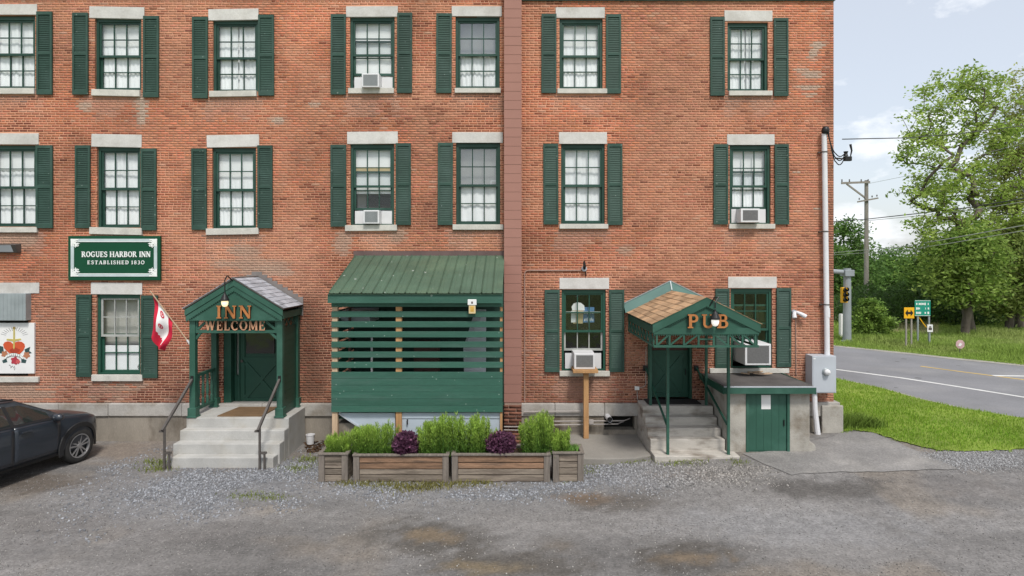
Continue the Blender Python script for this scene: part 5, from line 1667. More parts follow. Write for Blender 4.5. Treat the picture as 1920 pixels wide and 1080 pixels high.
def lamp(name, label, arm_pts, c, m_globe):
    t = thing(name, label, 'lamp', tuple(c))
    MB().tube(arm_pts, 0.012, 6).build('arm', M['black'], t)
    x, y, z = c
    MB().lathe([(0.0, 0.18), (0.015, 0.18), (0.02, 0.145), (0.045, 0.11), (0.082, 0.03), (0.086, 0.0), (0.072, 0.0), (0.0, 0.03)], (x, y, z), 'z', 18).build('shade', M['black'], t, smooth=False)
    MB().lathe([(0.0, 0.01), (0.060, 0.008), (0.068, -0.03), (0.060, -0.078), (0.04, -0.112), (0.0, -0.125)], (x, y, z), 'z', 18).build('globe', m_globe, t, smooth=True)
    return t
lc = W(421.5, 564, fd + 0.22)
lamp('gooseneck_lamp', 'lit warm lamp hanging in front of the inn porch gable', [(ac - 0.02, -fd + 0.0, az_ + 0.0), (ac - 0.07, -fd - 0.12, az_ + 0.11), (lc.x + 0.03, -fd - 0.2, az_ + 0.10), (lc.x, -fd - 0.22, az_ + 0.02), (lc.x, -fd - 0.22, lc.z + 0.2)], lc, M['globe'])

# ---- steps, mat, handrails, bucket
stp = thing('inn_steps', 'pale concrete steps with four risers leading to the inn porch', 'steps', (-5.75, -1.0, 0))
ris = LZ / 4
for i, (d0, d1) in enumerate(((1.6, 1.85), (1.35, 1.6), (1.1, 1.35))):
    MB().box(-6.81 + (0.10 if i == 0 else 0), -4.70 - (0.03 if i == 0 else 0), -d1, -d0 + 0.02 * 0 - 0.001, -0.1, ris * (i + 1)).build('step', M['concrete'], stp, bevel=0.012)
MB().box(-6.81, -4.70, -1.10, -0.105, -0.1, LZ).build('landing', M['concrete'], stp, bevel=0.012)
dm = MB()
dm.add([(-6.22, -1.0, LZ + 0.022), (-5.30, -1.0, LZ + 0.022), (-5.25, -0.2, LZ + 0.022), (-6.12, -0.2, LZ + 0.022), (-6.22, -1.0, LZ + 0.002), (-5.30, -1.0, LZ + 0.002), (-5.25, -0.2, LZ + 0.002), (-6.12, -0.2, LZ + 0.002)],
       [(0, 1, 2, 3), (0, 4, 5, 1), (1, 5, 6, 2), (2, 6, 7, 3), (3, 7, 4, 0)])
tag(dm.build('doormat', M['mat_brown']), 'brown bristle doormat on the inn porch landing', 'doormat')
def handrail(xb, xt, label):
    t = thing('handrail', label, 'handrail', (xb, -1.95, 0), 'steel handrails beside the inn steps')
    MB().box(xb - 0.018, xb + 0.018, -1.968, -1.932, -0.02, 0.80).build('post', M['steel'], t)
    MB().box(xb + 0.075, xb + 0.108, -1.966, -1.934, -0.02, 0.34).build('short_post', M['steel'], t)
    MB().box(xb + 0.02, xb + 0.13, -1.975, -1.925, 0.30, 0.34).build('bracket', M['steel'], t)
    MB().beam((xb - 0.02, -1.99, 0.76), (xt, -1.07, 1.57), 0.045, 0.045).build('rail', M['steel'], t)
    MB().box(xb - 0.09, xb - 0.02, -1.98, -1.93, 0.72, 0.755).build('rail_end', M['steel'], t)
    MB().box(xt - 0.03, xt + 0.03, -1.09, -1.07, 1.52, 1.64).build('mounting', M['black'], t)
handrail(-6.78, pl, 'grey steel handrail left of the inn steps, below the flag')
handrail(-4.95, prr, 'grey steel handrail running down the right side of the inn steps')
bu = thing('bucket', 'small white plastic bucket standing against the foundation by the inn steps', 'bucket', (WX(582, 0.35), -0.35, 0.02))
bx_ = WX(582, 0.35)
MB().lathe([(0.0, 0.0), (0.075, 0.0), (0.092, 0.19), (0.098, 0.19), (0.098, 0.205), (0.086, 0.205), (0.072, 0.02), (0.0, 0.02)], (bx_, -0.35, 0.03), 'z', 20).build('pail', M['plastic'], bu)
bu_h = [(bx_ + 0.1 * math.cos(a), -0.35 - 0.03, 0.22 - 0.09 * abs(math.sin(a))) for a in np.linspace(math.pi, 2 * math.pi, 10)]
MB().tube(bu_h, 0.004, 5).build('handle', M['steel'], bu)

# ================================================================== SLATTED LEAN-TO
lt_ = thing('slatted_enclosure', 'green slatted lean-to screen with ribbed metal roof against the brick wall', 'lean-to', (-1.9, -1.0, 0))
fx0, fx1, FD = -3.62, -0.285, 2.0
zr0, zr1 = 4.13, 3.40                     # roof at the wall, at the eave
npan = 16
pw = (fx1 - fx0) / npan
for i in range(npan):
    a, b = fx0 + i * pw, fx0 + (i + 1) * pw
    tz = 0.004 * (random.random() - 0.5)
    mb = MB()
    rs = 0.018
    prof = [(a + 0.001, 0.0), (a + rs, 0.026), (a + 2 * rs, 0.0), ((a + b) / 2 - 0.012, 0.001), ((a + b) / 2, 0.006), ((a + b) / 2 + 0.012, 0.001), (b, 0.0)]
    v = []
    for (y, z) in ((-FD - 0.03, zr1 - 0.011), (-0.02, zr0)):
        v += [(x, y, z + h + tz) for x, h in prof]
    n = len(prof)
    mb.add(v, [(k, k + 1, k + 1 + n, k + n) for k in range(n - 1)])
    mb.add([(a + 0.002, -FD - 0.03, zr1 - 0.03), (b, -FD - 0.03, zr1 - 0.03), (b, -0.02, zr0 - 0.02), (a + 0.002, -0.02, zr0 - 0.02)], [(0, 3, 2, 1)])
    mb.build('roof_panel', M['metal_roof'], lt_, fix=False)
M['flash'] = mat('brown_flashing', (0.13, 0.085, 0.08), 0.5, 0.2, 3)
MB().box(fx0 - 0.03, fx1 + 0.0, -0.03, -0.004, zr0 - 0.02, zr0 + 0.10).build('wall_flashing', M['flash'], lt_)
MB().box(fx0 - 0.01, fx1 + 0.005, -FD, -FD + 0.04, zr1 - 0.20, zr1 - 0.028).build('fascia', M['green_board'], lt_)
# rafters
for i in range(6):
    x = fx0 + 0.12 + i * (fx1 - fx0 - 0.24) / 5
    MB().beam((x, -FD + 0.05, zr1 - 0.09), (x, -0.05, zr0 - 0.09), 0.05, 0.10).build('rafter', M['wood_new'], lt_)
SD = 1.86
slx0, slx1 = -3.595, -0.285
rows = [(565, 575)] + [(583.2 + 19.03 * i, 594.4 + 19.03 * i) for i in range(6)]
for i, (a, b) in enumerate(rows):
    dz = 0.006 * (random.random() - 0.5)
    MB().box(slx0, slx1, -SD - 0.022, -SD, WZ(b, SD) + dz, WZ(a, SD) + dz).build('slat', M['green_board'], lt_, bevel=0.004)
y_ = 697.0
for i in range(6):
    h = 12.6
    MB().box(slx0, slx1 - 0.003 * random.random(), -SD - 0.022 - 0.004 * random.random(), -SD, WZ(y_ + h, SD) + 0.003, WZ(y_, SD)).build('board', M['green_board'], lt_, bevel=0.003)
    y_ += h
zlow = WZ(772, SD)
for (a, b, m) in ((622.5, 632.5, 'wood_raw'), (742, 753, 'wood_new'), (937.5, 946.5, 'wood_new')):
    MB().box(WX(a, SD), min(WX(b, SD), slx1 - 0.004), -SD + 0.003, -SD + 0.10, -0.02, zr1 - 0.20).build('upright', M[m], lt_)
MB().box(WX(653, 1.5), WX(657, 1.5), -1.5, -1.42, 0.9, 3.3).build('stud', M['maroon'], lt_)
MB().tube([(WX(697, 1.2), -1.2, 0.85), (WX(697, 1.2), -1.2, 2.55)], 0.022, 8).build('white_pipe', M['pvc'], lt_)
# boarded left side, its bottom edge above the hatch
zb = WZ(772, SD)
while zb < 3.3:
    MB().box(slx0 + 0.003, slx0 + 0.022, -SD + 0.105, -0.02, zb, zb + 0.118).build('side_board', M['green_dark'], lt_)
    zb += 0.165
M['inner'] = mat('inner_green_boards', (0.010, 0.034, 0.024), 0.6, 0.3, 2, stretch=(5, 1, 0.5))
# things stored inside, seen through the gaps
MB().box(WX(776, 0.9), WX(820, 0.9), -0.9, -0.4, 0.9, 2.3).build('brown_cabinet', M['maroon'], lt_)
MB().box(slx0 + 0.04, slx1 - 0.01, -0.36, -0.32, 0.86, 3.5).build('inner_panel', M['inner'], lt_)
tarp = MB()
tarp.add([(WX(872, 1.1), -1.1, 1.0), (WX(911, 1.1), -1.15, 1.0), (WX(911, 1.1), -1.0, 3.0), (WX(890, 1.1), -0.9, 3.0), (WX(868, 1.1), -1.0, 2.2)], [(0, 1, 2, 3, 4)])
tarp.build('hanging_sheet', M['galv'], lt_)
MB().box(WX(640, 1.0), WX(700, 1.0), -1.3, -0.5, 2.75, 3.0).build('stored_duct', M['galv_dark'], lt_)
MB().box(slx0 + 0.03, slx1 - 0.02, -SD + 0.205, -0.1, 0.90, 0.94).build('inner_deck', M['green_dark'], lt_)

wt = thing('wasp_trap', 'small white and amber wasp trap hung on the green slats near the chimney', 'insect trap', (WX(885.5, SD + .1), -SD - 0.1, WZ(575, SD + .1)))
tx, tz0 = WX(885.5, 1.95), 1.95
MB().box(tx - 0.085, tx + 0.085, -2.01, -1.90, WZ(572, 1.95), WZ(561, 1.95)).build('cap', M['white'], wt, bevel=0.01)
M['amber'] = mat('amber_plastic', (0.60, 0.36, 0.08), 0.3, 0.2, 10)
MB().box(tx - 0.065, tx + 0.065, -2.0, -1.91, WZ(588, 1.95), WZ(572.2, 1.95)).build('jar', M['cream'], wt, bevel=0.01)
MB().box(tx - 0.035, tx + 0.035, -2.003, -2.0005, WZ(584, 1.95), WZ(574, 1.95)).build('bait', M['amber'], wt)
MB().box(tx - 0.015, tx + 0.015, -2.013, -2.0105, WZ(569, 1.95), WZ(565, 1.95)).build('mark', M['maroon'], wt)

# pale steel cellar bulkhead below the slats
M['bulk'] = mat('pale_blue_steel', (0.44, 0.50, 0.56), 0.45, 0.12, 1.2)
cb = thing('cellar_bulkhead', 'pale blue metal cellar bulkhead under the slatted screen', 'cellar door', (-1.5, -1.0, 0))
q = [W(636, 774, 1.78), W(741, 774, 1.78), W(741, 845, 1.78), W(712, 826, 1.78)]
MB().prism([(p.x, p.z) for p in q], -1.79, -1.765).build('door_leaf', M['bulk'], cb)
MB().box(WX(753, 1.8), WX(938, 1.8), -1.80, -1.775, 0.05, WZ(774, 1.8)).build('door_leaf', M['bulk'], cb)
MB().box(WX(753, 1.8), WX(938, 1.8), -1.815, -1.801, WZ(784, 1.8), WZ(773.5, 1.8)).build('top_rail', M['bulk'], cb)
MB().tube([(WX(764, 1.82), -1.82, WZ(787, 1.82)), (WX(764, 1.82), -1.85, WZ(789, 1.82)), (WX(764, 1.82), -1.85, WZ(793, 1.82)), (WX(764, 1.82), -1.82, WZ(795, 1.82))], 0.014, 6).build('handle', M['black'], cb)
MB().beam(W(635, 775, 1.80), W(712, 826, 1.80), 0.02, 0.03).build('trim', M['galv'], cb)
MB().box(WX(633, 1.7), WX(745, 1.7), -1.70, -0.1, 0.0, 0.82).build('cheek_wall', M['concrete_dark'], cb)

# ================================================================== PLANTERS
def leaf_cloud(name, P, N_, up, ln, wd, cols, parent=None, m=None, cup=0.0):
    """narrow leaves: centre P, pointing along up, length ln, width wd"""
    n = len(P)
    t = up / np.linalg.norm(up, axis=1)[:, None]
    r = rng.normal(size=(n, 3))
    s = np.cross(t, r)
    s /= np.linalg.norm(s, axis=1)[:, None] + 1e-9
    ln, wd = np.broadcast_to(ln, n)[:, None], np.broadcast_to(wd, n)[:, None]
    V = np.stack([P - t * ln / 2, P + s * wd / 2, P + t * ln / 2, P - s * wd / 2], 1)
    F = np.arange(n * 4).reshape(n, 4)
    me = np_mesh(name, V.reshape(-1, 3), F, m or M['leaf'])
    set_col(me, np.repeat(cols, 4, 0))
    return link(name, me, parent)

def planter(x0, x1, d0, d1, ztop, label, warm):
    t = thing('planter_box', label, 'planter', ((x0 + x1) / 2, -(d0 + d1) / 2, 0), 'wooden planter boxes in a row')
    pw_ = 0.11
    for (x, d) in ((x0 + pw_ / 2, d1 - 0.03), (x1 - pw_ / 2, d1 - 0.03), (x0 + pw_ / 2, d0 + 0.03), (x1 - pw_ / 2, d0 + 0.03)):
        MB().box(x - pw_ / 2, x + pw_ / 2, -d - 0.03, -d + 0.03, 0.004, ztop - 0.035).build('corner_post', M['wood_post'], t, bevel=0.005)
    n = 4
    z = 0.06 * 0 + 0.005
    hs = [0.12, 0.10, 0.105, 0.115]
    sc = (ztop - 0.045) / sum(hs)
    for i, h in enumerate(hs):
        h *= sc
        m = M['wood_brown'] if (warm and i >= 2) else M['wood_grey']
        jit = 0.008 * random.random()
        MB().box(x0 + pw_ + 0.002, x1 - pw_ - 0.002, -d1 + 0.014 + jit, -d1 + 0.042 + jit, z + 0.005, z + h - 0.010).build('plank', m, t, bevel=0.006)
        MB().box(x0 + pw_ + 0.002, x1 - pw_ - 0.002, -d0 - 0.042, -d0 - 0.014, z + 0.004, z + h - 0.006).build('plank', m, t)
        MB().box(x0 + 0.014, x0 + 0.042, -d1 + 0.065, -d0 - 0.065, z + 0.004, z + h - 0.006).build('plank', M['wood_grey'], t)
        MB().box(x1 - 0.042, x1 - 0.014, -d1 + 0.065, -d0 - 0.065, z + 0.004, z + h - 0.006).build('plank', M['wood_grey'], t)
        z += h
    rm = MB()
    for (a, b, c, e) in ((x0 - 0.012, x1 + 0.012, -d1 - 0.015, -d1 + 0.06), (x0 - 0.012, x1 + 0.012, -d0 - 0.06, -d0 + 0.015)):
        MB().box(a, b, c, e, ztop - 0.034, ztop).build('rim', M['wood_post'], t, bevel=0.006)
    MB().box(x0 - 0.012, x0 + 0.06, -d1 + 0.062, -d0 - 0.062, ztop - 0.033, ztop - 0.001).build('rim', M['wood_post'], t)
    MB().box(x1 - 0.06, x1 + 0.012, -d1 + 0.062, -d0 - 0.062, ztop - 0.033, ztop - 0.001).build('rim', M['wood_post'], t)
    MB().box(x0 + 0.044, x1 - 0.044, -d1 + 0.05, -d0 - 0.05, 0.05, ztop - 0.075).build('soil', M['soil'], t)
    MB().box(x0 + 0.12, x1 - 0.12, -d1 + 0.010, -d1 + 0.0135, 0.03, ztop - 0.05).build('shadow_gap', M['dark'], t) if False else None
    return t
PD0, PD1 = 2.14, 2.66
planter(-3.60, -3.07, PD0, PD1, 0.53, 'small grey square planter at the left end of the planter row', False)
planter(-2.97, -1.245, PD0, PD1, 0.51, 'long weathered planter holding a green bush and left purple plant', True)
planter(-1.185, 0.59, PD0, PD1, 0.52, 'long weathered planter holding the purple plant nearest the chimney', True)
planter(0.645, 1.20, PD0, PD1, 0.55, 'small grey square planter at the right end of the planter row', False)

def feathery(label, px0, px1, pytop, d, n, seed, zb=0.42, dens=1.0):
    """a mass of upright stems with thread-like leaves"""
    r2 = np.random.default_rng(seed)
    x0, x1 = WX(px0, d), WX(px1, d)
    zt = WZ(pytop, d)
    t = thing('green_bush', label, 'plant', ((x0 + x1) / 2, -d, zb), 'feathery green bushes in the planters')
    wd = x1 - x0
    ns = int(100 * wd)
    st = MB()
    P, U, C = [], [], []
    for s in range(ns):
        u = r2.random()
        bx = x0 + wd * (0.06 + 0.88 * u)
        by = -d + (r2.random() - 0.5) * 0.36
        edge = 1 - (2 * u - 1) ** 4
        hgt = (zt - zb) * (0.66 + 0.38 * r2.random() ** 0.7) * (0.78 + 0.22 * edge) * (0.97 + 0.06 * math.sin(u * 9 * wd + seed))
        lx, ly = (u - 0.5) * 0.10 + (r2.random() - 0.5) * 0.14, (r2.random() - 0.5) * 0.22 - 0.03
        top = np.array([bx + lx, by + ly, zb + hgt])
        base = np.array([bx, by, zb])
        st.tube([base, (base + top) / 2 + np.array([0, 0, 0.02]), top], [0.005, 0.004, 0.002], 3, cap=False)
        m_ = int(150 * dens)
        q = r2.random(m_) ** 0.8
        pts = base + (top - base) * q[:, None] + r2.normal(0, 1, (m_, 3)) * np.array([0.036, 0.036, 0.03]) * (1.15 - 0.7 * q)[:, None]
        P.append(pts)
        out = (pts - (base + (top - base) * q[:, None]))
        U.append(out * 6 + np.array([0, 0, 0.8]) + r2.normal(0, 0.35, (m_, 3)))
        tone = (0.55 + 0.6 * r2.random((m_, 1))) * (0.9 + 0.3 * r2.random())
        deep = np.array([0.10, 0.23, 0.033])
        lite = np.array([0.42, 0.60, 0.11])
        tip_light = np.clip(q[:, None] * 1.2 - 0.15, 0, 1)  # shade inside the bush put into leaf colour, lighter towards the tips
        C.append(tone * (deep * (1 - tip_light) + lite * tip_light))
    st.build('stems', leaf_stem, t, fix=False)
    P, U, C = np.concatenate(P), np.concatenate(U), np.concatenate(C)
    o = leaf_cloud('foliage', P, None, U, 0.04 + 0.05 * r2.random(len(P)), 0.008 + 0.005 * r2.random(len(P)), C, t)
    return t
leaf_stem = mat('green_stem', (0.07, 0.16, 0.03), 0.7, 0.2, 10)
feathery('small feathery green bush in the left end planter', 617, 652, 814, 2.40, 0, 1, dens=1.2)
feathery('rounded feathery green bush left of the left purple plant', 664, 743, 791, 2.38, 0, 2)
feathery('widest feathery green bush, between the two purple plants', 784, 932, 780, 2.36, 0, 3)
feathery('tall feathery green bush right of both purple plants', 980, 1042, 774, 2.36, 0, 4)
feathery('low feathery green bush spilling over the right end planter', 1036, 1067, 806, 2.42, 0, 5, dens=1.1)

def purple(label, cx, cy, rx, rz, d, seed):
    r2 = np.random.default_rng(seed)
    c = np.array([WX(cx, d), -d, WZ(cy, d)])
    a, b = rx * (14 - d) / FOC, rz * (14 - d) / FOC
    t = thing('purple_plant', label, 'plant', (c[0], -d, 0.42), 'purple leaved plants in the planters')
    n = 1500
    dirs = r2.normal(size=(n, 3))
    dirs /= np.linalg.norm(dirs, axis=1)[:, None]
    lump = 0.82 + 0.34 * fbm(dirs[:, 0] * 1.6 + seed, dirs[:, 2] * 1.6 + dirs[:, 1], 1.0, seed)
    rad = ((0.5 + 0.5 * r2.random(n)) * lump)[:, None]
    P = c + dirs * rad * np.array([a, 0.26, b])
    P = P[P[:, 2] > 0.44]
    n = len(P)
    U = (P - c) * np.array([1, 1, 0.7]) + r2.normal(0, 0.10, (n, 3)) + np.array([0, -0.02, 0.04])
    col = (0.5 + 0.9 * r2.random((n, 1)) ** 1.3) * np.array([0.17, 0.07, 0.13])
    col[r2.random(n) < 0.25] *= np.array([1.9, 2.0, 1.8])
    leaf_cloud('foliage', P, None, U, 0.06 + 0.035 * r2.random(n), 0.036 + 0.016 * r2.random(n), col, t)
    st = MB()
    for i in range(24):
        q = P[int(r2.random() * n)]
        st.tube([(c[0] + (r2.random() - 0.5) * 0.1, -d, 0.43), tuple(q)], 0.004, 3, cap=False)
    st.build('stems', M['maroon'], t, fix=False)
purple('dark purple leafy plant between two green bushes, near the wooden upright', 762, 832, 27, 24, 2.46, 11)
purple('dark purple leafy plant below the chimney base', 938, 832, 30, 24, 2.46, 12)
# low seedlings and grass tuft in the end planter
x = rng.uniform(0.74, 1.12, 260)
y = -rng.uniform(2.22, 2.56, 260)
cols = (0.6 + 0.7 * rng.random((260, 1))) * np.array([0.16, 0.32, 0.06])
tag(blades('seedlings', x, y, 0.05 + 0.08 * rng.random(260), np.full(260, 0.02), cols, lean=1.0, z0=np.full(260, 0.49)), kind='stuff')

# leaf litter at the foot of the wall
def litter(px0, px1, py0, py1, n, c):
    P = [G(rng.uniform(px0, px1), rng.uniform(py0, py1)) for _ in range(n)]
    P = np.array([(a, b, float(ground_h(a, b)) + 0.012) for a, b in P])
    U = rng.normal(size=(n, 3)) * np.array([1, 1, 0.15])
    cols = (0.4 + rng.random((n, 1))) * np.array(c)
    o = leaf_cloud('leaf_litter', P, None, U, 0.05 + 0.05 * rng.random(n), 0.03 + 0.02 * rng.random(n), cols)
    tag(o, kind='stuff')
litter(572, 622, 822, 850, 260, (0.15, 0.085, 0.045))
litter(1060, 1190, 808, 822, 200, (0.17, 0.12, 0.06))

# ================================================================== RIGHT HALF: PIPES, CONDUITS
def pipe(name, label, cat, pts, r, m, n=8):
    o = MB().tube(pts, r, n).build(name, m, smooth=False)
    return tag(o, label, cat)
cd = thing('conduit', 'thin painted conduit bending beside the chimney and along the wall to the small spotlight', 'conduit', (WX(983), -0.05, 2.2))
MB().tube([(WX(983.5), -0.018, 0.86), (WX(983.5), -0.018, WZ(514)), (WX(985), -0.018, WZ(509)), (WX(990), -0.018, WZ(507)), (WX(1089), -0.018, WZ(507))], 0.014, 8).build('tube', M['conduit_brick'], cd)
sp1 = thing('spotlight', 'small grey junction box with a dark spotlight above the window right of the chimney', 'spotlight', (WX(1095), -0.08, WZ(502)))
MB().lathe([(0.0, -0.08), (0.05, -0.08), (0.062, -0.06), (0.062, -0.002), (0.0, -0.002)], (WX(1095), 0, WZ(504)), 'y', 16).build('junction_box', M['galv'], sp1)
MB().tube([(WX(1095), -0.08, WZ(504)), (WX(1095), -0.12, WZ(499)), (WX(1094), -0.13, WZ(490))], [0.03, 0.035, 0.02], 8).build('lamp_head', M['black'], sp1)
MB().tube([(WX(1098), -0.03, WZ(509)), (WX(1098.5), -0.03, WZ(518))], 0.012, 6).build('cable', M['black'], sp1)
fl2 = thing('floodlight', 'pair of small white floodlights on the wall right of the rightmost window', 'floodlight', (WX(1490), -0.1, WZ(590)))
MB().lathe([(0.0, -0.06), (0.05, -0.06), (0.055, -0.002), (0.0, -0.002)], (WX(1488), 0, WZ(585)), 'y', 14).build('base', M['galv'], fl2)
MB().tube([(WX(1488), -0.06, WZ(585)), (WX(1484), -0.14, WZ(590)), (WX(1484), -0.16, WZ(595))], [0.03, 0.045, 0.05], 10).build('lamp_head', M['plastic'], fl2)
MB().tube([(WX(1490), -0.06, WZ(584)), (WX(1498), -0.10, WZ(588)), (WX(1506), -0.14, WZ(593))], [0.025, 0.045, 0.05], 10).build('lamp_head', M['plastic'], fl2)
pipe('conduit', 'thin vertical conduit running down from the white floodlights', 'conduit', [(WX(1491.5), -0.015, WZ(590)), (WX(1492), -0.015, WZ(703))], 0.011, M['conduit_brick'], 6)

# electricity supply: mast, weatherhead, meter box
mt = thing('service_mast', 'tall white electric service mast pipe with black weatherhead at the wall corner', 'pipe', (WX(1549), -0.13, 1.9))
MB().tube([(WX(1551, .12), -0.12, 1.90), (WX(1545.5, .12), -0.12, WZ(250, .12))], 0.056, 14).build('pipe', M['pvc'], mt)
MB().tube([(WX(1551, .12), -0.12, WZ(595, .12)), (WX(1550.7, .12), -0.12, WZ(578, .12))], 0.060, 14).build('coupling', M['pvc'], mt)
for py_ in (285, 434, 571):
    xx = WX(1545.5 + 5.5 * (py_ - 250) / 415, .12)
    MB().lathe([(0.064, -0.012), (0.064, 0.012)], (xx, -0.12, WZ(py_, .12)), 'z', 14).box(xx - 0.11, xx - 0.05, -0.07, -0.004, WZ(py_, .12) - 0.012, WZ(py_, .12) + 0.012).build('strap', M['steel'], mt)
hx, hz = WX(1546, .12), WZ(250, .12)
MB().lathe([(0.058, -0.02), (0.075, 0.0), (0.085, 0.06), (0.07, 0.12), (0.03, 0.15), (0.0, 0.155)], (hx + 0.01, -0.14, hz), 'z', 14).build('weatherhead', M['black'], mt, smooth=True)
cab = MB()
ins = Vector((WX(1581, 0) , -0.15, WZ(293)))
for k in range(3):
    a = Vector((hx + 0.04, -0.17 - 0.02 * k, hz + 0.02))
    b = ins + Vector((-0.06, 0, 0.02 - 0.05 * k))
    pts = []
    for i in range(13):
        t = i / 12
        p = a.lerp(b, t)
        p.z -= (0.42 + 0.13 * k) * 4 * t * (1 - t) * (0.6 if t < 0.5 else 0.55)
        pts.append(p)
    cab.tube(pts, 0.012, 5)
cab.build('service_cable', M['black'], mt)
wire_ins = thing('wire_insulator', 'dark spool insulator holding the service wire off the building corner', 'insulator', tuple(ins))
MB().lathe([(0.0, -0.05), (0.05, -0.05), (0.035, -0.01), (0.035, 0.01), (0.05, 0.05), (0.0, 0.05)], ins + Vector((-0.02, 0, 0.03)), 'z', 12).build('spool', M['black'], wire_ins)
MB().box(ins.x - 0.05, ins.x + 0.10, -0.19, -0.11, ins.z - 0.13, ins.z - 0.03).build('clamp', M['black'], wire_ins, bevel=0.01)
MB().beam((XR - 0.02, -0.10, ins.z - 0.06), (ins.x - 0.04, -0.14, ins.z - 0.08), 0.03).build('bracket', M['steel'], wire_ins)
MB().tube([(ins.x + 0.08, -0.15, ins.z - 0.04), (ins.x + 0.11, -0.15, ins.z + 0.10), (ins.x + 0.08, -0.15, ins.z + 0.24)], [0.012, 0.02, 0.03], 6).build('dead_end', M['black'], wire_ins)

mb_ = thing('meter_box', 'grey electric meter cabinet with round glass meter at the building corner', 'meter box', (WX(1545), -0.14, WZ(702)))
md = 0.34
gx0, gx1, gz0, gz1 = WX(1523, md), WX(1568, md), WZ(737, md), WZ(667.5, md)
MB().box(gx0, gx1, -md, -0.012, gz0, gz1).build('cabinet', M['galv'], mb_, bevel=0.008)
MB().box(gx0 + 0.02, gx1 - 0.02, -md - 0.006, -md - 0.0008, gz0 + 0.02, gz1 - 0.02).build('door', M['galv'], mb_, bevel=0.004)
mcx, mcz = WX(1548.5, md), WZ(697, md)
MB().lathe([(0.0, -0.03), (0.072, -0.03), (0.085, -0.02), (0.088, 0.0)], (mcx, -md - 0.007, mcz), 'y', 24).build('meter_ring', M['galv_dark'], mb_)
MB().lathe([(0.0, -0.10), (0.045, -0.095), (0.065, -0.07), (0.068, -0.031)], (mcx, -md - 0.007, mcz), 'y', 24).build('meter_glass', M['plastic'], mb_, smooth=True)
MB().box(mcx - 0.01, mcx + 0.05, -md - 0.112, -md - 0.100, mcz - 0.012, mcz + 0.024).build('meter_dial', M['white'], mb_)
MB().box(gx0 + 0.02, gx0 + 0.07, -md - 0.009, -md - 0.0065, gz1 - 0.07, gz1 - 0.045).build('label_plate', M['white'], mb_)
dp = thing('drain_pipe', 'white pipe dropping from the grey meter cabinet into the ground', 'pipe', (WX(1530), -0.25, 0.3))
MB().tube([(WX(1527, .24), -0.24, gz0 + 0.01), (WX(1528, .24), -0.24, WZ(768, .24)), (WX(1533, .24), -0.24, 0.2)], [0.055, 0.055, 0.062], 10).build('pipe', M['pvc'], dp)

# basement pipes
pipe('grey_pipe', 'upper grey conduit along the stone base right of the chimney', 'pipe', [(WX(982, .14), -0.14, WZ(772, .14)), (WX(1093, .14), -0.14, WZ(771, .14))], 0.016, M['conduit'])
bp = thing('grey_pipe', 'pair of grey conduits running into the basement opening', 'pipe', (WX(1100, .18), -0.18, WZ(792, .18)))
MB().tube([(WX(1020, .18), -0.18, WZ(790, .18)), (WX(1170, .18), -0.18, WZ(789, .18)), (WX(1182, .1), -0.02, WZ(786.5, .1))], 0.014, 8).build('tube', M['conduit'], bp)
MB().tube([(WX(945, .33), -0.33, WZ(800, .33)), (WX(978, .33), -0.33, WZ(800.5, .33)), (WX(1000, .18), -0.18, WZ(797.5, .18)), (WX(1158, .18), -0.18, WZ(795, .18)), (WX(1170, .1), -0.02, WZ(792, .1))], 0.014, 8).build('tube', M['conduit'], bp)
MB().tube([(WX(945, .33), -0.33, WZ(806, .33)), (WX(980, .33), -0.33, WZ(807, .33))], 0.012, 8).build('tube', M['conduit'], bp)
MB().box(WX(1104, .2), WX(1113, .2), -0.21, -0.165, WZ(796, .2), WZ(787, .2)).build('fitting', M['conduit'], bp, bevel=0.01)
vp = thing('vent_pipe', 'short white plastic vent pipe poking out of the basement opening', 'vent pipe', (WX(1143, .3), -0.2, WZ(785, .3)))
va, vb2 = Vector((WX(1137, 0), 0.15, WZ(778, 0))), Vector((WX(1143.5, .35), -0.35, WZ(787, .35)))
MB().tube([va, vb2], 0.062, 16, cap=False).build('outer_tube', M['pvc'], vp, fix=False)
dv = (vb2 - va).normalized()
MB().tube([vb2 - dv * 0.01, vb2 + dv * 0.001], 0.044, 14).build('bore', M['black'], vp)
ob = thing('outlet_box', 'small white outlet box on the brick left of the pub steps', 'outlet', (WX(1194), -0.03, WZ(727)))
MB().box(WX(1189.5), WX(1198), -0.06, -0.004, WZ(730.5), WZ(724)).build('box', M['white'], ob, bevel=0.006)
MB().tube([(WX(1194), -0.02, WZ(730)), (WX(1195), -0.02, WZ(749))], 0.009, 6).tube([(WX(1198), -0.02, WZ(727)), (WX(1207), -0.02, WZ(725)), (WX(1210.5), -0.02, WZ(720)), (WX(1211), -0.02, WZ(650))], 0.008, 6).build('conduit', M['conduit'], ob)
sx_ = thing('wooden_prop', 'brown timber post and platform propping up an air conditioner', 'post', (WX(1098, .35), -0.35, 0.155))
MB().box(WX(1094, .36), WX(1103.5, .36), -0.41, -0.31, 0.156, WZ(699, .36)).build('post', M['wood_new'], sx_, bevel=0.005)
MB().box(WX(1074, .45), WX(1121, .45), -0.52, -0.06, WZ(698.8, .45), WZ(693, .45)).build('platform', M['wood_new'], sx_, bevel=0.004)

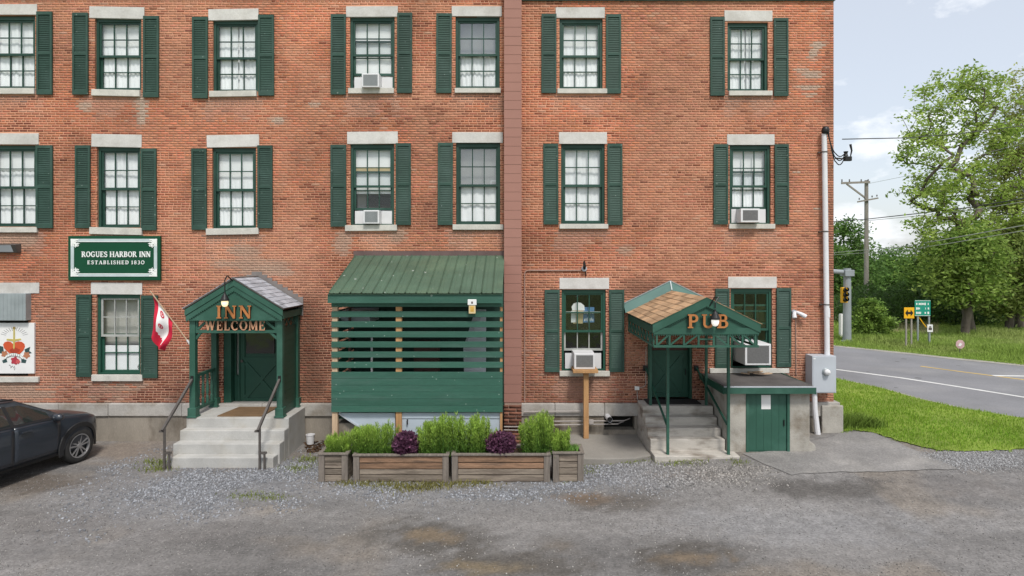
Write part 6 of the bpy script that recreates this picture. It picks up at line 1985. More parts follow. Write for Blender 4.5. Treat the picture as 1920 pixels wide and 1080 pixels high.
# ================================================================== AIR CONDITIONERS
def aircon(label, body, panel, d, dark=True):
    """body and panel: photo px rects; d: how far it juts out"""
    x0, x1, z0, z1 = WX(body[0], d), WX(body[1], d), WZ(body[3], d), WZ(body[2], d)
    t = thing('air_conditioner', label, 'air conditioner', ((x0 + x1) / 2, -d, z0), 'window air conditioners')
    MB().box(x0, x1, -d, 0.25, z0, z1).build('casing', M['plastic'], t, bevel=0.012)
    b = 0.045 if (x1 - x0) > 0.4 else 0.035
    MB().box(x0 + b, x1 - b, -d - 0.002, -d + 0.02, z0 + b, z1 - b * 0.8).build('coil_face', M['grille'], t)
    gm = MB()
    n = int((x1 - x0 - 2 * b) / 0.016)
    for i in range(n):
        xx = x0 + b + (i + 0.5) * (x1 - x0 - 2 * b) / n
        gm.box(xx - 0.003, xx + 0.003, -d - 0.007, -d - 0.0022, z0 + b, z1 - b * 0.8)
    tag(gm.build('grille', M['galv_dark'] if not dark else M['grille'], t), kind='stuff')
    if panel:
        for (a, bb) in ((panel[0], body[0] - 0.5), (body[1] + 0.5, panel[1])):
            xa, xb = WX(a), WX(bb)
            xa, xb = (max(xa, -99), min(xb, x0 - 0.004)) if a == panel[0] else (max(xa, x1 + 0.004), xb)
            if xb - xa > 0.02:
                MB().box(xa, xb, 0.075, 0.095, WZ(panel[3]), WZ(panel[2])).build('side_panel', M['plastic'], t)
    return t
aircon('white air conditioner in the top floor window second left of the chimney', (678, 711, 137.5, 163.5), (663, 735, 143, 167), 0.16, False)
aircon('white air conditioner in the middle floor window above the metal roof', (681, 711, 394, 419.5), (664, 734.5, 395, 421), 0.14, False)
aircon('white air conditioner in the middle floor window nearest the white mast', (1389, 1425, 391, 417), (1373, 1438, 391.5, 419), 0.22)
aircon('white air conditioner resting on the brown timber post', (1076.5, 1116, 663, 692.3), (1060, 1128, 663, 692), 0.42)
aircon('largest white air conditioner, jutting out beside the pub canopy', (1397, 1446, 645, 685), (1378, 1442, 648, 690), 0.60)

# beer mug window sign, unlit
M['blue_print'] = mat('blue_sign_print', (0.09, 0.22, 0.42), 0.5, 0.2, 9)
ns_ = thing('window_sign', 'yellow beer mug and blue panel sign hanging inside the window right of the chimney', 'window sign', (WX(1095), 0.215, WZ(588)))
MB().prism([(WX(1095), WZ(606)), (WX(1116), WZ(606)), (WX(1116), WZ(577)), (WX(1095), WZ(577))], 0.175, 0.19).build('panel', M['blue_print'], ns_)
MB().prism([(WX(1082), WZ(608)), (WX(1094), WZ(608)), (WX(1096), WZ(580)), (WX(1074), WZ(580)), (WX(1076), WZ(608))], 0.1725, 0.185).build('mug', M['cream'], ns_)
MB().prism([(WX(1072), WZ(606)), (WX(1082), WZ(606)), (WX(1082), WZ(584)), (WX(1072), WZ(584))], 0.1695, 0.1715).build('mug_shine', M['sign_white'], ns_)
MB().prism(pp([(0, 0)]) and [(WX(1074), WZ(583)), (WX(1098), WZ(583)), (WX(1097), WZ(574)), (WX(1091), WZ(569)), (WX(1084), WZ(567.5)), (WX(1077), WZ(570)), (WX(1073), WZ(576))], 0.1675, 0.169).build('foam', M['sign_white'], ns_)
ltm = MB()
for i in range(7):
    xx = WX(1097 + i * 2.6)
    ltm.box(xx, xx + 0.018, 0.1735, 0.1748, WZ(603.5 - (i % 2)), WZ(599 - (i % 3)))
    ltm.box(xx, xx + 0.02, 0.1735, 0.1748, WZ(590 - (i % 2)), WZ(586))
ltm.build('print', M['sign_white'], ns_)

# ================================================================== PUB STEPS, CANOPY, HATCH
M['concrete_step2'] = mat('worn_step_concrete', (0.47, 0.44, 0.395), 0.92, 0.2, 2.2, 0.3, 30, fine=0.12, fscale=60, tint=(0.19, 0.16, 0.13), tscale=2.1, stretch=(0.6, 1, 2.2))
pst = thing('pub_steps', 'worn grey concrete steps with five risers up to the pub door', 'steps', (3.45, -1.0, 0.1))
for i, (za, d0, d1, xa, xb) in enumerate(((0.225, 1.452, 1.86, 2.66, 4.31), (0.436, 1.202, 1.45, 2.665, 4.16), (0.593, 0.952, 1.20, 2.66, 4.16), (0.754, 0.702, 0.95, 2.665, 4.16))):
    if i == 0:
        MB().box(xa, 4.165, -d1, -d0, -0.1, za).box(4.1655, xb, -d1 + 0.001, -1.53, -0.1, za - 0.001).build('step', M['concrete_step2'], pst, bevel=0.010)
    else:
        MB().box(xa, xb, -d1, -d0, -0.1, za).build('step', M['concrete_step2'], pst, bevel=0.016)
MB().box(2.66, 4.155, -0.70, -0.105, -0.1, 0.93).build('landing', M['concrete_step2'], pst, bevel=0.014)
tag(MB().box(2.80, 3.95, -0.55, -0.06, 0.932, 0.946).build('doormat', M['mat_black']), 'thin dark rubber mat in front of the pub door', 'doormat')

pc = thing('pub_canopy', 'green pub canopy with tan shingles, lattice trusses and thin posts', 'canopy', (3.41, -1.4, 0.93))
cx0, cx1, cac = 2.40, 4.42, 3.41
cez, caz, cfd = 2.80, 3.31, 2.70
cxl, cxr = 2.46, 4.36
# gable triangle and fascia
MB().prism([(cxl + 0.01, cez - 0.01), (cxr - 0.01, cez - 0.01), (cac, caz - 0.05)], -cfd + 0.03, -cfd + 0.07).build('gable', M['green'], pc)
MB().box(cxl, cxr, -cfd + 0.002, -cfd + 0.05, cez - 0.115, cez + 0.001).build('front_fascia', M['green'], pc)
rkk = MB()
rake(rkk, cxl - 0.02, cez + 0.05, cac, caz + 0.02, 0.14, -cfd - 0.01, -cfd + 0.029)
rake(rkk, cac, caz + 0.02, cxr + 0.02, cez + 0.05, 0.14, -cfd - 0.01, -cfd + 0.029)
rkk.build('rake_board', M['green'], pc)
tr = MB()
saw(tr, cxl + 0.26, cez + 0.04, cac, caz - 0.122, 22, 0.026, -cfd + 0.0, -cfd + 0.028)
saw(tr, cac, caz - 0.122, cxr - 0.26, cez + 0.04, 22, 0.026, -cfd + 0.0, -cfd + 0.028)
saw(tr, cxl, cez - 0.115, cxr, cez - 0.115, 46, 0.034, -cfd + 0.01, -cfd + 0.045)
tag(tr.build('dentil_trim', M['green'], pc), kind='stuff')
for (x, s) in ((cxl, 1), (cxr, -1)):
    MB().box(min(x, x + s * 0.03), max(x, x + s * 0.03), -cfd + 0.052, -0.03, cez - 0.115, cez + 0.02).build('side_fascia', M['green_dark'] if s > 0 else M['green'], pc)
# roof decks, shingles
for s in (-1, 1):
    xe = cxr + 0.03 if s > 0 else cxl - 0.03
    dk = MB()
    dk.add([(cac, -cfd - 0.012, caz + 0.021), (xe, -cfd - 0.012, cez + 0.045), (xe, -0.02, cez + 0.045), (cac, -0.02, caz + 0.021),
            (cac, -cfd - 0.012, caz + 0.040), (xe, -cfd - 0.012, cez + 0.064), (xe, -0.02, cez + 0.064), (cac, -0.02, caz + 0.040)],
           [(0, 1, 2, 3), (7, 6, 5, 4), (0, 4, 5, 1), (1, 5, 6, 2), (2, 6, 7, 3), (3, 7, 4, 0)])
    dk.build('roof_deck', M['green_dark'], pc)
sh_col = lambda: tuple(np.array([0.40, 0.255, 0.145]) * (0.62 + 0.62 * random.random()) + np.array([0.03, 0.03, 0.025]) * random.random())
slates(pc, 'shingle', cac, caz + 0.042, cxl - 0.045, cez + 0.060, -cfd - 0.014, -0.03, 8, 10, M['tan_shingle'], sh_col, 0.010)
slates(pc, 'shingle', cac, caz + 0.042, cxr + 0.045, cez + 0.060, -cfd - 0.014, -0.03, 8, 10, M['tan_shingle'], sh_col, 0.010)
# teal flashing rising up the wall
fa = MB()
zo = 0.20
for s in (-1, 1):
    xe = cac + s * 1.02
    a0, a1 = (cac, caz + 0.05), (xe, cez + 0.06)
    b0, b1 = (cac, caz + 0.05 + zo), (xe + s * 0.02, cez + 0.06 + zo)
    fa.add([(a0[0], -0.16, a0[1]), (a1[0], -0.16, a1[1]), (b1[0], -0.012, b1[1]), (b0[0], -0.012, b0[1]),
            (a0[0], -0.012, a0[1]), (a1[0], -0.012, a1[1])], [(0, 1, 2, 3), (1, 5, 2), (0, 3, 4)])
fa.build('wall_flashing', M['teal'], pc)
fe = MB()
for s in (-1, 1):
    fe.beam((cac, -0.02, caz + 0.055 + zo), (cac + s * 1.04, -0.02, cez + 0.065 + zo), 0.02, 0.02)
fe.beam((cac, -0.165, caz + 0.06), (cac, -0.02, caz + 0.055 + zo), 0.022, 0.012)
fe.build('flashing_edge', M['galv_dark'], pc)
# front truss
tz0, tz1 = 2.465, cez - 0.118
yt = -cfd + 0.03
MB().box(cxl, cxr, yt - 0.02, yt + 0.02, tz0 - 0.02, tz0 + 0.02).build('truss_rail', M['green'], pc)
vx = [WX(p, cfd) for p in (1232, 1256, 1283, 1310.5, 1339, 1366, 1393, 1417)]
for x in vx:
    MB().box(x - 0.017, x + 0.017, yt - 0.017, yt + 0.017, tz0 + 0.021, tz1).build('truss_upright', M['green'], pc)
for i in range(7):
    a, b = vx[i] + 0.02, vx[i + 1] - 0.02
    if i < 3:
        MB().beam((a, yt, tz0 + 0.03), (b, yt, tz1 - 0.01), 0.03, 0.028).build('truss_brace', M['green'], pc)
    elif i == 3:
        MB().box(a - 0.003, b + 0.003, yt - 0.014, yt + 0.014, (tz0 + tz1) / 2 - 0.014 + 0.02, (tz0 + tz1) / 2 + 0.034).build('truss_brace', M['green'], pc)
    else:
        MB().beam((a, yt, tz1 - 0.01), (b, yt, tz0 + 0.03), 0.03, 0.028).build('truss_brace', M['green'], pc)
# side trusses
for (x, s) in ((cxl + 0.016, 1), (cxr - 0.016, -1)):
    sm_ = MB()
    sm_.box(x - 0.016, x + 0.016, -cfd + 0.06, -0.05, tz0 - 0.018, tz0 + 0.018)
    ny = 9
    for i in range(ny):
        ya = -cfd + 0.08 + i * (cfd - 0.16) / (ny - 1)
        sm_.box(x - 0.013, x + 0.013, ya - 0.014, ya + 0.014, tz0 + 0.019, tz1)
        if i < ny - 1:
            yb = ya + (cfd - 0.16) / (ny - 1)
            sm_.beam((x, ya + 0.02, tz0 + 0.03), (x, yb - 0.02, tz1 - 0.01), 0.022, 0.022)
    tag(sm_.build('side_truss', M['green'] if s > 0 else M['green_dark'], pc), kind='stuff')
cr = MB()
for i in range(1, 6):
    y = -0.05 - i * 0.42
    cr.beam((cxl + 0.03, y, cez - 0.06), (cxr - 0.03, y, cez - 0.06), 0.03, 0.05)
cr.build('ceiling_joists', M['green_dark'], pc)
# posts and sloping rails
for (x, d, zb_) in ((2.94, 1.74, 0.226), (4.125, 1.74, 0.226), (2.84, 0.62, 0.932), (4.03, 0.62, 0.932)):
    MB().box(x - 0.025, x + 0.025, -d - 0.025, -d + 0.025, zb_, cez - 0.09).build('post', M['green'], pc)
for (x0_, x1_, d0_) in ((2.86, 2.93, 0.05), (3.99, 4.115, 0.05)):
    MB().beam((x0_, -d0_, 1.62), (x1_, -1.70, 0.80), 0.035, 0.035).build('rail', M['green_dark'], pc)
MB().box(2.80, 2.90, -0.06, -0.004, 1.56, 1.68).build('rail_bracket', M['black'], pc)
MB().box(3.94, 4.03, -0.06, -0.004, 1.56, 1.68).build('rail_bracket', M['black'], pc)
letters('PUB', WX(1288, cfd), WX(1364.5, cfd), WZ(614.5, cfd), WZ(589, cfd), -cfd - 0.011, 0.05, M['letter'], pc, sp=0.14, m_side=M['letter_side'])
lc = W(1341, 599, cfd + 0.18)
lamp('gooseneck_lamp', 'white globe lamp hanging in front of the pub canopy lettering', [(cac + 0.05, -cfd - 0.005, caz - 0.12), (cac + 0.12, -cfd - 0.06, caz + 0.04), (cac + 0.17, -cfd - 0.14, caz + 0.05), (lc.x, lc.y, caz - 0.04), (lc.x, lc.y, lc.z + 0.2)], lc, M['globe_white'])

hb = thing('cellar_hatch', 'stained concrete cellar entry with flat tar roof and green door beside the pub steps', 'cellar entrance', (5.0, -0.8, 0.2))
hx0, hx1, hf = 4.185, 5.83, 1.50
dx0_, dx1_ = WX(1399, hf), WX(1480.5, hf)
hz0 = 0.12
hzt = 1.40
MB().box(hx0, hx0 + 0.14, -hf + 0.101, -0.10, hz0 - 0.2, hzt - 0.002).build('side_wall', M['concrete_old'], hb, bevel=0.01)
MB().box(hx1 - 0.14, hx1, -hf + 0.101, -0.10, hz0 - 0.2, hzt - 0.002).build('side_wall', M['concrete_old'], hb, bevel=0.01)
MB().box(hx0, dx0_ - 0.002, -hf, -hf + 0.10, hz0 - 0.2, hzt).build('front_pier', M['concrete_old'], hb, bevel=0.012)
MB().box(dx1_ + 0.002, hx1, -hf, -hf + 0.10, hz0 - 0.2, hzt).build('front_pier', M['concrete_old'], hb, bevel=0.012)
# irregular foot on the right pier
MB().add([(hx1 + 0.001, -hf + 0.02, 0.05), (hx1 + 0.16, -hf + 0.05, 0.05), (hx1 + 0.14, -hf + 0.05, 0.32), (hx1 + 0.001, -hf + 0.03, 0.42),
          (hx1 + 0.001, -hf + 0.5, 0.05), (hx1 + 0.16, -hf + 0.4, 0.05), (hx1 + 0.13, -hf + 0.35, 0.32), (hx1 + 0.001, -hf + 0.45, 0.42)],
         [(0, 1, 2, 3), (1, 5, 6, 2), (5, 4, 7, 6), (3, 2, 6, 7)]).build('pier_foot', M['concrete_old'], hb, bevel=0.02)
fr = MB()
fr.box(dx0_, dx0_ + 0.05, -hf - 0.012, -hf + 0.06, hz0, hzt).box(dx1_ - 0.05, dx1_, -hf - 0.012, -hf + 0.06, hz0, hzt).box(dx0_ + 0.05, dx1_ - 0.05, -hf - 0.011, -hf + 0.06, hzt - 0.045, hzt)
fr.build('door_frame', M['green'], hb)
dl = MB().box(dx0_ + 0.054, dx1_ - 0.054, -hf + 0.03, -hf + 0.07, hz0 + 0.02, hzt - 0.05).build('door', M['green_dark'], hb)
for i in range(5):
    w_ = (dx1_ - dx0_ - 0.112) / 5
    MB().box(dx0_ + 0.056 + i * w_ + 0.002, dx0_ + 0.056 + (i + 1) * w_ - 0.002, -hf + 0.018, -hf + 0.0295, hz0 + 0.10, hzt - 0.055).build('door_board', M['green'], dl)
MB().box(dx0_ + 0.056, dx1_ - 0.056, -hf + 0.014, -hf + 0.0295, hz0 + 0.02, hz0 + 0.09).build('kick_board', M['green'], dl)
MB().box(dx1_ - 0.12, dx1_ - 0.10, -hf - 0.005, -hf + 0.0175, 0.72, 0.84).build('latch', M['black'], dl)
nt_ = W(1437, 754, hf)
tag(MB().box(WX(1428, hf), WX(1445.5, hf), -hf + 0.013, -hf + 0.0165, WZ(767.5, hf), WZ(741, hf)).build('paper_notice', M['white']), 'white paper notice pinned on the green cellar door', 'notice')
rfm = MB()
rfm.add([(4.08, -1.64, 1.535), (5.865, -1.64, 1.535), (5.865, -0.012, 1.50), (4.08, -0.012, 1.50), (4.08, -1.64, 1.49), (5.865, -1.64, 1.49), (5.865, -0.012, 1.455), (4.08, -0.012, 1.455)],
        [(0, 1, 2, 3), (7, 6, 5, 4), (0, 4, 5, 1), (1, 5, 6, 2), (2, 6, 7, 3), (3, 7, 4, 0)])
rfm.build('roof_slab', M['felt'], hb)
MB().box(4.075, 5.87, -1.672, -1.642, 1.395, 1.515).build('front_fascia', M['green'], hb)
MB().box(4.07, 5.875, -1.676, -1.64, 1.517, 1.540).build('drip_edge', M['galv'], hb)
MB().box(4.052, 4.078, -1.64, -0.012, 1.38, 1.52).box(5.867, 5.893, -1.64, -0.012, 1.38, 1.52).build('side_fascia', M['green_dark'], hb)
MB().box(4.083, 5.86, -1.639, -0.10, hzt + 0.002, 1.45).build('roof_frame', M['wood_raw'], hb)
dbm = MB()
for i in range(9):
    a = (5.05 + random.random() * 0.35, -0.10 - random.random() * 0.28)
    th = random.random() * 3
    dbm.beam((a[0], a[1], 1.545), (a[0] + 0.22 * math.cos(th), a[1] + 0.1 * math.sin(th), 1.56), 0.03, 0.02)
tag(dbm.build('wood_scraps', M['wood_raw']), 'loose wood scraps under the largest air conditioner on the tar roof', 'scrap')

# ================================================================== CAR (front half in view)
TH = R(79)
cw_ = G(148, 868)
car = bpy.data.objects.new('parked_car', None)
COL.objects.link(car)
tag(car, 'dark blue grey compact crossover parked nose to the wall at the left edge', 'car')
off = Matrix.Rotation(TH, 4, 'Z') @ Vector((0.0, -0.90, 0))
car.location = (WX(148, 14 - (cw_[1] + 14)) - off.x + 0.03, cw_[1] - off.y + 0.02, float(ground_h(*cw_)))
car.rotation_euler = (0, 0, TH)
car.scale = (0.97, 0.97, 0.97)
def cpart(o, parent):
    o.parent = parent
    return o
M['car'] = mat('dark_slate_car_paint', (0.022, 0.028, 0.038), 0.36, 0.10, 4, spec=0.5)
M['car'].node_tree.nodes['Principled BSDF'].inputs['Coat Weight'].default_value = 0.4
M['car'].node_tree.nodes['Principled BSDF'].inputs['Coat Roughness'].default_value = 0.06
M['car_trim'] = mat('black_car_trim', (0.018, 0.018, 0.019), 0.6, 0.1, 8)
M['tyre'] = mat('tyre_rubber', (0.030, 0.029, 0.028), 0.85, 0.15, 8, 0.2, 60)
M['rim'] = mat('grey_alloy', (0.42, 0.42, 0.43), 0.35, 0.05, 4, metal=0.7)
def lerp_tab(tab, x):
    return float(np.interp(x, [t[0] for t in tab], [t[1] for t in tab]))
T_TOP = [(-3.55, 0.95), (-3.45, 1.12), (-3.05, 1.42), (-2.6, 1.52), (-1.7, 1.545), (-1.1, 1.51), (-0.30, 1.10), (0.0, 1.04), (0.32, 0.965), (0.52, 0.91), (0.62, 0.84), (0.66, 0.70)]
T_BELT = [(-3.55, 0.95), (-3.3, 1.12), (-2.0, 1.10), (-0.9, 1.06), (-0.32, 1.02), (0.2, 0.96), (0.52, 0.84), (0.66, 0.66)]
T_W = [(-3.55, 0.74), (-3.3, 0.86), (-2.6, 0.905), (-1.3, 0.90), (0.0, 0.905), (0.30, 0.88), (0.48, 0.80), (0.60, 0.70), (0.66, 0.56)]
T_ZB = [(-3.55, 0.40), (-3.2, 0.28), (-2.6, 0.24), (0.4, 0.22), (0.55, 0.24), (0.66, 0.34)]
def section(X):
    w, zb_, bt, tp = lerp_tab(T_W, X), lerp_tab(T_ZB, X), lerp_tab(T_BELT, X), lerp_tab(T_TOP, X)
    cab_ = float(np.interp(X, [-3.55, -3.3, -1.2, -0.32, 0.0], [0.2, 1, 1, 0.0, 0.0]))
    rw = 0.80 * w * (1 - cab_) + 0.68 * w * cab_ + 0.0
    pts = [(0, zb_), (0.72 * w, zb_), (0.93 * w, zb_ + 0.05), (0.985 * w, zb_ + 0.16), (0.99 * w, 0.50 * bt + 0.06), (1.0 * w, 0.70 * bt), (0.985 * w, bt - 0.06), (0.955 * w, bt)]
    e = (rw, tp - 0.055 * cab_ - 0.035 * (1 - cab_))
    pts += [(0.955 * w + (e[0] - 0.955 * w) * 0.5, bt + (e[1] - bt) * 0.52), e, (rw * 0.86, tp - 0.012), (rw * 0.5, tp), (0, tp + 0.008)]
    return pts
Xs = np.concatenate([np.linspace(-3.55, -3.3, 4), np.linspace(-3.1, -1.3, 12), np.linspace(-1.2, -0.3, 10), np.linspace(-0.15, 0.45, 8), np.linspace(0.50, 0.66, 6)])
bmv, rings = MB(), []
for X in Xs:
    s = section(X)
    ring = [(X, -y, z) for y, z in s] + [(X, y, z) for y, z in s[-2:0:-1]]
    rings.append(ring)
nr = len(rings[0])
for rg in rings:
    bmv.v += rg
for i in range(len(rings) - 1):
    for k in range(nr):
        a, b = i * nr + k, i * nr + (k + 1) % nr
        bmv.f.append([a, b, b + nr, a + nr])
        bmv.m.append(0)
bmv.f += [[k for k in range(nr)][::-1], [(len(rings) - 1) * nr + k for k in range(nr)]]
bmv.m += [0, 0]
body = bmv.build('body', [M['car'], M['car_trim']], None, smooth=True)
body.parent = car
cut = MB()
cut.lathe([(0.0, -1.2), (0.395, -1.2), (0.395, -0.55), (0.0, -0.55)], (0, 0, 0.345), 'y', 40)
cut.lathe([(0.0, -1.2), (0.395, -1.2), (0.395, -0.55), (0.0, -0.55)], (-2.64, 0, 0.345), 'y', 40)
cut.lathe([(0.0, 0.55), (0.395, 0.55), (0.395, 1.2), (0.0, 1.2)], (0, 0, 0.345), 'y', 40)
cut.lathe([(0.0, 0.55), (0.395, 0.55), (0.395, 1.2), (0.0, 1.2)], (-2.64, 0, 0.345), 'y', 40)
cutter = bpy.data.objects.new('cutter', cut.mesh('cutter', [M['car'], M['car_trim']]))
for p in cutter.data.polygons:
    p.material_index = 1
COL.objects.link(cutter)
bo = body.modifiers.new('arches', 'BOOLEAN')
bo.object = cutter
bo.operation = 'DIFFERENCE'
bo.solver = 'EXACT'
bpy.context.view_layer.update()
dg = bpy.context.evaluated_depsgraph_get()
newme = bpy.data.meshes.new_from_object(body.evaluated_get(dg))
body.modifiers.clear()
body.data = newme
bpy.data.objects.remove(cutter)

def side_patch(x_list, f0, f1, off_, sgn, nz_=6):
    """a patch of the flank between two height fractions (functions of X on the section polyline), pushed out"""
    mb = MB()
    for X in x_list:
        s = section(X)
        poly = s[1:10]
        L_ = [0]
        for i in range(1, len(poly)):
            L_.append(L_[-1] + math.dist(poly[i], poly[i - 1]))
        za, zb_ = f0(X), f1(X)
        for j in range(nz_ + 1):
            z = za + (zb_ - za) * j / nz_
            ys = np.interp(z, [p[1] for p in poly], [p[0] for p in poly])
            mb.v.append((X, sgn * (float(ys) + off_), z))
    n = nz_ + 1
    for i in range(len(x_list) - 1):
        for j in range(nz_):
            a = i * n + j
            mb.f.append([a, a + n, a + n + 1, a + 1])
            mb.m.append(0)
    return mb
belt = lambda X: lerp_tab(T_BELT, X)
roofz = lambda X: section(X)[9][1]
for sgn in (-1, 1):
    # doors: thin skins proud of the body, leaving the gaps as seams
    for (xa, xb) in ((-1.36, -0.44), (-2.22, -1.375)):
        mb = side_patch(np.linspace(xa, xb, 12), lambda X: 0.36 + (0.0 if X > -2.0 else (-(X + 2.0)) * 0.6), lambda X: belt(X) - 0.015, 0.007, sgn, 8)
        d = mb.build('door', M['car'], None, smooth=True)
        d.parent = car
        sol = d.modifiers.new('thickness', 'SOLIDIFY')
        sol.thickness = 0.012
        h = MB().box(xa + 0.10, xa + 0.30, sgn * 0.935 - 0.012, sgn * 0.935 + 0.012, 0.925, 0.955).box(xa + 0.09, xa + 0.31, sgn * 0.912 - 0.006, sgn * 0.912 + 0.006, 0.90, 0.965).build('handle', M['car'], None, bevel=0.005)
        h.parent = d
    # glass
    for (xa, xb) in ((-1.34, -0.62), (-2.28, -1.41)):
        mb = side_patch(np.linspace(xa, xb, 10), lambda X: belt(X) + 0.025, lambda X: min(roofz(X) - 0.05, belt(X) + 0.56), 0.006, sgn, 6)
        g_ = mb.build('side_window', M['car_glass'] if 'car_glass' in M else mat('tinted_car_glass', (0.022, 0.027, 0.025), 0.04, 0, spec=0.8), None, smooth=True)
        M.setdefault('car_glass', g_.data.materials[0])
        g_.parent = car
    mb = side_patch(np.linspace(-2.30, -0.50, 18), lambda X: belt(X) - 0.012, lambda X: belt(X) + 0.018, 0.012, sgn, 1)
    o = mb.build('window_trim', M['car_trim'], None)
    o.parent = car
    mb = side_patch(np.linspace(-1.405, -1.345, 3), lambda X: belt(X) + 0.02, lambda X: roofz(X) - 0.03, 0.009, sgn, 4)
    o = mb.build('pillar_trim', M['car_trim'], None)
    o.parent = car
    mb = side_patch(np.linspace(-2.22, -0.42, 16), lambda X: 0.235, lambda X: 0.345, 0.012, sgn, 2)
    o = mb.build('sill_trim', M['car_trim'], None)
    o.parent = car
    # arch mouldings
    for wx in (0.0, -2.64):
        am = MB()
        N_ = 26
        for i in range(N_ + 1):
            a = R(-12 + 204 * i / N_)
            for r_, dy in ((0.392, 0.0), (0.392, 0.026), (0.475, 0.020), (0.485, 0.0)):
                X = wx + r_ * math.cos(a)
                am.v.append((X, sgn * (lerp_tab(T_W, X) * 0.992 + dy), 0.345 + r_ * math.sin(a)))
        for i in range(N_):
            for k in range(3):
                a = i * 4 + k
                am.f.append([a, a + 1, a + 5, a + 4])
                am.m.append(0)
        o = am.build('arch_moulding', M['car_trim'], None, smooth=False)
        o.parent = car
        # wheel
        wm = MB().lathe([(0.235, -0.10), (0.30, -0.108), (0.330, -0.09), (0.345, -0.05), (0.345, 0.05), (0.330, 0.09), (0.235, 0.10)], (wx, sgn * 0.80, 0.345), 'y', 40, cap=False)
        wo_ = wm.build('wheel', M['tyre'], None, smooth=True)
        wo_.parent = car
        rm = MB()
        yo = sgn * 0.80 + sgn * 0.085
        ring = [(0.240, -0.02), (0.245, 0.015), (0.225, 0.018), (0.215, -0.03)]
        rm.lathe([(r_, sgn * h) for r_, h in ring], (wx, yo, 0.345), 'y', 40, cap=False)
        rm.lathe([(0.0, sgn * 0.012), (0.045, sgn * 0.012), (0.055, -sgn * 0.01)], (wx, yo, 0.345), 'y', 16)
        for k in range(5):
            a = R(72 * k + 18)
            for da in (-0.17, 0.17):
                p = Vector((wx + 0.045 * math.cos(a + da * 1.6), yo, 0.345 + 0.045 * math.sin(a + da * 1.6)))
                q = Vector((wx + 0.228 * math.cos(a + da * 1.25), yo, 0.345 + 0.228 * math.sin(a + da * 1.25)))
                rm.beam(p, q, 0.012, 0.026, up=(0, 1, 0)) if False else rm.beam(p, q, 0.026, 0.014, up=(0, 1, 0))
        o = rm.build('rim', M['rim'], wo_)
        hubm = MB().lathe([(0.0, sgn * 0.0), (0.22, sgn * 0.0), (0.22, sgn * 0.01), (0.0, sgn * 0.01)], (wx, sgn * 0.80 + sgn * 0.03, 0.345), 'y', 24)
        o = hubm.build('hub_back', M['black'], wo_)
    # mirror
    mm = MB()
    mm.lathe([(0.0, -0.10), (0.05, -0.09), (0.075, -0.03), (0.075, 0.05), (0.06, 0.09), (0.0, 0.10)], (-0.60, sgn * 1.02, 1.08), 'y', 14)
    o = mm.build('mirror', M['car'], None, smooth=True)
    o.parent = car
    am = MB().beam((-0.56, sgn * 0.88, 1.02), (-0.58, sgn * 0.97, 1.05), 0.05, 0.04).build('mirror_arm', M['car_trim'], o)
    # head lamp, roof rail
    mb = side_patch(np.linspace(0.46, 0.62, 7), lambda X: belt(X) - 0.17, lambda X: belt(X) - 0.03, 0.005, sgn, 3)
    o = mb.build('headlight', M['car_glass'], None, smooth=True)
    o.parent = car
    rr = MB().tube([(-2.9, sgn * 0.57, 1.49), (-2.6, sgn * 0.58, 1.56), (-1.7, sgn * 0.59, 1.585), (-1.15, sgn * 0.585, 1.52)], 0.018, 6).build('roof_rail', M['car_trim'], None)
    rr.parent = car
# windscreen and rear glass
ws = MB()
xs_ = np.linspace(-0.40, -1.10, 8)
for X in xs_:
    s = section(X)
    e, t = s[9], s[12]
    for j in range(9):
        u = -1 + 2 * j / 8
        yy = u * e[0] * 0.95
        zz = float(np.interp(abs(yy), [0, s[11][0], s[10][0], s[9][0]], [s[12][1], s[11][1], s[10][1], s[9][1]]))
        ws.v.append((X + 0.004, yy, zz + 0.006))
for i in range(len(xs_) - 1):
    for j in range(8):
        a = i * 9 + j
        ws.f.append([a, a + 1, a + 10, a + 9])
        ws.m.append(0)
o = ws.build('windscreen', M['car_glass'], None, smooth=True)
o.parent = car
o = MB().box(0.50, 0.655, -0.62, 0.62, 0.30, 0.44).build('bumper_trim', M['car_trim'], None, bevel=0.03)
o.parent = car
o = MB().box(0.56, 0.675, -0.46, 0.46, 0.50, 0.66).build('radiator_grille', M['car_trim'], None, bevel=0.02)
o.parent = car

# ================================================================== ROADSIDE THINGS
HB = 0.21
def far(px, py_base):
    """ground point on the flat beyond the building"""
    dist = (CAM_H - HB) * FOC / (py_base - VPY)
    return (px - VPX) * dist / FOC, dist
def fz(py, dist):
    return CAM_H - (py - VPY) * dist / FOC
def fxp(px, dist):
    return (px - VPX) * dist / FOC
def sign_on(name, label, px0, px1, py0, py1, dist, legs, base_py, m, mp):
    t = thing(name, label, 'road sign', (fxp((px0 + px1) / 2, dist), dist - CAM_D, HB - 0.1))
    y = dist - CAM_D
    x0, x1, z0, z1 = fxp(px0, dist), fxp(px1, dist), fz(py1, dist), fz(py0, dist)
    MB().box(x0, x1, y - 0.03, y - 0.01, z0, z1).build('panel', m, t, bevel=0.008)
    for lx in legs:
        MB().box(fxp(lx, dist) - 0.03, fxp(lx, dist) + 0.03, y, y + 0.05, HB - 0.25, z1 - 0.05).build('post', mp, t)
    return t, x0, x1, z0, z1, y
M['yellow'] = mat('sign_yellow', (0.80, 0.42, 0.01), 0.5, 0.05, 2)
M['sgreen'] = mat('road_sign_green', (0.012, 0.27, 0.19), 0.45, 0.05, 2)
D1 = 27.5
t, x0, x1, z0, z1, y = sign_on('warning_sign', 'yellow warning sign with black two way arrow in the tall grass', 1694.5, 1713.5, 576.5, 597, D1, (1699.5, 1709.5), 645, M['yellow'], M['bark_grey'])
cx, cz, w_ = (x0 + x1) / 2, (z0 + z1) / 2, (x1 - x0)
ar = MB()
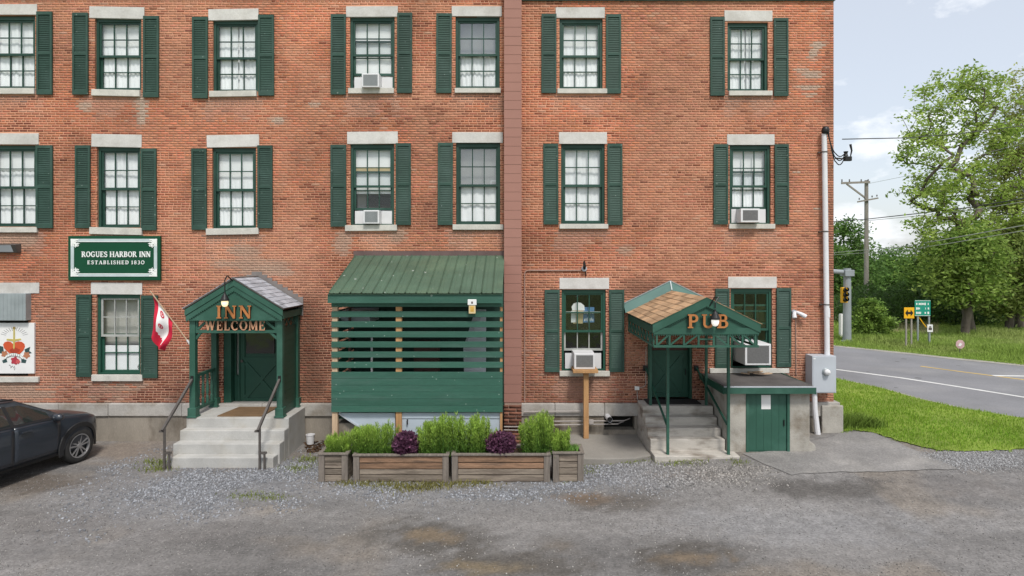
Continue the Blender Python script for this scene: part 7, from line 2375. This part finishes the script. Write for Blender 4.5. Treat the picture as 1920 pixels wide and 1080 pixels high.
ar.prism([(x0 + 0.10 * w_, cz), (x0 + 0.36 * w_, cz + 0.34 * w_), (x0 + 0.36 * w_, cz + 0.11 * w_), (x1 - 0.36 * w_, cz + 0.11 * w_), (x1 - 0.36 * w_, cz + 0.34 * w_), (x1 - 0.10 * w_, cz),
          (x1 - 0.36 * w_, cz - 0.34 * w_), (x1 - 0.36 * w_, cz - 0.11 * w_), (x0 + 0.36 * w_, cz - 0.11 * w_), (x0 + 0.36 * w_, cz - 0.34 * w_)], y - 0.036, y - 0.0305)
ar.build('arrow', M['black'], t)
D2 = 28.3
t, x0, x1, z0, z1, y = sign_on('distance_sign', 'green distance sign with three white text lines beside the yellow sign', 1714.5, 1744, 563, 592.5, D2, (1721.5, 1742.5), 645, M['sgreen'], M['galv_dark'])
bw = 0.015
bdm = MB()
bdm.box(x0 + 0.01, x1 - 0.01, y - 0.034, y - 0.0305, z1 - 0.025, z1 - 0.01).box(x0 + 0.01, x1 - 0.01, y - 0.034, y - 0.0305, z0 + 0.01, z0 + 0.025)
bdm.build('border', M['sign_white'], t)
tx = MB()
W_, H_ = x1 - x0, z1 - z0
for (fz_, words_) in ((0.77, ((0.08, 0.05), (0.13, 0.03), (0.24, 0.05), (0.30, 0.06), (0.38, 0.05), (0.46, 0.07), (0.55, 0.06), (0.63, 0.06), (0.82, 0.05))), (0.48, ((0.08, 0.06), (0.16, 0.08), (0.26, 0.06), (0.66, 0.03), (0.82, 0.08))), (0.20, ((0.08, 0.07), (0.17, 0.06), (0.25, 0.07), (0.34, 0.05), (0.62, 0.08), (0.80, 0.10)))):
    for (a, b) in words_:
        hh2 = 0.05 + 0.03 * random.random()
        tx.box(x0 + a * W_, x0 + (a + b) * W_, y - 0.036, y - 0.0305, z0 + fz_ * H_ - hh2 * H_, z0 + fz_ * H_ + hh2 * H_)
tx.build('lettering', M['sign_white'], t)
MB().beam((fxp(1723, D2), y + 0.06, fz(593, D2)), (fxp(1738, D2), y + 0.06, fz(614, D2)), 0.05, 0.03).build('brace', M['yellow'], t)
D3 = 27.9
t, x0, x1, z0, z1, y = sign_on('route_sign', 'small white sign with a black mark, lowest by the green sign', 1738, 1748.5, 608.5, 622.5, D3, (1743.5,), 646, M['white'], M['galv_dark'])
MB().box(x0 + 0.05, x1 - 0.05, y - 0.036, y - 0.0305, z0 + 0.09, z0 + 0.20).box(x0 + 0.08, x1 - 0.08, y - 0.037, y - 0.0305, z0 + 0.215, z0 + 0.26).build('mark', M['steel'], t)
D4 = 26.0
yt_ = thing('lawn_sign', 'small pinkish white tilted yard sign standing in the roadside grass', 'sign', (fxp(1800, D4), D4 - 14, HB))
M['pink'] = mat('faded_pink_sign', (0.55, 0.36, 0.37), 0.6, 0.25, 5)
cx, cz = fxp(1800, D4), fz(645.5, D4)
MB().prism([(cx + 0.19 * math.cos(a) * (1.0), cz + 0.19 * math.sin(a)) for a in np.linspace(0.3, 2 * math.pi + 0.3, 8, endpoint=False)], D4 - 14.02, D4 - 14).build('panel', M['pink'], yt_)
MB().box(cx - 0.012, cx + 0.012, D4 - 13.998, D4 - 13.98, HB - 0.2, cz).build('stake', M['steel'], yt_)
MB().prism([(cx - 0.09, cz - 0.06), (cx + 0.0, cz - 0.08), (cx + 0.08, cz + 0.02), (cx - 0.02, cz + 0.06)], D4 - 14.024, D4 - 14.0205).build('print', M['white'], yt_)

# traffic signal pole with arm
D5 = 29.5
tp = thing('signal_pole', 'grey traffic signal pole with an arm reaching behind the building', 'traffic pole', (fxp(1587.5, D5), D5 - 14, HB))
y = D5 - 14
xp = fxp(1588, D5)
MB().tube([(xp, y, HB - 0.2), (xp + 0.02, y, fz(503, D5))], [0.19, 0.16], 16).build('pole', M['pole_grey'], tp)
MB().tube([(xp, y - 0.05, fz(511, D5)), (xp - 6.5, y + 0.4, fz(505, D5) + 0.4)], [0.11, 0.07], 12).build('arm', M['pole_grey'], tp)
MB().box(xp - 0.20, xp + 0.24, y - 0.24, y + 0.24, fz(518, D5), fz(506, D5)).build('arm_plate', M['pole_grey'], tp, bevel=0.02)
MB().lathe([(0.30, HB - 0.2), (0.30, HB + 0.04), (0.2, HB + 0.08), (0.0, HB + 0.08)], (xp, y, 0), 'z', 16).build('base_flange', M['pole_grey'], tp)
sgx = fxp(1578, D5)
tsg = thing('traffic_signal', 'yellow traffic signal head hung beside the grey pole', 'traffic light', (sgx, y - 0.2, fz(552, D5)))
MB().box(sgx - 0.13, sgx + 0.13, y - 0.32, y - 0.12, fz(567, D5), fz(538.5, D5)).build('housing', M['yellow'], tsg, bevel=0.02)
for i in range(3):
    zc = fz(543.5 + i * 9, D5)
    MB().lathe([(0.0, -0.01), (0.10, -0.01), (0.10, 0.0)], (sgx, y - 0.325, zc), 'y', 16).build('lens', M['black'], tsg)
    MB().tube([(sgx, y - 0.34, zc + 0.035), (sgx, y - 0.50, zc + 0.04)], 0.10, 12, cap=False).build('visor', M['black'], tsg, fix=False)
MB().beam((sgx + 0.1, y - 0.2, fz(545, D5)), (xp, y - 0.05, fz(545, D5)), 0.05).build('bracket', M['pole_grey'], tsg)
D6 = 30.5
tag(MB().box(fxp(1574.5, D6), fxp(1580.5, D6), D6 - 14.1, D6 - 13.9, HB - 0.2, fz(590, D6)).box(fxp(1574.5, D6) + 0.01, fxp(1580.5, D6) - 0.01, D6 - 14.09, D6 - 13.91, fz(590, D6) + 0.0005, fz(588.5, D6)).build('marker_post', M['white'], bevel=0.01), 'square white marker post behind the traffic pole', 'post')

# utility pole and wires
D7 = 42.0
up_ = thing('utility_pole', 'weathered wooden utility pole with crossarm and brace beyond the road', 'utility pole', (fxp(1624, D7), D7 - 14, HB))
y = D7 - 14
ux = fxp(1624.5, D7)
MB().tube([(ux, y, HB - 0.3), (ux, y, fz(338, D7))], [0.165, 0.115], 12).build('pole', M['bark_grey'], up_)
MB().beam((fxp(1575, D7), y - 0.18, fz(344, D7)), (fxp(1628, D7), y - 0.18, fz(342, D7)), 0.11, 0.13).build('crossarm', M['bark_grey'], up_)
MB().beam((fxp(1585, D7), y - 0.17, fz(345.5, D7)), (fxp(1623, D7), y - 0.17, fz(374, D7)), 0.08, 0.10).build('arm_brace', M['bark_grey'], up_)
MB().beam((fxp(1605, D7), y - 0.18, fz(379, D7)), (fxp(1643, D7), y - 0.22, fz(372, D7)), 0.08, 0.10).build('crossarm', M['bark_grey'], up_)
im = MB()
for px_ in (1576, 1590, 1612, 1625):
    im.lathe([(0.0, 0), (0.035, 0), (0.05, 0.06), (0.03, 0.12), (0.05, 0.16), (0.0, 0.18)], (fxp(px_, D7), y - 0.18, fz(342.5, D7) + 0.03), 'z', 8)
for px_ in (1608, 1618, 1632, 1641):
    im.lathe([(0.0, 0), (0.03, 0), (0.045, 0.05), (0.03, 0.12), (0.0, 0.14)], (fxp(px_, D7), y - 0.2, fz(377 - (px_ - 1605) * 0.18, D7) + 0.05), 'z', 8)
tag(im.build('insulators', M['steel'], up_), kind='stuff')
M['wire'] = mat('overhead_wire', (0.045, 0.045, 0.045), 0.6, 0.05, 3)
M['wire_pale'] = mat('pale_overhead_wire', (0.33, 0.35, 0.30), 0.6, 0.05, 3)
def wire(label, pts, r, m, sag=0.0):
    """pts: (px, py, distance)"""
    P = []
    for i in range(len(pts) - 1):
        a = Vector((fxp(pts[i][0], pts[i][2]), pts[i][2] - 14, fz(pts[i][1], pts[i][2])))
        b = Vector((fxp(pts[i + 1][0], pts[i + 1][2]), pts[i + 1][2] - 14, fz(pts[i + 1][1], pts[i + 1][2])))
        for k in range(12):
            t_ = k / 12
            p = a.lerp(b, t_)
            p.z -= sag * 4 * t_ * (1 - t_)
            P.append(p)
    P.append(b)
    tag(MB().tube(P, r, 5).build('overhead_wire', m), label, 'wire', 'overhead wires')
wire('dark service wire from the corner insulator, highest in the sky', [(1579.5, 261, 13.9), (1700, 258.5, 15.5), (1800, 250.5, 17.0), (1935, 233.5, 19.0)], 0.012, M['wire'], 0.0)
wire('dark wire crossing the utility pole at mid height', [(1500, 420, 44), (1624, 411, 41.7), (1715, 401, 36), (1810, 390, 31), (1940, 369, 26)], 0.028, M['wire'], 0.0)
wire('pale wire just below the dark mid height wire', [(1624, 414, 41.7), (1730, 404, 35), (1840, 391, 29.0), (1940, 375, 25)], 0.016, M['wire_pale'], 0.0)
wire('upper of two pale wires low across the right trees', [(1560, 474, 46), (1690, 463, 36), (1780, 447.5, 30), (1940, 419, 24)], 0.022, M['wire_pale'], 0.0)
wire('lower of two pale wires low across the right trees', [(1560, 478, 46), (1690, 470, 36), (1780, 456.5, 30), (1940, 429, 24)], 0.018, M['wire_pale'], 0.0)
wire('thin grey wire rising into the large tree crown', [(1624, 345, 41.7), (1740, 322, 34), (1840, 290, 29), (1940, 262, 25)], 0.010, M['wire_pale'], 0.0)

# ================================================================== TREES
def tree(name, label, x, y, hgt, trunk_h, lobes, n_cl, leaf_n, leaf_sz, c_dark, c_lite, seed, r0=0.28, cat='tree', group=None, spread=0.55, lean=(0, 0), drop=0.0, zbase=None, aspect=0.45, bark=None):
    """lobes: (dx, dy, z, rx, ry, rz) ellipsoids that hold the twig ends"""
    r2 = np.random.default_rng(seed)
    zb_ = HB - 0.1 if zbase is None else zbase
    t = thing(name, label, cat, (x, y, zb_), group)
    C = []
    vol = np.array([l[3] * l[4] * l[5] for l in lobes])
    pr = vol / vol.sum()
    while len(C) < n_cl:
        l = lobes[r2.choice(len(lobes), p=pr)]
        d = r2.normal(size=3)
        d /= np.linalg.norm(d)
        rr = (0.35 + 0.65 * r2.random()) ** 0.6
        C.append((l[0] + d[0] * l[3] * rr, l[1] + d[1] * l[4] * rr, l[2] + d[2] * l[5] * rr))
    C = np.array(C)
    # skeleton: trunk nodes, then every twig end tied to the nearest node below or inside it
    nodes, par = [], []
    nt_n = 7
    for i in range(nt_n):
        f = i / (nt_n - 1)
        nodes.append(np.array([lean[0] * f ** 1.5 + 0.06 * math.sin(f * 5 + seed), lean[1] * f ** 1.5, trunk_h * f]))
        par.append(i - 1)
    order = np.argsort(np.linalg.norm(C - nodes[-1], axis=1))
    tips = []
    for ci in order:
        c = C[ci]
        N_ = np.array(nodes[2:])
        dd = N_ - c
        dist = np.linalg.norm(dd, axis=1) + np.maximum(0, dd[:, 2]) * 1.6
        k = int(np.argmin(dist)) + 2
        a = nodes[k]
        seg = max(1, int(np.linalg.norm(c - a) / 0.9))
        prev = k
        for s in range(1, seg + 1):
            f = s / seg
            p = a + (c - a) * f + r2.normal(0, 0.07, 3) * (1 if s < seg else 0)
            p[2] += 0.10 * math.sin(f * math.pi) * np.linalg.norm(c - a) * 0.5
            nodes.append(p)
            par.append(prev)
            prev = len(nodes) - 1
        tips.append(prev)
    w = np.zeros(len(nodes))
    for tpi in tips:
        w[tpi] += 1
    for i in range(len(nodes) - 1, 0, -1):
        if par[i] >= 0:
            w[par[i]] += w[i]
    rad = np.clip(r0 * (w / w[0]) ** 0.56, 0.012, None)
    # the trunk flares at the foot
    Vv, Ff = [], []
    ns = 6
    for i in range(1, len(nodes)):
        a, b = nodes[par[i]], nodes[i]
        d = b - a
        L_ = np.linalg.norm(d)
        if L_ < 1e-6:
            continue
        d = d / L_
        ref = np.array([1.0, 0, 0]) if abs(d[0]) < 0.8 else np.array([0, 1.0, 0])
        s = np.cross(d, ref)
        s /= np.linalg.norm(s)
        u = np.cross(s, d)
        ra = rad[par[i]] if w[par[i]] < 2.2 * w[i] else rad[i] * 1.12
        if par[i] == 0:
            ra *= 1.35
        k0 = len(Vv)
        for (p, r_) in ((a, ra), (b, rad[i])):
            for q in range(ns):
                an = 2 * math.pi * q / ns
                Vv.append(p + (s * math.cos(an) + u * math.sin(an)) * r_)
        for q in range(ns):
            Ff.append((k0 + q, k0 + (q + 1) % ns, k0 + ns + (q + 1) % ns, k0 + ns + q))
    me = np_mesh('trunk', np.array(Vv) + np.array([x, y, zb_]), Ff, bark or M['bark'], smooth=True)
    link('trunk', me, t)
    # leaves
    per = leaf_n // len(C)
    P = np.repeat(C, per, 0) + r2.normal(0, 1, (len(C) * per, 3)) * np.array([spread, spread, spread * 0.62])
    cid = np.repeat(np.arange(len(C)), per)
    P[:, 2] -= drop * r2.random(len(P)) ** 2
    n = len(P)
    U = r2.normal(size=(n, 3)) * np.array([1, 1, 0.55]) + np.array([0, 0, -0.25])
    tone_c = 0.72 + 0.56 * r2.random(len(C))
    mix_c = np.clip(0.5 + 0.35 * r2.normal(size=len(C)), 0, 1)
    tone = (tone_c[cid] * (0.75 + 0.5 * r2.random(n)))[:, None]
    mix = np.clip(mix_c[cid] + 0.15 * r2.normal(size=n), 0, 1)[:, None]
    cols = tone * (np.array(c_dark) * (1 - mix) + np.array(c_lite) * mix)
    P = P + np.array([x, y, zb_])
    k = P[:, 2] > zb_ + 0.05
    P, U, cols = P[k], U[k], cols[k]
    n = len(P)
    sz = leaf_sz * (0.6 + 0.8 * r2.random(n))
    leaf_cloud('crown', P, None, U, sz, sz * aspect, cols, t)
    return t
Dt = 33.0
k_ = Dt / FOC
def L3(px, py, rx, rz, ry, dist, bx, by_, dy=0.0):
    """a lobe given by its place and radii in photo pixels at a distance, relative to the trunk foot"""
    s = dist / FOC
    return ((px - VPX) * s - bx, dy, CAM_H - (py - VPY) * s - (HB - 0.1), rx * s, ry, rz * s)
bx, by_ = fxp(1817, Dt), Dt - 14
lb = [L3(*q, Dt, bx, by_, dy) for (q, dy) in (((1800, 150, 52, 32, 1.4), 0.3), ((1845, 165, 45, 36, 1.3), 0.3), ((1745, 190, 46, 36, 1.3), -0.3), ((1715, 235, 34, 34, 1.1), -0.2), ((1735, 285, 44, 40, 1.4), 0.0), ((1700, 285, 30, 26, 0.8), -0.4),
                                              ((1800, 235, 58, 50, 1.8), 0.4), ((1745, 365, 44, 42, 1.4), -0.2), ((1712, 350, 28, 26, 0.9), 0.1), ((1795, 345, 55, 48, 1.8), 0.5), ((1862, 240, 46, 56, 1.5), 0.5), ((1872, 330, 46, 56, 1.5), 0.6),
                                              ((1765, 430, 50, 34, 1.4), -0.5), ((1720, 425, 30, 24, 0.9), -0.3), ((1830, 430, 50, 40, 1.4), 0.3), ((1735, 470, 40, 24, 1.0), -0.4), ((1895, 200, 45, 45, 1.3), 0.4), ((1915, 275, 40, 50, 1.3), 0.4), ((1900, 390, 45, 45, 1.3), 0.3))]
tree('broadleaf_tree', 'tall airy light green tree with visible limbs, tallest beyond the road', bx, by_, 14.5, 5.0, lb, 480, 14500, 0.21, (0.24, 0.36, 0.06), (0.44, 0.55, 0.14), 21, r0=0.24, spread=0.24, lean=(-0.5, 0.2), group='trees beyond the road', aspect=0.42)
Dt2 = 35.0
bx, by_ = fxp(1912, Dt2), Dt2 - 14
lb = [L3(*q, Dt2, bx, by_, dy) for (q, dy) in (((1895, 350, 55, 60, 1.8), 0.0), ((1915, 250, 50, 60, 1.6), 0.2), ((1870, 420, 55, 45, 1.6), 0.2), ((1950, 330, 60, 80, 2.0), 0.0), ((1895, 480, 70, 50, 1.8), 0.1), ((2000, 300, 60, 90, 1.8), 0.4), ((1930, 170, 50, 45, 1.4), 0.3), ((1880, 290, 40, 50, 1.2), -0.2), ((1985, 190, 50, 50, 1.4), 0.3))]
tree('broadleaf_tree', 'thin olive green tree leaning at the right edge of the photo', bx, by_, 13, 4.5, lb, 480, 30000, 0.18, (0.26, 0.29, 0.08), (0.42, 0.44, 0.16), 22, r0=0.22, spread=0.30, group='trees beyond the road')
def simple_tree(label, px, dist, py_top, half_px, seed, dark, lite, py_low=600, n=9000, leaf=0.26, cl=90, trunk=1.6, r0=0.2, name='broadleaf_tree', spread=0.42):
    x, y = fxp(px, dist), dist - 14
    s = dist / FOC
    mid, hz = (py_top + py_low) / 2, (py_low - py_top) / 2
    lb = [L3(px, mid, half_px * 0.75, hz * 0.85, half_px * s * 0.8, dist, x, y), L3(px - half_px * 0.4, mid + hz * 0.3, half_px * 0.55, hz * 0.6, half_px * s * 0.5, dist, x, y, -0.3), L3(px + half_px * 0.4, mid + hz * 0.25, half_px * 0.55, hz * 0.6, half_px * s * 0.5, dist, x, y, 0.3),
          L3(px + half_px * 0.1, mid - hz * 0.55, half_px * 0.4, hz * 0.4, half_px * s * 0.4, dist, x, y)]
    return tree(name, label, x, y, 0, trunk, lb, cl, n, leaf, dark, lite, seed, r0=r0, group='trees beyond the road', spread=spread)
DK, LT = (0.09, 0.18, 0.045), (0.20, 0.33, 0.08)
simple_tree('dark green tree directly behind the traffic pole, next to the wall', 1590, 50, 405, 68, 31, DK, LT, n=13000, cl=130)
simple_tree('dark green rounded tree right of the utility pole', 1672, 54, 452, 62, 32, DK, LT, n=12000, cl=110)
simple_tree('darkest low tree closing the gap behind the road signs', 1730, 60, 480, 52, 33, (0.025, 0.062, 0.018), (0.058, 0.115, 0.03), n=9000)
simple_tree('mid green bushy tree behind the green distance sign', 1745, 40, 445, 52, 34, (0.13, 0.235, 0.05), (0.27, 0.40, 0.085), n=12000, py_low=612, cl=120, leaf=0.22)
simple_tree('mid green tree at the foot of the tallest tree', 1812, 31.8, 415, 72, 35, (0.15, 0.25, 0.05), (0.31, 0.41, 0.095), n=13000, py_low=590, cl=170, leaf=0.22)
simple_tree('olive green bushy tree below the thin leaning tree', 1893, 34, 405, 70, 36, (0.16, 0.22, 0.055), (0.30, 0.36, 0.10), n=13000, py_low=610, cl=130, leaf=0.22)
simple_tree('dense dark tree half cut by the right edge', 1950, 44, 440, 70, 37, (0.12, 0.20, 0.05), (0.24, 0.32, 0.085), n=12000, py_low=612, cl=110)
simple_tree('dark undergrowth tree between the two trunks', 1850, 44, 520, 70, 38, (0.05, 0.11, 0.03), (0.11, 0.19, 0.05), n=9000, py_low=615)
simple_tree('low dark tree left of the tallest tree trunk', 1775, 46, 530, 45, 39, (0.05, 0.11, 0.03), (0.11, 0.19, 0.05), n=8000, py_low=618)
sx_b, sd_b = 1634, 31.0
xs_b = fxp(sx_b, sd_b)
lbs = [L3(1634, 603, 26, 32, 0.8, sd_b, xs_b, sd_b - 14), L3(1620, 615, 20, 24, 0.6, sd_b, xs_b, sd_b - 14), L3(1651, 600, 20, 24, 0.6, sd_b, xs_b, sd_b - 14), L3(1630, 580, 20, 18, 0.5, sd_b, xs_b, sd_b - 14)]
tree('roadside_shrub', 'rounded green shrub growing beside the traffic pole', xs_b, sd_b - 14, 0, 0.5, lbs, 90, 6500, 0.15, (0.12, 0.21, 0.04), (0.25, 0.37, 0.075), 51, r0=0.07, cat='shrub', spread=0.16, aspect=0.5)
# undergrowth along the foot of the trees
r2 = np.random.default_rng(6)
n = 26000
uu = r2.random(n)
dist = r2.uniform(36, 50, n)
px_ = 1555 + 420 * uu
P = np.stack([(px_ - VPX) * dist / FOC, dist - 14, HB - 0.1 + (0.5 + 1.6 * fbm(px_ / 30, dist / 6, 1.0, 8)) * r2.random(n) ** 0.7 * 1.4], -1)
cc = (0.5 + 0.8 * r2.random((n, 1))) * np.array([0.085, 0.155, 0.04])
tag(leaf_cloud('undergrowth', P, None, r2.normal(size=(n, 3)), 0.14 + 0.16 * r2.random(n), 0.08 + 0.08 * r2.random(n), cc), 'dark undergrowth at the foot of the roadside trees', None, kind='stuff')
# a distant wood closes the horizon on both sides
r2 = np.random.default_rng(5)
P, C_ = [], []
for i in range(420):
    a = r2.uniform(-1.25, 1.25)
    dist = r2.uniform(85, 120)
    cx, cy, hh = dist * math.sin(a), dist * math.cos(a) - 14, r2.uniform(4, 6.0)
    m_ = 160
    d = r2.normal(size=(m_, 3))
    P.append(np.array([cx, cy, hh * 0.45]) + d * np.clip(1, 1, 1) * np.array([1.9, 1.9, hh * 0.22]))
    C_.append((0.6 + 0.8 * r2.random((m_, 1))) * np.array([0.055, 0.105, 0.03]) * (0.7 + 0.6 * r2.random()))
P, C_ = np.concatenate(P), np.concatenate(C_)
k = P[:, 2] > 0
P, C_ = P[k], C_[k]
tag(leaf_cloud('far_wood', P, None, r2.normal(size=(len(P), 3)), np.full(len(P), 0.55), np.full(len(P), 0.4), C_), 'distant line of woods on the horizon', None, kind='stuff')
